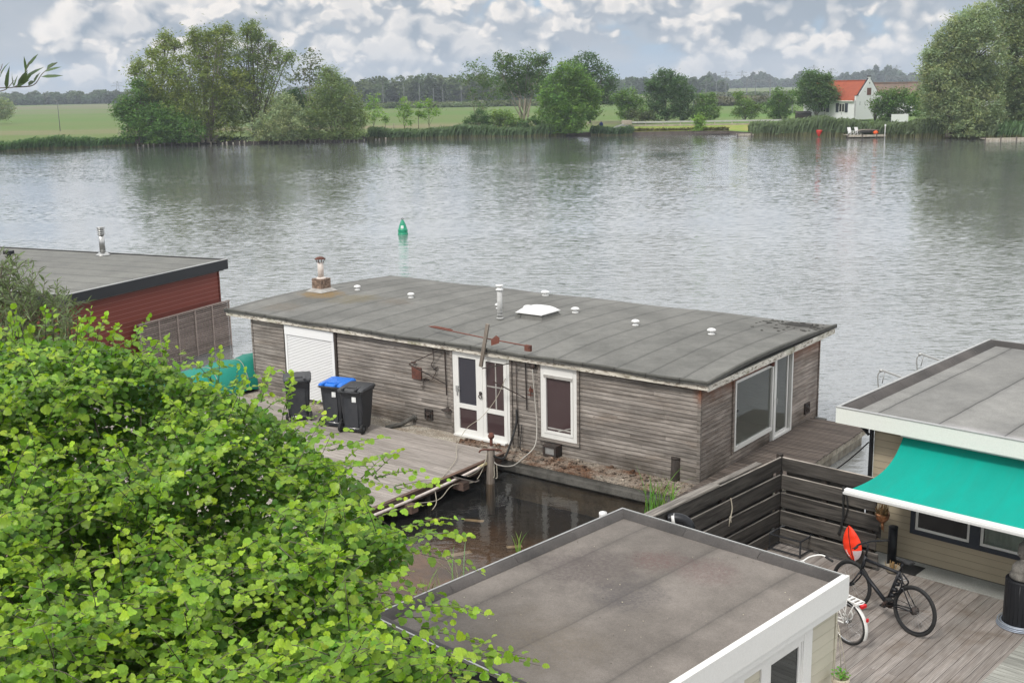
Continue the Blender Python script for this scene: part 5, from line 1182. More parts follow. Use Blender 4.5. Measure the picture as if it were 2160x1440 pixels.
# black planter, bust and hose coil
q = at(2146, 1318, .6); PQ = (q.x + .02, q.y, .602)
p = MB(); n = 24; vs = []
for k in range(n):
    a0, a1 = 2 * PI * k / n, 2 * PI * (k + 1) / n - .03
    for a in (a0, a1): vs += [(.235 * math.cos(a), .235 * math.sin(a), 0), (.235 * math.cos(a), .235 * math.sin(a), .74)]
p.add(vs, [(4 * k, 4 * k + 2, 4 * k + 3, 4 * k + 1) for k in range(n)]); p.tube([(0, 0, .01), (0, 0, .735)], .228, 24); p.torus((0, 0, .735), .225, .014, 'Z', 24, 6)
p.build('black_planter', 'black_metal', None, loc=PQ, label='tall black stave planter at the right edge carrying a stone bust', cat='planter')
bu = empty('stone_bust', (PQ[0], PQ[1], PQ[2] + .75), R_(200), 'weathered grey stone head and shoulders standing on the black planter', 'statue')
p = MB(); p.lathe([(.0, 0), (.17, .0), (.19, .03), (.185, .07), (.15, .10), (.165, .13), (.16, .18), (.12, .235), (.075, .26), (.055, .29), (.055, .32)], (0, 0, 0), 20); p.build('shoulders', 'stone_grey', bu)
p = MB(); hd_ = [(.0, 0), (.05, .0), (.075, .04), (.092, .09), (.098, .14), (.09, .19), (.066, .23), (.03, .25), (.0, .252)]
p.lathe(hd_, (0, 0, .31), 20, M=Matrix.Diagonal((1.08, .88, 1, 1)))
p.add([(.098, -.012, .45), (.098, .012, .45), (.130, .014, .405), (.130, -.014, .405), (.10, -.016, .395), (.10, .016, .395)], [(0, 3, 2, 1), (3, 4, 5, 2), (0, 4, 3), (1, 2, 5)])
for s_ in (-1, 1): p.lathe([(.0, -.02), (.02, -.01), (.022, .01), (.0, .02)], (0.0, s_ * .088, .43), 8); p.lathe([(.0, -.01), (.014, 0), (.0, .01)], (.092, s_ * .032, .45), 8)
p.box(.09, .107, -.022, .022, .368, .376); p.build('head', 'stone_grey', bu)
p = MB(); p.lathe([(.101, .10), (.107, .15), (.098, .205), (.07, .245), (.03, .268), (.0, .27)], (-.012, 0, .31), 20, M=Matrix.Diagonal((1.05, .92, 1, 1)))
for i in range(40): a = random.uniform(0, 6.28); zz = random.uniform(.14, .24); r = .1 * math.sqrt(max(.05, 1 - ((zz - .12) / .16) ** 2)); p.lathe([(.0, -.014), (.016, 0), (.0, .014)], (r * 1.05 * math.cos(a) - .012, r * math.sin(a), .31 + zz), 6)
p.build('hair', 'stone_grey', bu)
p = MB()
for k in range(9): p.torus((random.uniform(-.012, .012), random.uniform(-.012, .012), .015 + (k % 3) * .026), .262 + .022 * (k // 3), .011, 'Z', 32, 6, col=random.choice([(1, 1, 1), (.8, .9, 1.1)]))
p.build('coiled_hose', 'galvanised', None, loc=PQ, label='grey blue garden hose coiled round the foot of the black planter', cat='hose')

# ================================================================ BICYCLES
def bike(rear, front, lean, paint, tyre, label, city):
    rear, front = Vector((*rear, .602)), Vector((*front, .602)); d = front - rear; a = math.atan2(d.y, d.x); wbz = 1.08
    t = empty('bicycle', rear, a, label, 'bicycle'); t.scale = (1.08,) * 3 if not city else (1,) * 3; t.rotation_euler = (R_(lean), 0, a)
    Rw = .345
    def wheel(cx, name='wheel'):
        p = MB(); p.torus((cx, 0, Rw), Rw - .02, .024 if not city else .02, 'Y', 44, 8); ty = p.build('tyre', 'rubber', None)
        w_ = MB(); w_.torus((cx, 0, Rw), Rw - .045, .013, 'Y', 40, 6); w_.lathe([(.0, -.04), (.03, -.03), (.03, .03), (.0, .04)], (cx, 0, Rw), 12, M=Matrix.Rotation(PI / 2, 4, 'X'))
        wo = w_.build(name, tyre, t); ty.parent = wo
        s_ = MB(); ns = 28
        for k in range(ns):
            b = 2 * PI * k / ns; b0 = b + (.5 if k % 2 else -.5); yy = .025 if k % 4 < 2 else -.025
            s_.tube([(cx + .028 * math.cos(b0), yy, Rw + .028 * math.sin(b0)), (cx + (Rw - .05) * math.cos(b), 0, Rw + (Rw - .05) * math.sin(b))], .0016, 3, cap=False)
        s_.build('spokes', 'chrome' if city else 'galvanised', wo, kind='stuff'); return wo
    wheel(0); wheel(wbz)
    fr_ = MB(); bb = Vector((.46, 0, .29)); st = Vector((.30, 0, .80)); hd0 = Vector((.93, 0, .60)); hd1 = Vector((.89, 0, .80))
    if city: st = Vector((.28, 0, .78)); hd1 = Vector((.85, 0, .86)); hd0 = Vector((.90, 0, .66))
    r = .02 if city else .024
    if city: fr_.tube(spline([bb + Vector((.0, 0, .02)), Vector((.62, 0, .34)), Vector((.80, 0, .55)), hd0 + Vector((-.005, 0, .05))]), r, 10); fr_.tube(spline([bb.lerp(st, .35), Vector((.6, 0, .48)), Vector((.78, 0, .66)), hd1]), r * .9, 10)
    else: fr_.tube([bb, hd0], r * 1.25, 10); fr_.tube([st - (st - bb) * .04, hd1 + Vector((0, 0, -.02))], r, 10)
    fr_.tube([bb, st], r, 10); fr_.tube([hd0 + Vector((.008, 0, -.03)), hd1 + Vector((-.01, 0, .03))], r * 1.1, 10)
    for s_ in (-.055, .055):
        fr_.tube([bb + Vector((0, s_ * .4, 0)), Vector((0, s_, Rw))], .011, 8); fr_.tube([st + Vector((.01, s_ * .3, -.06)), Vector((0, s_, Rw))], .008, 8)
        fr_.tube([hd0 + Vector((.01, s_ * .9, -.04)), hd0 + Vector((.07, s_, -.15)), Vector((wbz, s_, Rw))], .012, 8)
    fr_.tube([hd0 + Vector((.01, -.05, -.04)), hd0 + Vector((.01, .05, -.04))], .016, 8); fr_.build('frame', paint, t)
    sa = MB(); sp_ = st + (st - bb).normalized() * .16
    sa.tube([st, sp_], .014, 8); sa.build('seat_post', 'chrome' if city else 'black_metal', t)
    sa = MB(); sec = [(-.14, .075, .02), (-.10, .085, .03), (-.03, .06, .022), (.05, .03, .02), (.13, .018, .012)]; vs = []
    for x, w_, hh in sec: vs += [sp_ + Vector((x, w_ * math.cos(k * PI / 4), .02 + hh * math.sin(k * PI / 4))) for k in range(5)] + [sp_ + Vector((x, w_ * .7 * math.cos(PI + k * PI / 4), .015)) for k in range(1, 4)]
    sa.add(vs, [(i * 8 + k, i * 8 + (k + 1) % 8, (i + 1) * 8 + (k + 1) % 8, (i + 1) * 8 + k) for i in range(4) for k in range(8)] + [tuple(range(8)), tuple(reversed(range(32, 40)))], smooth=True); sa.build('saddle', 'rubber', t)
    hb_ = MB(); top = hd1 + Vector((-.03, 0, .10 if city else .20)); hb_.tube([hd1, top, top + Vector((.05, 0, .02))], .014, 8)
    if city: hb_.tube(spline([top + Vector((-.24, -.30, .05)), top + Vector((-.06, -.28, .08)), top + Vector((.04, -.14, .06)), top + Vector((.05, 0, .03)), top + Vector((.04, .14, .06)), top + Vector((-.06, .28, .08)), top + Vector((-.24, .30, .05))]), .012, 8)
    else: hb_.tube(spline([top + Vector((-.05, -.34, .03)), top + Vector((.04, -.16, .02)), top + Vector((.05, 0, .02)), top + Vector((.04, .16, .02)), top + Vector((-.05, .34, .03))]), .013, 8)
    ho_ = hb_.build('handlebar', 'white_paint' if city else 'black_metal', t)
    for s_ in (-1, 1):
        g_ = MB()
        if city: g_.tube([top + Vector((-.12, s_ * .295, .07)), top + Vector((-.26, s_ * .30, .045))], .018, 8)
        else: g_.tube([top + Vector((-.01, s_ * .25, .025)), top + Vector((-.055, s_ * .36, .03))], .018, 8); g_.tube([top + Vector((.02, s_ * .2, .01)), top + Vector((.03, s_ * .30, -.01))], .006, 6)
        g_.build('grip', 'rubber', ho_)
    cr = MB(); cr.lathe([(.0, -.004), (.085, -.004), (.085, .004), (.0, .004)], bb + Vector((0, -.05, 0)), 24, M=Matrix.Rotation(PI / 2, 4, 'X'))
    cr.bar(bb + Vector((0, -.065, 0)), bb + Vector((.12, -.07, -.11)), .02, .03); cr.bar(bb + Vector((0, .065, 0)), bb + Vector((-.12, .07, .11)), .02, .03)
    cr.tube([bb + Vector((0, -.08, 0)), bb + Vector((0, .08, 0))], .022, 10); cro = cr.build('crank', 'dark_iron', t)
    for v_, s_ in ((Vector((.12, -.11, -.11)), -1), (Vector((-.12, .11, .11)), 1)): MB().box(-.04, .04, -.045, .045, -.012, .012, M=Matrix.Translation(bb + v_)).build('pedal', 'rubber', cro)
    c_ = MB(); c_.tube([bb + Vector((0, -.05, .085)), Vector((0, -.05, Rw + .035)), Vector((-.035, -.05, Rw)), Vector((0, -.05, Rw - .035)), bb + Vector((0, -.05, -.085))], .005, 4); c_.build('chain', 'dark_iron', t)
    if not city:
        b_ = MB(); dn = (st - bb).normalized()
        for k in range(4): c = bb.lerp(st, .28 + .18 * k); b_.lathe([(.0, -.03), (.035 + .012 * (k % 2), -.02), (.035, .02), (.0, .03)], c + Vector((-.04, 0, 0)), 10)
        b_.tube(spline([st + Vector((-.02, .03, .02)), st + Vector((-.1, .06, -.1)), st + Vector((-.06, .05, -.25)), st + Vector((.02, .04, -.32))]), .012, 7); b_.tube(spline([st + Vector((-.02, -.03, -.02)), st + Vector((-.12, -.05, -.12)), st + Vector((-.03, -.05, -.22))]), .012, 7)
        b_.build('chain_lock', 'black_metal', t); k_ = MB(); k_.torus(st + Vector((-.07, 0, -.08)), .05, .006, 'Z', 14, 5); k_.torus(st + Vector((-.05, 0, -.2)), .06, .005, 'Z', 14, 5); k_.build('brake_cable', 'chrome', t)
        h_ = MB(); h_.lathe([(.0, -.05), (.05, -.04), (.055, .0), (.05, .04), (.0, .05)], (0, 0, Rw), 14, M=Matrix.Rotation(PI / 2, 4, 'X')); h_.build('hub_gear', 'dark_iron', t)
    else:
        f_ = MB()
        def fender(cx, a0, a1):
            vs = []; n_ = 22
            for i in range(n_ + 1):
                a = a0 + (a1 - a0) * i / n_
                for yy, rr in ((-.03, Rw + .012), (-.018, Rw + .028), (.018, Rw + .028), (.03, Rw + .012)): vs.append((cx + rr * math.cos(a), yy, Rw + rr * math.sin(a)))
            f_.add(vs, [(i * 4 + k, i * 4 + k + 1, i * 4 + k + 5, i * 4 + k + 4) for i in range(n_) for k in range(3)], smooth=True)
        fender(0, R_(35), R_(205)); f_.build('mudguard', 'white_paint', t); f_ = MB(); fender(wbz, R_(20), R_(165)); f_.build('mudguard', 'white_paint', t)
        r_ = MB()
        for yy in (-.065, .065): r_.tube([(.22, yy, .74), (-.26, yy, .74)], .009, 6); r_.tube([(-.05, yy, .74), (0, yy * 1.0, Rw)], .007, 6); r_.tube([(-.2, yy, .74), (0, yy, Rw)], .007, 6)
        r_.tube([(-.26, -.065, .74), (-.28, 0, .74), (-.26, .065, .74)], .009, 6)
        for k in range(6): r_.box(.16 - k * .08, .175 - k * .08 + .02, -.065, .065, .736, .748)
        r_.build('luggage_rack', 'white_paint', t)
        l_ = MB(); l_.bbox(-.32, -.27, -.05, .05, .69, .735, .006); l_.bbox(-.385, -.36, -.02, .02, .50, .55, .005); l_.build('rear_light', 'reflector_red', t)
        k_ = MB(); k_.torus((.04, -.055, Rw + .1), .09, .01, 'Y', 20, 6, 2.2, 6.0); k_.build('ring_lock', 'white_paint', t)
        k_ = MB(); k_.tube([(.15, .06, .30), (.05, .2, .02)], .009, 6); k_.build('kickstand', 'galvanised', t)
    return t
bike((5.83, 15.66), (5.13, 16.72), 4, 'black_metal', 'black_metal', 'black bicycle with a straight bar standing on the timber deck', False)
bike((4.80, 15.42), (4.20, 16.40), -3, 'white_paint', 'chrome', 'white city bicycle half hidden by the shed, with white luggage rack and red rear light', True)
# a dark crate frame behind the shed edge
q = at(1668, 1160, .6); cf = empty('black_crate', (q.x, q.y, .602), RA, 'black open crate between the shed and the fence', 'crate')
p = MB(); 
for x in (-.3, .3):
    for y in (-.22, .22): p.box(x - .012, x + .012, y - .012, y + .012, 0, .3)
for z in (.03, .29):
    p.box(-.3, .3, -.232, -.208, z, z + .02); p.box(-.3, .3, .208, .232, z, z + .02); p.box(-.312, -.288, -.208, .208, z, z + .02); p.box(.288, .312, -.208, .208, z, z + .02)
p.build('crate_body', 'black_plastic', cf)

# ================================================================ RED CUSHION
q = at(1813, 1185, 1.12); cu_ = empty('red_buoyancy_cushion', rl(.66, -.46, .74), RA + R_(-8), 'bright red quilted leaf shaped cushion with a grey corner, hanging at the fence end', 'cushion')
cu_.scale = (1.15, 1.1, 1.02); cu_.rotation_euler = (0, R_(-14), RA + R_(-6))
p = MB(); vs = []; NU, NV = 16, 9
def cuo(u, v, sgn):
    w_ = .155 * math.sin(PI * min(1, max(0, u)) ** .85) ** .75; x = (v * 2 - 1) * w_; z = u * .60
    th = .05 * (math.sin(PI * u) ** .5) * (1 - (2 * v - 1) ** 2) ** .5 * (1 - .45 * math.exp(-((x) / .012) ** 2)) * (1 - .3 * math.exp(-(((u * 4) % 1 - .5) / .12) ** 2))
    return (x, sgn * th, z)
for sgn in (-1, 1):
    vs = [cuo(i / NU, j / NV, sgn) for i in range(NU + 1) for j in range(NV + 1)]
    for i in range(NU):
        for j in range(NV):
            a = i * (NV + 1) + j; f_ = (a, a + 1, a + NV + 2, a + NV + 1); f_ = f_ if sgn < 0 else f_[::-1]
    fs = [((a := i * (NV + 1) + j), a + 1, a + NV + 2, a + NV + 1)[::(1 if sgn < 0 else -1)] for i in range(NU) for j in range(NV)]
    p.add(vs, fs, smooth=True)
cq = p.build('cover', 'vest_red', cu_)
p = MB(); vs = []; fs = []
for i in range(0, 6):
    for j in range(5, NV + 1): x, y_, z = cuo(i / NU, j / NV, -1); vs.append((x * 1.02, y_ - .004, z))
p.add(vs, [(i * 5 + j, i * 5 + j + 1, i * 5 + j + 6, i * 5 + j + 5) for i in range(5) for j in range(4)], smooth=True); p.build('grey_corner', 'vest_grey', cu_)
p = MB(); p.tube([(0, -.03, .02), (0, -.056, .15), (0, -.056, .3), (0, -.05, .45), (0, -.02, .585)], .005, 5)
for u in (.3, .5, .7): p.tube([cuo(u, .08, -1), cuo(u + .03, .5, -1), cuo(u, .92, -1)], .003, 4)
p.build('seam', 'rubber', cu_)
p = MB()
for k in range(7):     # small white printed strokes down the lower left edge
    x, y_, z = cuo(.13 + k * .032, .2, -1); p.box(x - .012, x + .010, y_ - .006, y_ - .004, z, z + .004 + .007 * (k % 2)); p.box(x - .004 + .006 * (k % 2), x + .0 + .006 * (k % 2), y_ - .006, y_ - .004, z, z + .014)
p.build('white_print', 'sticker_white', cu_)

# ================================================================ CHANNEL BUOY
q = at(850, 494, 0); by = empty('channel_buoy', (q.x, q.y, 0), R_(20), 'green cone shaped channel buoy floating in the river', 'buoy')
p = MB(); p.lathe([(.30, -.35), (.31, .0), (.31, .07), (.285, .085), (.285, .10), (.29, .24), (.30, .27), (.28, .29), (.20, .55), (.11, .78), (.06, .86), (.0, .87)], (0, 0, 0), 28); p.build('body', 'buoy_green', by)
p = MB(); p.torus((0, 0, .92), .055, .016, 'Y', 16, 6); p.build('lifting_eye', 'rubber', by)
p = MB(); M_ = Matrix.Translation((-.09, -.208, .37)) @ Matrix.Rotation(R_(-23), 4, 'Z') @ Matrix.Rotation(R_(-19), 4, 'X')
for a in ((-.075, .075, .14, .17), (-.075, .075, 0, .03), (-.075, -.04, .03, .14), (.04, .075, .03, .14), (-.04, .0, .075, .10), (0.0, .03, .05, .115)): p.box(a[0], a[1], -.035, .0, a[2], a[3], M=M_)
p.build('white_marking', 'sticker_white', by)

# ================================================================ FOLIAGE HELPERS
def unit(n, g): 
    v = g.normal(size=(n, 3)); return v / np.linalg.norm(v, axis=1, keepdims=True)
def leaf_quads(P, size, g, aspect=.55, up=.5, dirs=None):
    """rhombus leaf / leaf-cluster faces at points P; returns V, F"""
    n = len(P); nrm = unit(n, g); nrm[:, 2] = np.abs(nrm[:, 2]) + up; nrm /= np.linalg.norm(nrm, axis=1, keepdims=True)
    t_ = unit(n, g)
    if dirs is not None: t_ = t_ * .6 + dirs
    t_ -= (t_ * nrm).sum(1, keepdims=True) * nrm; t_ /= np.linalg.norm(t_, axis=1, keepdims=True) + 1e-9
    b = np.cross(nrm, t_); s = size * (.6 + .8 * g.random((n, 1)))
    V = np.stack([P - t_ * s * .5, P + b * s * aspect * .5 + nrm * s * .06, P + t_ * s * .5, P - b * s * aspect * .5 + nrm * s * .06], 1).reshape(-1, 3)
    return V, np.arange(4 * n).reshape(n, 4)
def branchtubes(segs, n=6):
    """segs: list of (points, radii)"""
    p = MB()
    for pts, rs in segs: p.tube(pts, rs, n)
    return p
def tree(name, px, ybase, Y, blobs, leaf, col, label, cat='tree', group=None, seed=0, dens=1.0, sub=.30, fill=.8, bark='bark', trunk=.25, trunks=1, aspect=.5, var=.28, droop=0, zbase=.5, flat=1.0, sparse=0, dirs=None, mat='leaf'):
    """blobs: (px, py, radius in photo pixels, [vertical squash]) measured on the photo; becomes a real 3-D crown round distance Y"""
    g = np.random.default_rng(seed + 11); base = atY(px, ybase, Y); base = Vector((base.x, base.y, zbase)); k = Y / F
    t = empty(name, base, 0, label, cat, group)
    Vs = []; Fs = []; Cs = []; off = 0; segs = []; B = []
    for b in blobs:
        c = atY(b[0], b[1], Y); r = b[2] * k; sq = b[3] if len(b) > 3 else 1.0
        c = np.array([c.x, c.y, c.z]) - np.array(base); c[1] += g.uniform(-.5, .5) * r; B.append((c, r, sq))
    crown_lo = min(c[2] - r for c, r, s in B)
    for bi, (c, r, sq) in enumerate(B):
        area = 4 * PI * r * r; nsub = int(min(650, max(16, dens * 11 * area / (sub * sub * PI * 4))))
        d = unit(nsub, g); rad = r * (.45 + .55 * g.random((nsub, 1)) ** .5)
        sc_c = c + d * rad * np.array([1, 1, sq * flat])
        sc_c[:, 2] = np.maximum(sc_c[:, 2], .15)
        srad = sub * (.6 + .8 * g.random(nsub))
        m = int(max(6, dens * 14 * fill * (sub / leaf) ** 2))
        idx = np.repeat(np.arange(nsub), m)
        off_ = g.normal(size=(nsub * m, 3)) * .5 * srad[idx][:, None] * np.array([1.15, 1.15, .8])
        P = sc_c[idx] + off_
        wsp = g.random(nsub * m) < .04; P[wsp] += off_[wsp] * .7 + np.array([0, 0, .35]) * srad[idx][wsp][:, None]
        P[:, 2] = np.maximum(P[:, 2], .1) - droop * np.abs(off_[:, 0]) 
        V, Fc = leaf_quads(P, leaf, g, aspect, dirs=dirs)
        tint = (1 + var * (g.random(nsub) * 2 - 1))[idx] * (1 + .18 * (g.random(nsub * m) * 2 - 1))
        hue = (g.random(nsub) * 2 - 1)[idx] * .12
        C = np.array(col)[None, :] * np.array([1.65, 1.75, 1.45]) * tint[:, None] * np.stack([1 + hue, np.ones_like(hue), 1 - hue], 1)
        Vs.append(V); Fs.append(Fc + off); Cs.append(C); off += len(V)
        # limb to the blob and twigs in it
        tb = np.array([g.uniform(-1, 1) * trunk * 1.5 * (trunks > 1), 0, 0]); h0 = max(.3, crown_lo * .6) if crown_lo > 1 else .4
        s0 = np.array([tb[0], tb[1], h0 * g.uniform(.4, 1)]); mid = s0 * .5 + c * .5 + np.array([g.uniform(-.1, .1) * r, g.uniform(-.1, .1) * r, .12 * r])
        segs.append(([s0, mid, c], [trunk * .5, trunk * .34, trunk * .16]))
        for q in range(min(nsub, 12 if r > 1.2 else 6)): segs.append(([c * .8 + mid * .2, c * .4 + sc_c[q] * .6, sc_c[q]], [trunk * .17, trunk * .09, trunk * .03]))
    V = np.concatenate(Vs); Fc = np.concatenate(Fs); C = np.concatenate(Cs)
    fast('crown', V, Fc, C, mat, t)
    top = B[int(np.argmax([r for c, r, s in B]))][0]
    for q in range(trunks):
        dx = (q - (trunks - 1) / 2) * trunk * 2.2; hgt = max(.8, crown_lo + .5)
        segs.append(([(dx, 0, -.3), (dx * 1.3 + .05 * top[0], 0, hgt * .5), (dx * 1.8 + .25 * top[0], .1, hgt)], [trunk, trunk * .82, trunk * .62]))
    branchtubes(segs, 6).build('trunk', bark, t)
    return t

GW = (.105, .135, .062)     # willow grey-green
OL = (.115, .140, .040)
MG = (.060, .110, .030)     # mid green
DG = (.042, .078, .028)     # dark green
LG = (.115, .185, .038)     # light green
SV = (.16, .185, .12)     # silvery willow

# ---- the large willow group
fg = 'large trees on the far bank'
tree('willow', 330, 296, 200, [(345, 170, 52), (310, 150, 28), (355, 118, 32), (350, 90, 17), (300, 205, 38), (365, 215, 55), (330, 250, 50), (352, 76, 8), (290, 132, 9), (320, 112, 9), (372, 92, 8), (285, 150, 8)], .55, OL, 'olive green willow with feathery top at the left end of the large willow group', group=fg, seed=1, dens=.62, sub=1.0, trunk=.32, trunks=2, droop=.25, aspect=.32)
tree('willow', 440, 300, 199, [(430, 110, 42), (415, 92, 26), (455, 150, 58), (470, 82, 26), (400, 165, 50), (440, 215, 62), (485, 190, 48), (400, 235, 48), (470, 262, 42), (475, 62, 9), (412, 72, 10), (440, 76, 9), (460, 68, 8)], .55, OL, 'broad olive willow with leaning pale trunks in the middle of the large group', group=fg, seed=2, dens=.66, sub=1.05, trunk=.4, trunks=3, droop=.25, aspect=.32, bark='pale_bark')
tree('willow', 540, 298, 203, [(525, 100, 34), (530, 70, 18), (515, 140, 46), (560, 120, 30), (595, 125, 24), (545, 185, 50), (575, 160, 30), (500, 215, 45), (560, 232, 50), (530, 54, 8), (520, 66, 9), (546, 74, 8), (572, 98, 9), (608, 118, 8)], .55, (.10, .128, .045), 'tall airy willow with upright twigs at the right of the large group', group=fg, seed=3, dens=.55, sub=1.0, trunk=.34, trunks=2, droop=.2, aspect=.32)
tree('alder', 290, 300, 196, [(285, 235, 34), (262, 225, 20), (300, 190, 22), (325, 255, 34), (285, 272, 30), (255, 240, 15), (350, 235, 24)], .45, MG, 'low spreading bright green alder at the left foot of the willow group', group=fg, seed=4, dens=.75, sub=.8, trunk=.2, trunks=2)
tree('bush', 375, 302, 194, [(360, 262, 36), (400, 275, 30), (335, 285, 22)], .42, MG, 'rounded mid green bush below the willow group near the stakes', 'bush', 'shrubs on the far bank', seed=5, dens=.8, sub=.75, trunk=.12, trunks=2)
tree('grey_willow', 590, 300, 197, [(570, 262, 34), (620, 258, 36), (600, 225, 26), (540, 280, 22), (605, 280, 24)], .45, SV, 'grey green bushy willow below the right side of the large group', 'bush', 'shrubs on the far bank', seed=6, dens=.8, sub=.75, trunk=.12, trunks=3, droop=.2, aspect=.35)
tree('alder', 655, 285, 212, [(655, 128, 22), (640, 150, 18), (672, 160, 20), (622, 165, 12), (655, 175, 20)], .5, (.07, .085, .045), 'slender open topped alder standing between the two willows', group=fg, seed=7, dens=.42, sub=.7, trunk=.16, bark='pale_bark')
tree('bush', 640, 280, 214, [(625, 215, 26), (650, 225, 24), (610, 235, 18)], .45, DG, 'dark green bush behind the round willow', 'bush', 'shrubs on the far bank', seed=8, dens=.8, sub=.7, trunk=.12)
tree('willow', 705, 298, 198, [(700, 190, 36), (725, 215, 38), (680, 225, 36), (745, 245, 30), (705, 255, 44), (660, 262, 30), (745, 275, 26), (695, 160, 20), (690, 150, 11)], .45, (.105, .135, .058), 'round grey green willow right of the large willow group', group=fg, seed=9, dens=.75, sub=.8, trunk=.25, trunks=3, droop=.25, aspect=.32)
# ---- saplings
for i, (px, yb, bl, lab) in enumerate(((788, 270, [(788, 208, 11), (800, 235, 12), (785, 245, 10), (778, 225, 8)], 'leftmost thin sapling in the strip behind the reeds'), (853, 270, [(853, 218, 11), (848, 238, 13), (858, 255, 12), (862, 232, 9)], 'plump light green sapling in the gap of the meadow'), (883, 268, [(884, 222, 6), (882, 240, 5)], 'narrow sapling close beside the spreading one'), (905, 268, [(903, 215, 9), (905, 235, 11), (920, 235, 9), (895, 245, 7)], 'spreading light green sapling with a tilted crown'), (813, 268, [(813, 252, 6)], 'tiny sapling between two taller ones'))):
    tree('sapling', px, yb, 236, bl, .42, LG, lab, 'sapling', 'saplings behind the reeds', seed=20 + i, dens=.5, sub=.6, trunk=.07)
# ---- middle group
tree('oak', 1005, 268, 238, [(1005, 150, 24), (1025, 165, 22), (985, 165, 14), (1040, 190, 26), (1000, 200, 18), (1020, 225, 14)], .5, (.06, .095, .035), 'thin leaved tree with bare lower stems left of the middle group', group=fg, seed=30, dens=.42, sub=.75, trunk=.13, trunks=3, bark='pale_bark')
tree('oak', 1105, 272, 228, [(1060, 130, 20), (1085, 145, 28), (1115, 130, 22), (1135, 145, 26), (1150, 125, 13), (1090, 175, 28), (1070, 195, 18), (1120, 175, 30), (1060, 160, 20)], .5, (.055, .092, .032), 'open crowned tree with sinuous bare trunks in the middle group', group=fg, seed=31, dens=.55, sub=.8, trunk=.28, trunks=3, bark='pale_bark')
tree('oak', 1245, 255, 252, [(1240, 140, 28), (1215, 145, 22), (1268, 165, 28), (1255, 195, 30), (1290, 175, 14), (1285, 205, 16)], .5, DG, 'dark spreading tree behind the bright round one', group=fg, seed=32, dens=.62, sub=.85, trunk=.26)
tree('lime', 1195, 288, 205, [(1200, 165, 34), (1180, 195, 40), (1225, 195, 36), (1165, 225, 32), (1205, 235, 44), (1240, 225, 26), (1195, 262, 30), (1250, 200, 16)], .45, (.075, .13, .032), 'dense light green round crowned tree by the water in the middle', group=fg, seed=33, dens=.8, sub=.8, trunk=.24, trunks=2, bark='pale_bark')
for i, (px, yb, bl, c, lab) in enumerate(((1010, 272, [(1010, 250, 17), (1030, 255, 13), (990, 258, 10)], DG, 'dark low bush under the thin leaved tree'), (1070, 275, [(1065, 250, 18), (1045, 258, 14), (1085, 258, 16), (1050, 240, 10)], (.10, .15, .04), 'yellow green bush behind the reed bed'), (1110, 285, [(1105, 268, 14), (1085, 272, 12)], DG, 'dark bush at the water below the open crowned tree'), (1140, 285, [(1140, 262, 13), (1160, 262, 15), (1125, 252, 8)], MG, 'small green bush left of the round tree trunk'))):
    tree('bush', px, yb, 215, bl, .4, c, lab, 'bush', 'shrubs on the far bank', seed=40 + i, dens=.75, sub=.6, trunk=.08, trunks=3)
# ---- right of the middle
for i, (px, yb, Y, bl, c, nm, lab) in enumerate((
    (1325, 256, 245, [(1325, 205, 20), (1310, 215, 15), (1345, 220, 16), (1320, 235, 18), (1350, 238, 14), (1300, 205, 10)], (.08, .135, .035), 'bush', 'light green shrub leaning on the dark garden hedge'),
    (1345, 256, 242, [(1335, 243, 12), (1355, 243, 12), (1370, 245, 10)], (.05, .06, .03), 'hedge', 'brownish hedge behind the crash barrier'),
    (1405, 255, 250, [(1400, 178, 30), (1425, 185, 28), (1445, 200, 22), (1385, 205, 26), (1415, 220, 32), (1385, 235, 20), (1440, 235, 20), (1400, 160, 12), (1375, 180, 12)], (.048, .085, .034), 'maple', 'dense dark green round tree standing behind the crash barrier'),
    (1487, 254, 250, [(1487, 218, 22), (1475, 235, 18), (1502, 235, 18), (1498, 208, 12), (1465, 240, 12)], (.08, .13, .035), 'bush', 'light green rounded bush left of the railway signal'),
    (1570, 254, 250, [(1570, 225, 18), (1555, 238, 12), (1585, 235, 15), (1558, 200, 9), (1600, 228, 8)], (.085, .13, .035), 'bush', 'straggly light green bush right of the railway signal'),
    (1645, 252, 250, [(1645, 215, 20), (1630, 230, 18), (1665, 225, 16), (1650, 240, 14), (1640, 195, 10), (1670, 200, 10)], (.07, .12, .032), 'bush', 'mid green bush left of the tree before the white house'),
    (1722, 252, 236, [(1715, 178, 28), (1735, 185, 26), (1700, 190, 22), (1748, 200, 20), (1700, 212, 18), (1725, 208, 26), (1745, 170, 12), (1708, 160, 12)], (.058, .098, .036), 'ash_tree', 'rounded wind combed tree partly hiding the red tiled roof'),
    (1880, 252, 222, [(1870, 215, 26), (1895, 222, 28), (1850, 225, 14), (1905, 200, 14), (1930, 225, 22), (1870, 240, 18)], (.06, .10, .03), 'bush', 'broad green bush right of the white gable'),
    (1960, 250, 214, [(1955, 205, 24), (1975, 215, 24), (1930, 210, 14), (1950, 228, 18)], (.07, .12, .03), 'bush', 'green shrub between the broad bush and the tall willows'),
    (1475, 280, 204, [(1475, 262, 6), (1476, 250, 5), (1473, 272, 6)], LG, 'sapling', 'small upright shrub at the edge of the mown bank'))):
    tree(nm, px, yb, Y, bl, .42, c, lab, {'bush': 'bush', 'hedge': 'hedge', 'sapling': 'sapling'}.get(nm, 'tree'), 'shrubs and trees along the far road', seed=60 + i, dens=.72, sub=.72, trunk=.06 if nm == 'sapling' else .15, trunks=2 if nm in ('bush',) else 1)
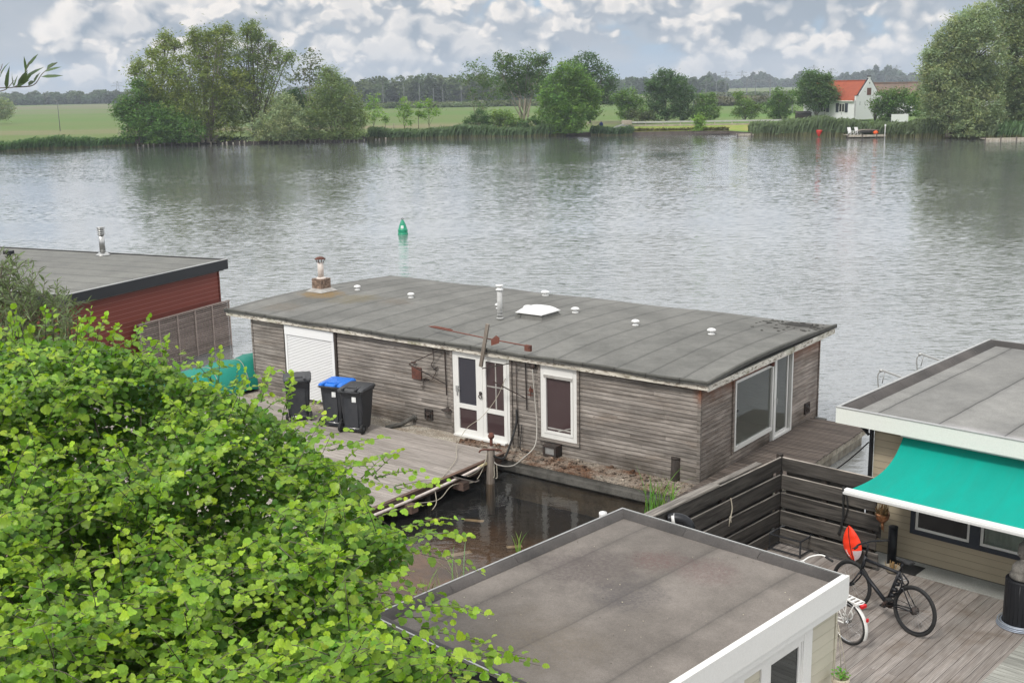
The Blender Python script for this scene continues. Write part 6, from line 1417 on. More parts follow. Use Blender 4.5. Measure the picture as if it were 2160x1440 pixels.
# bare thorn bush before the gable
th = empty('bare_shrub', (atY(1846, 250, 226).x, 226, .8), 0, 'nearly leafless thorny shrub in front of the white gable', 'bush'); segs = []
for k in range(26):
    a = random.uniform(-1, 1); L_ = random.uniform(3, 6.2); segs.append(([(0, 0, 0), (a * .9, random.uniform(-.4, .4), L_ * .5), (a * 2.0, random.uniform(-.6, .6), L_)], [.05, .03, .012]))
    for j in range(3): u = random.uniform(.4, .9); c = Vector((a * 2 * u, 0, L_ * u)); segs.append(([c, c + Vector((random.uniform(-.7, .7), random.uniform(-.4, .4), random.uniform(.2, .9)))], [.018, .008]))
branchtubes(segs, 4).build('branches', 'bark', th)
# ---- tall silver willows at the right edge
tree('silver_willow', 2010, 290, 172, [(2040, 60, 42), (2075, 45, 36), (2020, 95, 44), (2060, 110, 50), (1985, 125, 34), (2035, 160, 50), (1985, 175, 42), (2080, 165, 44), (2010, 215, 45), (2065, 225, 50), (2040, 262, 44), (2090, 265, 34), (1975, 215, 30), (1962, 150, 20)], .42, SV, 'huge silvery willow at the right edge, in front and left of the other', group=fg, seed=80, dens=1.0, sub=.85, trunk=.55, trunks=2, droop=.25, aspect=.36)
tree('silver_willow', 2150, 292, 178, [(2140, 10, 44), (2165, -30, 40), (2185, 60, 60), (2130, 70, 38), (2160, 120, 55), (2195, 160, 50), (2135, 175, 44), (2170, 220, 52), (2125, 245, 38), (2190, 265, 40)], .42, (.155, .18, .112), 'tallest silvery willow cut by the right picture edge', group=fg, seed=81, dens=1.0, sub=.85, trunk=.55, trunks=2, droop=.25, aspect=.36)
tree('grey_bush', -8, 252, 330, [(0, 228, 22), (-15, 235, 22)], .55, SV, 'grey green bush at the far left picture edge in the meadow', 'bush', seed=82, dens=.7, sub=1.0, trunk=.15)

# ---- far woods read as one mass
def woods(name, x0, x1, Y, hfun, col, label, n, leaf, seed, depth=40, sub=2.2):
    g = np.random.default_rng(seed); Vs = []; Fs = []; Cs = []; off = 0
    for i in range(n):
        px = x0 + (x1 - x0) * (i + g.random()) / n; yy = Y + g.uniform(0, depth); c = atY(px, 200, yy); hgt = hfun(px) * g.uniform(.62, 1.06); wid = g.uniform(3.5, 8.0)
        m = 420; d = unit(m, g); r = g.random((m, 1)) ** .35
        shape = np.array([wid, wid, hgt * .5]); P = d * r * shape; P[:, 2] += hgt * .52; P[:, 0] *= (1 - .3 * np.clip(P[:, 2] / hgt, 0, 1) ** 2)
        lum = g.random((12, 3)) * 2 - 1; key = (P / np.array([wid, wid, hgt])) @ lum.T; tint = 1 + .16 * np.tanh(key[:, 0] * 3) + .1 * (g.random(m) - .5)
        P += np.array([c.x, yy, .6]); V, Fc = leaf_quads(P, leaf, g, .8)
        base = np.array(col) * 1.35 * g.uniform(.75, 1.3) * np.array([g.uniform(.9, 1.15), 1, g.uniform(.85, 1.1)])
        Vs.append(V); Fs.append(Fc + off); Cs.append(base[None] * tint[:, None]); off += len(V)
    fast(name, np.concatenate(Vs), np.concatenate(Fs), np.concatenate(Cs), 'leaf', None, label=label, cat='woods', kind='stuff')
woods('distant_woods', -60, 330, 900, lambda x: 10.5, (.05, .075, .04), 'long low blue green treeline beyond the left meadow', 95, 2.4, 1, 60)
woods('distant_woods', 600, 720, 1500, lambda x: 13, (.05, .07, .04), 'very distant tree tops seen between the willows', 22, 3.2, 6, 60)
woods('distant_woods', 715, 1240, 640, lambda x: 15.5 if x > 880 else 14.6, (.062, .09, .045), 'tall grey green wood behind the middle meadow', 130, 1.7, 2, 55)
woods('distant_woods', 1290, 1530, 900, lambda x: 13.5 - 3.0 * (x > 1500), (.052, .08, .042), 'darker wood to the right of the middle trees', 60, 2.2, 3, 60)
woods('distant_woods', 1490, 1790, 1500, lambda x: 17 + 4 * math.sin(x * .06), (.05, .072, .045), 'hazy line of tree tops behind the railway masts', 60, 3.6, 4, 120)
woods('distant_woods', 1780, 2010, 1350, lambda x: 17 + 9 * math.exp(-((x - 1860) / 32) ** 2), (.052, .075, .045), 'hazy hump of trees behind the white house', 56, 3.4, 5, 100)
woods('scrub_strip', 700, 1330, 470, lambda x: 2.6, (.085, .115, .06), 'low grey green scrub along the far side of the meadow', 170, .9, 7, 20)
woods('scrub_strip', 1500, 1640, 400, lambda x: 3.4, (.09, .095, .06), 'brownish scrub beside the railway signal', 36, .9, 8, 12)
woods('scrub_strip', 1440, 1800, 640, lambda x: 2.8, (.085, .11, .06), 'green scrub along the railway dyke', 60, 1.3, 9, 30)

# ---- reeds
def reeds(name, pts, depth, hgt, n, col, label, seed, lean=.25, tan=True, wid=.05, Zb=-.15):
    g = np.random.default_rng(seed); pts = np.array(pts, float); L = np.r_[0, np.cumsum(np.hypot(*np.diff(pts, axis=0).T))]
    s = g.random(n) * L[-1]; x = np.interp(s, L, pts[:, 0]); y = np.interp(s, L, pts[:, 1]) + g.random(n) * depth
    hh = hgt * (.7 + .35 * g.random(n)) * (.88 + .16 * np.sin(s * .35 + seed) + .06 * np.sin(s * 1.3)); lx = g.normal(size=n) * lean * .5 + lean * .9; ly = g.normal(size=n) * lean * .5
    a = g.random(n) * PI; wx = np.cos(a) * wid; wy = np.sin(a) * wid; z = np.full(n, Zb)
    V = []; 
    for tt, ww in ((0, 1), (.32, 1.25), (.82, 1.3), (1, .15)):
        cx = x + lx * hh * tt ** 2.2; cy = y + ly * hh * tt ** 2; cz = z + hh * tt * (1 - .06 * tt)
        V += [np.stack([cx - wx * ww, cy - wy * ww, cz], 1), np.stack([cx + wx * ww, cy + wy * ww, cz], 1)]
    V = np.stack(V, 1).reshape(-1, 3); b = np.arange(n)[:, None] * 8
    Fc = np.concatenate([b + np.array([[0, 1, 3, 2]]), b + np.array([[2, 3, 5, 4]]), b + np.array([[4, 5, 7, 6]])], 1).reshape(-1, 4)
    t_ = (.75 + .5 * g.random(n))[:, None] * np.array(col); low = (np.array([.16, .135, .065]) * (.7 + .6 * g.random(n))[:, None]) * .6 + t_ * .4 if tan else t_ * .8
    C = np.stack([low, t_, t_ * 1.12], 1).reshape(-1, 3)
    # broad arching blades
    m = n; j = g.integers(0, n, m); u = .35 + .6 * g.random(m); px_ = x[j] + lx[j] * hh[j] * u ** 2.2; py_ = y[j]; pz = z[j] + hh[j] * u
    P = np.stack([px_, py_, pz], 1); V2, F2 = leaf_quads(P, wid * 11, g, .22, .2, np.array([[.8, 0, .7]]))
    C2 = t_[j] * (.8 + .5 * g.random(m))[:, None]
    return fast(name, np.concatenate([V, V2]), np.concatenate([Fc, F2 + len(V)]), np.concatenate([C, C2]), 'leaf', None, label=label, cat='reeds', kind='stuff')
def shore(xs, inset=-1.1):
    sh = np.array(SH); return [(x, float(np.interp(x, sh[:, 0], sh[:, 1])) + inset) for x in xs]
reeds('reed_bed', shore([-92, -80.3, -72, -66, -60, -55]), 5, 2.1, 9000, (.075, .145, .05), 'dark green reed belt along the left far bank', 1, wid=.09)
reeds('reed_bed', shore([-24.5, -15, -6, 3, 10]), 4.5, 2.3, 9000, (.10, .155, .075), 'grey green reed belt in front of the saplings', 2, wid=.09)
reeds('reed_bed', shore([14.5, 17.2, 21.5]), 4, 2.0, 1500, (.06, .105, .05), 'small reed tuft at the left end of the mown bank', 3, wid=.09)
reeds('reed_bed', [(40.2, 189.4), (46, 185.8), (53.4, 180.4), (58.8, 178.8)], 7, 3.2, 9000, (.12, .165, .085), 'tall reed bed in front of the white house', 4, wid=.09)
reeds('reed_bed', [(58.5, 178.9), (66, 170.8), (70, 168)], 6, 2.9, 6000, (.12, .16, .083), 'tall reed bed right of the jetty with the white chairs', 5, wid=.09)
reeds('reed_bed', [(70.5, 168), (80, 160.6), (92, 152)], 6, 2.8, 4500, (.10, .17, .075), 'green reed bed at the right edge behind the long jetty', 6, wid=.09)
reeds('bank_weeds', shore([-56, -50, -44, -38.4, -32, -24.5], .3), 4, 1.1, 5000, (.045, .075, .03), 'dark low weeds under the willow group', 7, tan=False, wid=.12)

# ================================================================ FAR BANK THINGS
# stakes along the shore
st0 = None; rs = random.Random(3); x = -62.0; k = 0
mp = MB(); mp.tube([(0, 0, -.8), (0, 0, .24), (.01, 0, .30)], [.11, .10, .08], 7)
while x < -20:
    y_ = float(np.interp(x, [q[0] for q in SH], [q[1] for q in SH])) - 1.75
    o_ = mp.build('bank_stake', 'stake_wood', None) if st0 is None else st0.copy()
    if st0 is None: st0 = o_
    else: sc.collection.objects.link(o_)
    o_.location = (x, y_ + rs.uniform(-.15, .15), rs.uniform(-.12, .12)); o_.scale = (rs.uniform(.9, 1.5), 1, 1)
    props(o_, 'pale wooden stake standing in the row at the water edge below the willows', 'stake', 'wooden stakes along the far bank')
    x += rs.uniform(.55, 1.15) if rs.random() < .8 else rs.uniform(1.2, 2.4); k += 1
p = MB(); sh = [(x, y) for x, y in SH if -81 < x < 41]
for (a, b) in zip(sh[:-1], sh[1:]): p.bar((a[0], a[1] - .12, .20), (b[0], b[1] - .12, .20), .12, .66, col=jit(1, .2))
p.build('sheet_piling', 'dark_jetty', None, label='low dark timber edging along the far bank', cat='bank edging')
# mown bank
m, t, out = newmat('lawn'); o = t.obj(); nn = t.noise(o, .35, 6, .65); g2_ = t.noise(o, 4, 4, .7)
c = t.mix(t.rng(nn, .38, .64, 0, 1, True), (.16, .23, .04), (.24, .23, .07)); gf = t.rng(g2_, .3, .7, .8, 1.2); princ(t, out, t.mix(1, c, t.comb(gf, gf, gf), 'MULTIPLY'), .95, 0, .1)
p = MB(); pts = [(22, 204.9), (31.2, 204.1), (38.5, 201.5), (43, 197)]; bk_ = [(22, 214), (32, 213.5), (41, 212), (50, 210)]
p.add([(x, y, .52) for x, y in pts] + [(x, y, 1.15) for x, y in bk_], [(i, i + 1, i + 5, i + 4) for i in range(3)]); p.build('mown_bank', 'lawn', kind='structure')
reeds('bank_weeds', [(22, 205.4), (31, 204.6), (38, 201.8)], .8, .5, 900, (.13, .13, .05), 'short dry weeds at the foot of the mown bank', 9, tan=True, wid=.09, Zb=.5)
p = MB(); p.add([(20, 214.2, 1.16), (60, 211, 1.16), (60, 217, 1.17), (20, 220, 1.17)], [(0, 1, 2, 3)]); basic('asphalt', (.09, .09, .09), .9, blotch=(.3, .2), grain=(2, .1), bump=0); p.build('road', 'asphalt', kind='structure')
cbr = empty('crash_barrier', (22, 213.6, 1.1), 0, 'long weathered guard rail along the road above the mown bank', 'guard rail')
p = MB(); p.bar((0, 0, .75), (32, -2.4, .75), .08, .28); p.bar((-3.0, -2.5, -.1), (0, 0, .75), .08, .28); p.build('rail', 'grey_metal_rail', cbr)
p = MB(); p.bar((0, -.35, .15), (32, -2.75, .15), .10, .26); p.build('lower_rail', 'pale_wood_rail', cbr)
for i in range(11): MB().box(-.07, .07, -.07, .07, -.6, .8).build('post', 'pale_wood_rail', cbr, loc=(i * 3.1, .1 - i * .235, 0))
q = atY(1322, 256, 213); p = MB(); p.bbox(-.9, .9, -.3, .3, 0, .75, .05); p.build('control_cabinet', 'pale_wood_rail', None, loc=(q.x, 213, 1.5), label='pale box on the guard rail left end', cat='cabinet')
# small jetties by the mown bank
def jetty(px0, px1, Y, label, w_=1.6, mat='dark_jetty', zt=.35):
    a, b = atY(px0, 287, Y), atY(px1, 287, Y); t = empty('jetty', (a.x, Y, 0), 0, label, 'jetty'); L_ = b.x - a.x
    p = MB(); n_ = int(L_ / .3)
    for i in range(n_): p.box(i * .3, i * .3 + .27, 0, w_, zt - .06, zt, jit(1, .2))
    p.build('planks', mat, t); p = MB(); p.box(-.05, L_ + .05, -.06, 0, zt - .3, zt - .01); p.build('edge_beam', mat, t)
    for i in range(int(L_ / 2.2) + 1): MB().tube([(i * 2.2, -.12, -.8), (i * 2.2, -.12, zt + .22)], .08, 7).build('pile', 'dark_jetty', t)
    return t
jetty(1466, 1540, 200.5, 'low dark jetty in front of the mown bank', 1.6)
jetty(1556, 1594, 191.5, 'small broken jetty at the left end of the tall reeds', 1.2, 'stake_wood')
q0 = atY(1788, 290, 178.5)
j2 = jetty(1788, 1868, 178.5, 'grey jetty carrying two white chairs in front of the reeds', 2.4, 'stake_wood', .45)
jetty(2078, 2200, 163.5, 'long low pale jetty at the right edge below the willows', 1.8, 'stake_wood', .30)
def deckchair(px, lab):
    q = atY(px, 284, 179.4); t = empty('garden_chair', (q.x, 179.5, .45), R_(-70), lab, 'chair', 'white chairs on the far jetty')
    p = MB(); p.bar((-.28, 0, .30), (.30, 0, .42), .55, .04, up=(0, 0, 1)); p.build('seat', 'white_plastic', t)
    p = MB(); p.bar((-.26, 0, .32), (-.58, 0, 1.12), .60, .04, up=(1, 0, 0)); p.build('backrest', 'white_plastic', t)
    for s_ in (-.33, .33):
        p = MB(); p.bar((-.45, s_, .60), (.38, s_, .62), .12, .03); p.build('armrest', 'white_plastic', t)
        p = MB(); p.box(.26, .32, s_ - .03, s_ + .03, 0, .60); p.build('leg', 'white_plastic', t); p = MB(); p.bar((-.5, s_, 0), (.1, s_, .36), .06, .1); p.build('leg', 'white_plastic', t)
deckchair(1795, 'left one of two white slatted garden chairs on the far jetty'); deckchair(1810, 'white garden chair on the far jetty nearer the dark rowing boat')
q = atY(1832, 284, 179.2); rbt = empty('rowing_boat', (q.x, 179.4, .5), R_(4), 'dark upturned rowing boat lying on the far jetty', 'boat')
p = MB(); vs = []
for i in range(9):
    u = i / 8 * 2 - 1; w_ = .62 * (1 - abs(u) ** 2.6); hh = .48 * (1 - abs(u) ** 3 * .5)
    for k in range(7): a = PI * k / 6; vs.append((u * 1.9, -w_ * math.cos(a), .35 + hh * (1 if k in (0, 6) else (1 - math.sin(a))) - .1))
p.add(vs, [(i * 7 + k, i * 7 + k + 1, (i + 1) * 7 + k + 1, (i + 1) * 7 + k) for i in range(8) for k in range(6)]); p.build('hull', 'dark_concrete', rbt)
p = MB(); p.tube([vs[i * 7] for i in range(9)], .04, 5); p.tube([vs[i * 7 + 6] for i in range(9)], .04, 5); p.build('gunwale', 'pale_wood_rail', rbt)
q = atY(1847, 283, 179); p = MB(); p.lathe([(.0, 0), (.28, .05), (.4, .25), (.36, .45), (.15, .58), (.0, .6)], (0, 0, 0), 12); p.build('orange_buoy', 'orange_plastic', None, loc=(q.x, 179.0, .46), label='round orange fender on the far jetty', cat='fender')
q = atY(1866, 285, 178.3); p = MB(); p.tube([(0, 0, -.5), (0, 0, 1.4)], .05, 8); p.box(-.1, .1, -.08, .08, 1.4, 1.7); p.build('white_post', 'white_plastic', None, loc=(q.x, 178.2, .3), label='slim white post with a white box top at the right end of the jetty', cat='post')
q = atY(1726, 286, 184.5); rbu = empty('red_buoy', (q.x, 183.9, .1), 0, 'red cone buoy hanging at the water in front of the reeds', 'buoy')
p = MB(); p.lathe([(.0, -.15), (.22, .0), (.5, .75), (.52, .95), (.4, 1.0), (.0, 1.02)], (0, 0, 0), 14); p.build('body', 'buoy_red', rbu); p = MB(); p.torus((0, 0, 1.1), .12, .03, 'Y', 12, 5); p.build('ring', 'buoy_red', rbu)

# ---- white farmhouse
hc = atY(1804, 250, 232); HZ = 1.0
hs = empty('white_farmhouse', (hc.x, 232, HZ), R_(-51), 'white rendered farmhouse with an orange red tiled roof and dark edged gable', 'house')
# local: long wall along -x (front y=0), gable wall along +y at x=0
LW, GW_ = 12.5, 8.6; EH, RH = 3.7, 7.5
p = MB(); p.box(-LW, -.02, 0, .3, 0, EH); p.box(-LW, -.02, GW_ - .3, GW_, 0, EH); p.box(-LW, -LW + .3, .3, GW_ - .3, 0, EH)
p.add([(0, 0, 0), (0, GW_, 0), (0, GW_, EH + .9), (0, GW_ - .75, EH + .95), (0, GW_ / 2 + .3, RH + .35), (0, GW_ / 2 + .3, RH + .75), (0, GW_ / 2 - .3, RH + .75), (0, GW_ / 2 - .3, RH + .35), (0, .75, EH + .95), (0, .0, EH + .9)] +
      [(-.35, y, z) for y, z in ((0, 0), (GW_, 0), (GW_, EH + .9), (GW_ - .75, EH + .95), (GW_ / 2 + .3, RH + .35), (GW_ / 2 + .3, RH + .75), (GW_ / 2 - .3, RH + .75), (GW_ / 2 - .3, RH + .35), (.75, EH + .95), (0, EH + .9))],
      [tuple(range(10)), tuple(range(19, 9, -1))] + [(i, i + 10, (i + 1) % 10 + 10, (i + 1) % 10) for i in range(10)])
p.build('wall', 'white_render', hs)
m, t, out = newmat('red_roof_tiles'); o = t.obj(); x_, y_, z_ = t.sep(o)
rr = t.math('FRACT', t.math('MULTIPLY', z_, 1 / .26)); cl = t.math('FRACT', t.math('MULTIPLY', x_, 1 / .3)); nn = t.noise(o, 1.2, 6, .7); n2_ = t.noise(o, 8, 3, .6)
c = t.mix(t.rng(nn, .35, .65), (.33, .085, .042), (.25, .062, .034)); gf = t.math('MULTIPLY', t.rng(rr, 0, .35, .62, 1), t.math('MULTIPLY', t.rng(cl, 0, .3, .85, 1), t.rng(n2_, .3, .7, .85, 1.12)))
princ(t, out, t.mix(1, c, t.comb(gf, gf, gf), 'MULTIPLY'), .8, 0, .2)
p = MB(); rz0 = EH + .05
for sgn in (0, 1):
    y0, y1 = (-.35, GW_ / 2) if sgn == 0 else (GW_ + .35, GW_ / 2)
    a = [(-LW - .1, y0, rz0), (-.36, y0, rz0), (-.36, y1, RH), (-LW - .1, y1, RH)]; b = [(x, y, z - .18) for x, y, z in a]
    p.add(a + b, [(0, 1, 2, 3)[::1 if sgn == 0 else -1], (4, 5, 6, 7)[::-1 if sgn == 0 else 1], (0, 1, 5, 4), (1, 2, 6, 5), (3, 0, 4, 7)])
rf_ = p.build('roof', 'red_roof_tiles', hs); p = MB(); p.tube([(-LW - .1, GW_ / 2, RH + .04), (-.4, GW_ / 2, RH + .04)], .13, 8); p.build('ridge', 'red_roof_tiles', rf_); p = MB(); p.tube([(-LW + 2, GW_ / 2, RH), (-LW + 2, GW_ / 2, RH + .8)], .12, 8); p.build('roof_vent', 'galvanised', rf_)
p = MB(); 
for a, b in (((0, .75), (EH + 1.0)), ):
    p.bar((-.17, .72, EH + 1.0), (-.17, GW_ / 2 - .3, RH + .42), .44, .12, up=(1, 0, 0)); p.bar((-.17, GW_ - .72, EH + 1.0), (-.17, GW_ / 2 + .3, RH + .42), .44, .12, up=(1, 0, 0))
p.box(-.40, .05, -.04, .78, EH + .96, EH + 1.06); p.box(-.40, .05, GW_ - .78, GW_ + .04, EH + .96, EH + 1.06); p.box(-.42, .07, GW_ / 2 - .38, GW_ / 2 + .38, RH + .76, RH + .98)
p.build('gable_coping', 'black_fascia', hs)
p = MB(); p.box(-LW, -.4, -.42, -.1, EH - .15, EH + .02); p.build('gutter', 'white_paint', hs)
for x0 in (-3.9, -8.3):
    p = MB(); frame_rect(p, 0, x0, x0 + 1.35, 1.45, 3.15, -.0, -1, .09, .06); p.box(x0 + .63, x0 + .72, -.05, 0, 1.55, 3.05); wo_ = p.build('window', 'white_paint', hs)
    MB().box(x0 + .09, x0 + 1.26, -.02, -.012, 1.55, 3.05).build('pane', 'dim_glass', wo_)
    for s_ in (x0 - .72, x0 + 1.40): MB().box(s_, s_ + .68, -.09, -.03, 1.42, 3.2).build('shutter', 'window_trim_dark', hs)
p = MB(); p.box(.01, .06, GW_ / 2 - .75, GW_ / 2 + .6, 4.7, 6.1); p.build('gable_shutter', 'rust', hs)
p = MB(); p.box(.01, .05, GW_ / 2 - .12, GW_ / 2 + .12, 6.9, 7.2)
for y_ in (1.3, 3.0, 5.6, 7.3): p.box(.005, .04, y_, y_ + .06, EH - .9, EH - .2)
p.build('wall_anchor', 'black_fascia', hs)
for i in range(6): MB().box(-LW + 1.2 + i * 2.0, -LW + 1.26 + i * 2.0, -.04, -.005, .9, 1.5).build('wall_anchor', 'black_fascia', hs) if i % 2 == 0 else None
# long farm barn roof behind
bq = atY(1850, 250, 262); bn = empty('long_barn', (bq.x, 262, 1.0), R_(-4), 'long low barn with brown roof and white wall behind the bushes', 'barn')
p = MB(); p.box(0, 26, 0, 9, 0, 3.2); p.build('wall', 'white_render', bn)
p = MB(); a = [(-.3, -.5, 3.0), (26.3, -.5, 3.0), (26.3, 4.5, 6.9), (-.3, 4.5, 6.9)]; b = [(-.3, 9.5, 3.0), (26.3, 9.5, 3.0)]; p.add(a + b, [(0, 1, 2, 3), (3, 2, 5, 4), (0, 3, 4), (1, 5, 2), (0, 4, 5, 1)]); rb__ = p.build('roof', 'thatch_brown', bn)
p = MB(); p.box(-.3, 10, 4.2, 4.8, 6.8, 7.1); p.box(10.5, 26.3, 4.2, 4.8, 6.8, 6.95); p.build('ridge', 'thatch_brown', rb__)
wq = atY(1905, 240, 206); p = MB(); p.box(0, 3, 0, .3, 0, 1.7); p.build('garden_wall', 'white_render', None, loc=(wq.x, 212, .8), label='bit of white wall showing under the bushes right of the gable', cat='wall')
wq = atY(1975, 240, 214); pt_ = empty('party_tent', (wq.x, 216, .8), 0, 'white flat roofed tent showing under the shrub beside the tall willows', 'tent')
p = MB(); p.add([(0, 0, 1.9), (6.5, 0, 1.9), (6.5, 3, 1.9), (0, 3, 1.9), (3.2, 1.5, 2.7)], [(0, 1, 4), (1, 2, 4), (2, 3, 4), (3, 0, 4)]); p.build('canopy', 'white_paint', pt_)
for a in ((0, 0), (6.4, 0), (0, 2.9), (6.4, 2.9)): MB().box(a[0], a[0] + .1, a[1], a[1] + .1, 0, 1.9).build('pole', 'white_paint', pt_)
# small huts by the left wall of the house
hq = atY(1697, 246, 236); p = MB(); p.box(-1.4, 1.4, 0, 2, 0, 1.5); p.add([(-1.6, -.2, 1.5), (1.6, -.2, 1.5), (1.6, 2.2, 1.9), (-1.6, 2.2, 1.9)], [(0, 1, 2, 3)]); p.build('garden_hut', 'dark_post_wood', None, loc=(hq.x, 236, .8), label='low dark garden hut left of the white farmhouse', cat='hut')

# ---- person in a blue jacket on the road
pq = atY(1268, 262, 210); pr = empty('person', (pq.x, 210, .55), R_(8), 'person in a dark blue jacket standing half hidden by the bank reeds', 'person')
me = bpy.data.meshes.new('body'); V_ = [(0, 0, .95), (0, .01, 1.25), (0, .02, 1.45), (0, .02, 1.53), (0, .01, 1.64), (0, 0, 1.72), (.18, .01, 1.43), (.27, -.02, 1.15), (.22, -.10, .95), (-.18, .01, 1.43), (-.27, -.02, 1.15), (-.22, -.10, .95), (.10, 0, .88), (.11, .02, .48), (.11, .04, .06), (.12, -.10, .03), (-.10, 0, .88), (-.11, .0, .48), (-.11, .03, .06), (-.12, -.10, .03), (.2, -.14, .88), (-.2, -.14, .88)]
E_ = [(0, 1), (1, 2), (2, 3), (3, 4), (4, 5), (2, 6), (6, 7), (7, 8), (8, 20), (2, 9), (9, 10), (10, 11), (11, 21), (0, 12), (12, 13), (13, 14), (14, 15), (0, 16), (16, 17), (17, 18), (18, 19)]
me.from_pydata(V_, E_, []); RR = [.15, .16, .13, .055, .095, .085, .07, .055, .045, .07, .055, .045, .10, .07, .05, .04, .10, .07, .05, .04, .035, .035]
bo = bpy.data.objects.new('body', me); link(bo, pr); me.materials.append(MATS['skin']); sk = bo.modifiers.new('s', 'SKIN')
for i, v in enumerate(me.skin_vertices[0].data): v.radius = (RR[i], RR[i] * .8); v.use_root = (i == 0)
bo.modifiers.new('ss', 'SUBSURF').levels = 1; bo.modifiers['ss'].render_levels = 1
p = MB(); p.lathe([(.19, .90), (.21, 1.0), (.20, 1.2), (.22, 1.38), (.15, 1.48), (.08, 1.52), (.07, 1.54)], (0, 0, 0), 14, M=Matrix.Diagonal((1.15, .85, 1, 1)))
for s_ in (-1, 1): p.tube([(s_ * .19, .01, 1.43), (s_ * .29, -.02, 1.15), (s_ * .25, -.10, .95)], [.09, .075, .06], 8)
p.build('jacket', 'jacket_blue', pr); p = MB(); p.lathe([(.10, 1.62), (.115, 1.68), (.10, 1.76), (.05, 1.81), (.0, 1.815)], (0, .015, 0), 12); p.build('hair', 'hair_grey', pr)
p = MB(); 
for s_ in (-1, 1): p.tube([(s_ * .10, 0, .90), (s_ * .11, .01, .48), (s_ * .11, .035, .10)], [.12, .09, .07], 8)
p.build('trousers', 'window_trim_dark', pr)

# ---- lamp post, poles, masts, pylons
lq = atY(127, 276, 262); lp = empty('street_lamp', (lq.x, 262, .5), 0, 'thin street lamp standing alone in the left meadow', 'street lamp')
p = MB(); p.tube([(0, 0, 0), (0, 0, 6.6), (-.1, 0, 6.8), (-.5, 0, 6.9)], [.10, .07, .06, .05], 8); p.build('pole', 'mast_grey', lp); p = MB(); p.bbox(-.95, -.35, -.12, .12, 6.86, 7.0, .03); p.build('lamp_head', 'mast_grey', lp)
def mast(px, ytop, Y, label, group, arm=False):
    b = atY(px, 200, Y); T_ = atY(px, ytop, Y); t = empty('railway_mast', (b.x, Y, .6), 0, label, 'mast', group); hh = T_.z - .6
    p = MB(); p.box(-.13, .13, -.13, .13, 0, hh); p.build('mast_post', 'mast_grey', t)
    if arm: p = MB(); p.bar((0, 0, hh - 1.2), (3.2, 0, hh - .4), .1); p.bar((0, 0, hh - 2.2), (3.2, 0, hh - .5), .1); p.build('bracket', 'mast_grey', t)
    return t, hh
mg = 'railway masts across the meadow'
for i, (px, yt, lab) in enumerate(((808, 181, 'thin railway mast before the wood, above the plump sapling'), (852, 183, 'second thin railway mast before the middle wood'), (885, 178, 'tall thin railway mast above the spreading sapling'), (973, 178, 'railway mast before the wood left of the oak'), (1463, 190, 'short railway mast right of the dense dark tree'), (1489, 170, 'railway mast with bracket above the rounded bush'), (1511, 170, 'thin railway mast between the bracket mast and the signal'), (1531, 171, 'slim railway mast above the signal'), (1593, 170, 'thin mast between the two portal posts'), (1672, 185, 'mast standing left of the wind combed tree'), (914, 186, 'short mast before the wood right of the saplings'), (934, 187, 'faint mast at the centre wood'))):
    mast(px, yt, 560 if px != 1672 and px != 1463 else 300, lab, mg, px == 1489)
def portal(px0, px1, yt, Y, lab):
    b0, b1 = atY(px0, 200, Y), atY(px1, 200, Y); T_ = atY((px0 + px1) / 2, yt, Y); hh = T_.z - .6; t = empty('railway_portal', (b0.x, Y, .6), 0, lab, 'mast'); L_ = b1.x - b0.x
    for x in (0, L_): MB().box(x - .25, x + .25, -.2, .2, 0, hh + .5).build('mast_post', 'mast_grey', t)
    p = MB(); p.box(0, L_, -.12, .12, hh - .5, hh - .25); p.box(0, L_, -.12, .12, hh - 1.15, hh - .95)
    n_ = int(L_ / 1.5)
    for i in range(n_): p.bar((L_ * i / n_, 0, hh - (.4 if i % 2 else 1.05)), (L_ * (i + 1) / n_, 0, hh - (1.05 if i % 2 else .4)), .1)
    p.build('cross_beam', 'mast_grey', t); return t
portal(1575, 1624, 168, 560, 'grey railway portal of two posts and a beam left of the white house')
portal(1869, 1924, 161, 560, 'grey railway portal rising behind the farm roofs')
sg = atY(1526, 216, 420); rsg = empty('railway_signal', (sg.x, 420, .6), 0, 'dark round railway signal board on a post', 'signal'); p = MB(); p.box(-1.5, -.9, -.2, .2, 0, 3.3); p.build('post', 'mast_grey', rsg); p = MB(); p.lathe([(.0, -.1), (.75, -.1), (.75, .1), (.0, .1)], (.3, 0, 2.9), 16, M=Matrix.Rotation(PI / 2, 4, 'X')); p.box(.3, 5, -.05, .05, 3.1, 3.2); p.build('signal_board', 'black_fascia', rsg)
def pylon(px, ytop, lab):
    Y = 1900; b = atY(px, 180, Y); T_ = atY(px, ytop, Y); hh = T_.z; t = empty('electricity_pylon', (b.x, Y, .5), 0, lab, 'pylon', 'hazy pylons on the horizon'); p = MB()
    for s_ in (-1, 1): p.bar((s_ * 4, 0, 0), (s_ * .6, 0, hh), .55)
    for k in range(6): z0 = hh * k / 6; z1 = hh * (k + 1) / 6; w0 = 4 - 3.4 * k / 6; w1 = 4 - 3.4 * (k + 1) / 6; p.bar((-w0, 0, z0), (w1, 0, z1), .3); p.bar((w0, 0, z0), (-w1, 0, z1), .3)
    for zz, L_ in ((hh * .72, 11), (hh * .88, 8)): p.bar((-L_, 0, zz), (L_, 0, zz), .5); p.bar((-L_, 0, zz), (0, 0, zz + 2.5), .3); p.bar((L_, 0, zz), (0, 0, zz + 2.5), .3)
    p.build('lattice', 'mast_grey', t)
for px, yt, lab in ((1531, 150, 'faint pylon over the railway signal'), (1565, 150, 'faint pylon left of the railway portal'), (1715, 138, 'tallest faint pylon above the wind combed tree'), (1752, 145, 'faint pylon just left of the red roof ridge'), (1889, 138, 'faint pylon behind the hump of trees'), (248, 172, 'tiny pylon above the left treeline')): pylon(px, yt, lab)
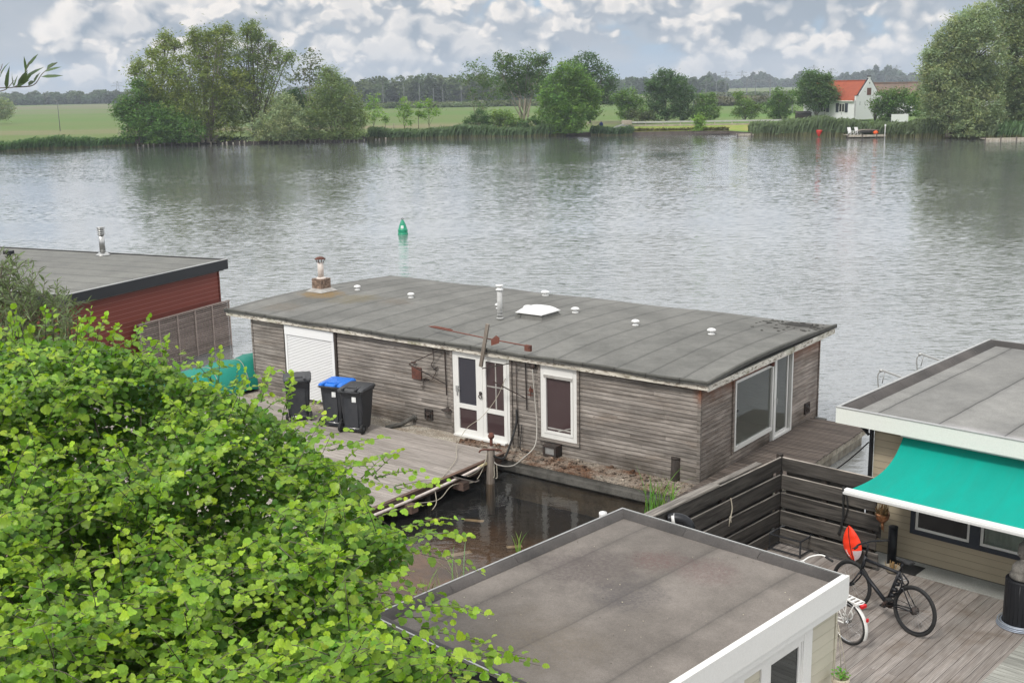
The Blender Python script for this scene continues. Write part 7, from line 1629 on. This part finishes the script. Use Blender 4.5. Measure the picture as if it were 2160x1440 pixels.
# fence posts in the meadow
for i, (px, Y) in enumerate(((831, 240), (250, 225), (1012, 242), (1060, 243))):
    b = atY(px, 272, Y); MB().tube([(0, 0, -.2), (0, 0, 1.15)], .09, 6).build('fence_post', 'stake_wood', None, loc=(b.x, Y, .55), label=('short fence post between two saplings', 'short fence post at the edge of the left reed belt', 'fence post under the thin leaved tree', 'fence post at the yellow green bush')[i], cat='fence post')

# ================================================================ HAZEL BUSH (foreground)
g = np.random.default_rng(5)
# leaf template: round serrate blade with a folded midrib, length 1 along +x, normal +z
MID = [(0, 0, 0), (.33, 0, -.03), (.68, 0, -.04), (1.0, 0, -.09)]
LF = [(.04, .22, .0), (.16, .36, .07), (.32, .51, -.01), (.48, .46, .06), (.66, .48, -.03), (.80, .35, .04), (.93, .24, -.06)]
tmpl = np.array(MID + LF + [(x, -y, z) for x, y, z in LF]); tri = []
def side(o_, s_):
    L = [o_ + i for i in range(7)]
    q = [(0, 1, L[0]), (1, L[1], L[0]), (1, L[2], L[1]), (1, 2, L[3]), (1, L[3], L[2]), (2, L[4], L[3]), (2, L[5], L[4]), (2, 3, L[6]), (2, L[6], L[5])]
    return [t_ if s_ else t_[::-1] for t_ in q]
tri = np.array(side(4, True) + side(11, False))
def put_leaves(P, D, N, S, C, name, parent, mat, curl=.25, tm=tmpl, tr_=tri):
    D = D / np.linalg.norm(D, axis=1, keepdims=True); N = N - (N * D).sum(1, keepdims=True) * D; N /= np.linalg.norm(N, axis=1, keepdims=True) + 1e-9; B = np.cross(N, D)
    n = len(P); cur = g.normal(size=(n, 1)) * .12 + curl; wd = g.uniform(.85, 1.08, (n, 1)); fold = g.uniform(-.05, .25, (n, 1))
    X = tm[None, :, 0]; Y = tm[None, :, 1] * wd; Z = tm[None, :, 2] - cur * X ** 2 + fold * np.abs(Y) + .035 * np.sin(X * 9 + np.arange(n)[:, None]) * np.abs(Y) * 2
    V = P[:, None] + S[:, None, None] * (X[..., None] * D[:, None] + Y[..., None] * B[:, None] + Z[..., None] * N[:, None])
    Fc = (tr_[None] + (np.arange(n) * len(tm))[:, None, None]).reshape(-1, 3)
    ft = np.tile(np.array([1.0, .86, 1.1, 1.0, .9, 1.1, .88, 1.06, .94] * 2), n) if len(tr_) == 18 else np.ones(n * len(tr_))  # alternating face tints paint pleat shading into the blades
    return fast(name, V.reshape(-1, 3), Fc, np.repeat(C, len(tr_), 0) * ft[:, None], mat, parent)

hz_base = Vector((-3.3, 9.3, .38))
hz = empty('hazel_bush', hz_base, 0, 'large bright green hazel bush with round leaves filling the lower left foreground', 'bush')
def xmax(y):      # right outline of the bush on the photo
    return float(np.interp(y, [690, 720, 760, 800, 850, 900, 940, 1000, 1050, 1090, 1130, 1165, 1200, 1240, 1270, 1310, 1350, 1385, 1420, 1500, 1650], [120, 230, 350, 440, 560, 640, 680, 770, 810, 800, 880, 900, 880, 800, 830, 830, 880, 930, 960, 980, 980]))
def depth(y): return float(np.interp(y, [650, 1500], [10.6, 6.6]))
shoots = []   # start, direction, length
def shoot(px, py, dist, d, L_): shoots.append((np.array(ray(px, py).normalized() * dist) + np.array([0, 0, H]), np.array(d, float), L_))
rows = np.arange(735, 1640, 25)
for yy in rows:
    xm = xmax(yy) - 38
    for xx in np.arange(-120, xm, 28):
        px = xx + g.uniform(-26, 26); py = yy + g.uniform(-24, 24); 
        hole = math.sin(px * .021 + 1.2 * math.sin(py * .013)) + math.sin(py * .024 + px * .008)
        if hole < -1.15 and px < xm - 90: continue
        dist = depth(py) + g.normal() * .22 - .38 * hole
        edge = max(0, (px - (xm - 120)) / 120)
        d = (g.normal() * .5 + .25 + .55 * edge, -.55 + g.normal() * .35, .55 + g.normal() * .25)
        shoot(px, py, dist, d, g.uniform(.35, .62))
for (px, py, dr) in ((115, 705, (.1, -.1, 1)), (235, 735, (.2, -.1, 1)), (335, 755, (.2, 0, 1)), (310, 760, (-.1, 0, 1)), (505, 820, (.2, 0, 1)), (545, 820, (.3, 0, 1)), (600, 850, (.2, -.1, .9)), (30, 705, (0, 0, 1)), (60, 720, (0, 0, 1)), (640, 905, (.6, 0, .6)), (700, 975, (.8, -.1, .3)), (820, 1010, (.9, -.1, .4)), (845, 1030, (.9, 0, .3)), (900, 1120, (1, -.1, .2)), (900, 1165, (1, -.1, -.1)), (880, 1105, (1, 0, .3)), (870, 1290, (1, -.1, .15)), (930, 1282, (1, -.1, .1)), (900, 1320, (1, -.1, .0)), (960, 1385, (1, -.1, .1)), (1010, 1380, (1, -.1, .1)), (980, 1410, (1, -.1, .0)), (860, 1240, (.9, 0, -.2)), (450, 800, (.1, 0, 1)), (170, 720, (.2, 0, 1)), (720, 1000, (.7, 0, .5)), (780, 985, (.5, 0, .6))):
    for k in range(2): shoot(px - 25 * dr[0] + g.uniform(-18, 18), py + 25 * dr[2] + g.uniform(-14, 14), depth(py) + g.uniform(-.2, .3), dr, g.uniform(.32, .5))
LP, LD, LN, LS, LC = [], [], [], [], []; segs = []
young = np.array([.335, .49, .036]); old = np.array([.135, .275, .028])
for P0, d, L_ in shoots:
    d = d / np.linalg.norm(d); n = int(g.integers(8, 12)); side_ = np.cross(d, [0, 0, 1.]); side_ /= np.linalg.norm(side_) + 1e-6; vig = g.uniform(.45, 1.15); sh_t = g.uniform(.82, 1.12); pts = []
    for i in range(n):
        u = (i + .5) / n; p_ = P0 + d * L_ * u + np.array([0, 0, -.22 * L_ * u * u]); pts.append(p_ - np.array(hz_base))
        s_ = 1 if i % 2 else -1; dd = side_ * s_ * g.uniform(.6, 1.1) + d * g.uniform(.2, .9) * (1 + u) + np.array([0, 0, g.uniform(-.45, .1)]) + g.normal(size=3) * .2
        if i == n - 1: dd = d + np.array([0, 0, -.2])
        nn = np.array([0, 0, 1.0]) + g.normal(size=3) * .5 + np.array([0, -.25, 0])
        sz = g.uniform(.034, .071) * (1 - .38 * max(0, u - .7) / .3)
        LP.append(p_ + dd * .01); LD.append(dd); LN.append(nn); LS.append(sz)
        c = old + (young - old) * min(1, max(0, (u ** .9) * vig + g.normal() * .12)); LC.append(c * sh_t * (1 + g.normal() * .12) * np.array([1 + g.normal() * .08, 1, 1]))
    segs.append((pts[:1] + [pts[n // 2]] + pts[-1:], [.0035, .0025, .0015]))
# mature inner leaves, deeper in the bush
rowsd = []
for k in range(40000):
    py = g.uniform(720, 1640); xm = xmax(py) - 30
    px = g.uniform(-160, xm)
    hole = math.sin(px * .021 + 1.2 * math.sin(py * .013)) + math.sin(py * .024 + px * .008)
    dist = depth(py) + .12 + (abs(g.normal()) * .5 if k % 2 else g.uniform(.3, 2.2)) - .32 * hole
    v = np.array(ray(px, py).normalized() * dist) + np.array([0, 0, H]); LP.append(v)
    a = g.uniform(0, 2 * PI); LD.append(np.array([math.cos(a), math.sin(a), g.uniform(-.6, .1)])); LN.append(np.array([0, -.3, 1.0]) + g.normal(size=3) * .42); LS.append(g.uniform(.038, .072))
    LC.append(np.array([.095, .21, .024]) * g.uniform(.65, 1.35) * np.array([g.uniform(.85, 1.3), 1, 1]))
LP = np.array(LP) - np.array(hz_base)
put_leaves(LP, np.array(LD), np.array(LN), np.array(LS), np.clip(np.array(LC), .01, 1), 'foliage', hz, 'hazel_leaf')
# stems
for k in range(46):
    py = g.uniform(760, 1500); px = g.uniform(-60, xmax(py) - 120); dist = depth(py) + g.uniform(.25, .8); tip = np.array(ray(px, py).normalized() * dist) + np.array([0, 0, H]) - np.array(hz_base)
    a = g.uniform(0, 6.28); b0 = np.array([.25 * math.cos(a), .25 * math.sin(a), 0]); midp = b0 * .3 + tip * .55 + np.array([0, 0, .7]); midp[:2] *= .7
    segs.append((spline([b0, b0 * .8 + np.array([0, 0, 1.5]) + tip * np.array([.15, .15, 0]), midp, tip], 4), list(np.linspace(.04, .006, 13))))
    for j in range(5):
        u = g.uniform(.3, .95); c = tip * u + midp * (1 - u); e = c + g.normal(size=3) * .22; segs.append(([c, (c + e) / 2 + g.normal(size=3) * .03, e], [.006, .004, .002]))
branchtubes(segs, 5).build('branches', 'bark', hz)

# ================================================================ GREY WILLOW BUSH behind the hazel (left)
slim = np.array([(0, 0, 0), (.3, .09, .0), (.65, .075, -.02), (1, 0, -.06), (.65, -.075, -.02), (.3, -.09, .0)]); slimt = np.array([(0, 1, 5), (1, 2, 4), (1, 4, 5), (2, 3, 4)])
wb = empty('willow_bush', (-7.6, 14.8, .38), 0, 'grey green narrow leaved willow bush behind the hazel at the left edge', 'bush')
LP, LD, LN, LS, LC = [], [], [], [], []; segs = []; wbb = np.array([-7.6, 14.8, .38])
for k in range(520):
    py = g.uniform(595, 860); xm = float(np.interp(py, [560, 600, 615, 640, 680, 760, 860], [10, 30, 120, 165, 150, 150, 120])); px = g.uniform(-160, xm)
    if k < 26: px = g.uniform(-40, 45); py = g.uniform(552, 600)
    dist = 15.2 + g.normal() * .5 + (py - 600) * -.006; P0 = np.array(ray(px, py).normalized() * dist) + np.array([0, 0, H]); d = np.array([g.normal() * .5 + .3, -.3 + g.normal() * .3, .75 + g.normal() * .3]); d /= np.linalg.norm(d); L_ = g.uniform(.3, .6); n = 22; pts = []
    for i in range(n):
        u = i / n; p_ = P0 + d * L_ * (u - .5) ; a = g.uniform(0, 6.28); dd = d * .9 + np.array([math.cos(a), math.sin(a), g.uniform(-.2, .3)]) * .8
        LP.append(p_ - wbb); LD.append(dd); LN.append(np.array([0, -.3, 1]) + g.normal(size=3) * .5); LS.append(g.uniform(.07, .12)); LC.append(np.array([.15, .20, .095]) * g.uniform(.55, 1.3))
    segs.append(([P0 - d * L_ * .8 - wbb, P0 + d * L_ * .5 - wbb], [.006, .002]))
    if k % 14 == 0: segs.append((spline([np.array([g.normal() * .2, g.normal() * .2, 0]), (P0 - wbb) * np.array([.4, .4, .6]), P0 - wbb], 4), list(np.linspace(.04, .008, 9))))
put_leaves(np.array(LP), np.array(LD), np.array(LN), np.array(LS), np.array(LC), 'foliage', wb, 'leaf', .2, slim, slimt); branchtubes(segs, 5).build('branches', 'bark', wb)

# ================================================================ WILLOW TWIG entering at the upper left
D0 = 7.0
def tp_(px, py, dd=0): return np.array(ray(px, py).normalized() * (D0 + dd)) + np.array([0, 0, H])
tb = tp_(-60, 200); tw = empty('willow_twig', Vector(tb), 0, 'slender willow twig tip with long narrow leaves reaching in at the upper left', 'branch')
LP, LD, LN, LS, LC = [], [], [], [], []; segs = []
for pts in ([(-60, 215), (-10, 188), (30, 184), (48, 165), (62, 130)], [(30, 184), (70, 180), (90, 155), (120, 132)], [(-60, 190), (-20, 175), (0, 150), (5, 135)], [(-20, 195), (10, 190), (30, 170)]):
    q = spline([tp_(x, y) - tb for x, y in pts], 5); segs.append((q, list(np.linspace(.0035, .0015, len(q)))))
for (a, b) in (((52, 155), (66, 115)), ((58, 140), (80, 112)), ((50, 165), (92, 138)), ((72, 175), (80, 145)), ((86, 162), (134, 160)), ((92, 152), (128, 138)), ((98, 148), (122, 122)), ((30, 185), (22, 152)), ((36, 182), (50, 148)), ((40, 178), (64, 160)), ((28, 186), (36, 158)), ((45, 175), (58, 152)), ((0, 165), (8, 128)), ((14, 190), (10, 155)), ((35, 184), (62, 168)), ((60, 182), (74, 160)), ((55, 150), (52, 125))):
    A_, B_ = tp_(*a), tp_(*b, g.uniform(-.12, .12)); LP.append(A_ - tb); LD.append(B_ - A_); LS.append(np.linalg.norm(B_ - A_)); LN.append(np.array([g.normal() * .4, -1.0, .5 + g.normal() * .3])); LC.append(np.array([.085, .125, .07]) * g.uniform(.6, 1.5))
put_leaves(np.array(LP), np.array(LD), np.array(LN), np.array(LS), np.array(LC), 'leaves', tw, 'leaf', .1, slim, slimt); branchtubes(segs, 5).build('twig', 'bark', tw)

# ================================================================ GRASSES AND REED TUFTS by the basin
def tuft(px, py, z0, n, hh, spread, label, lean=.3, w_=.012, col=(.16, .30, .06), seed=0):
    r = random.Random(seed); b = at(px, py, z0); t = MB()
    for i in range(n):
        a = r.uniform(0, 6.28); x0, y0 = r.gauss(0, spread), r.gauss(0, spread); H_ = hh * r.uniform(.55, 1.1); L_ = r.uniform(.2, 1) * lean; wd = r.uniform(.6, 1.2) * w_; vs = []
        for k in range(7):
            u = k / 6; cx = x0 + math.cos(a) * L_ * H_ * u ** 2; cy = y0 + math.sin(a) * L_ * H_ * u ** 2; cz = H_ * (u - .25 * L_ * u ** 3); ww = wd * (1 - u ** 3)
            vs += [(cx - math.sin(a) * ww, cy + math.cos(a) * ww, cz), (cx + math.sin(a) * ww, cy - math.cos(a) * ww, cz)]
        c = tuple(q * r.uniform(.7, 1.3) for q in col); t.add(vs, [(2 * k, 2 * k + 1, 2 * k + 3, 2 * k + 2) for k in range(6)], c)
    return t.build('reed_tuft', 'leaf', None, loc=(b.x, b.y, z0), label=label, cat='reeds')
tuft(1378, 1082, .0, 34, 1.0, .14, 'bright green reed tuft between the basin and the black fence', .7, .013, seed=1)
tuft(1412, 1068, .3, 12, .6, .1, 'small grass clump beside the dark mooring post', .8, .011, seed=8)
tuft(1092, 1172, -.1, 7, .65, .04, 'thin green reed standing in the basin behind the shed roof', .5, .012, seed=2)
tuft(965, 1225, .0, 10, .75, .10, 'sparse pale reeds at the hazel side of the basin', .9, .011, (.22, .28, .12), seed=3)
tuft(905, 1265, .38, 10, .6, .12, 'dull grass tuft between the hazel and the shed', 1.0, .011, (.13, .18, .08), seed=4)
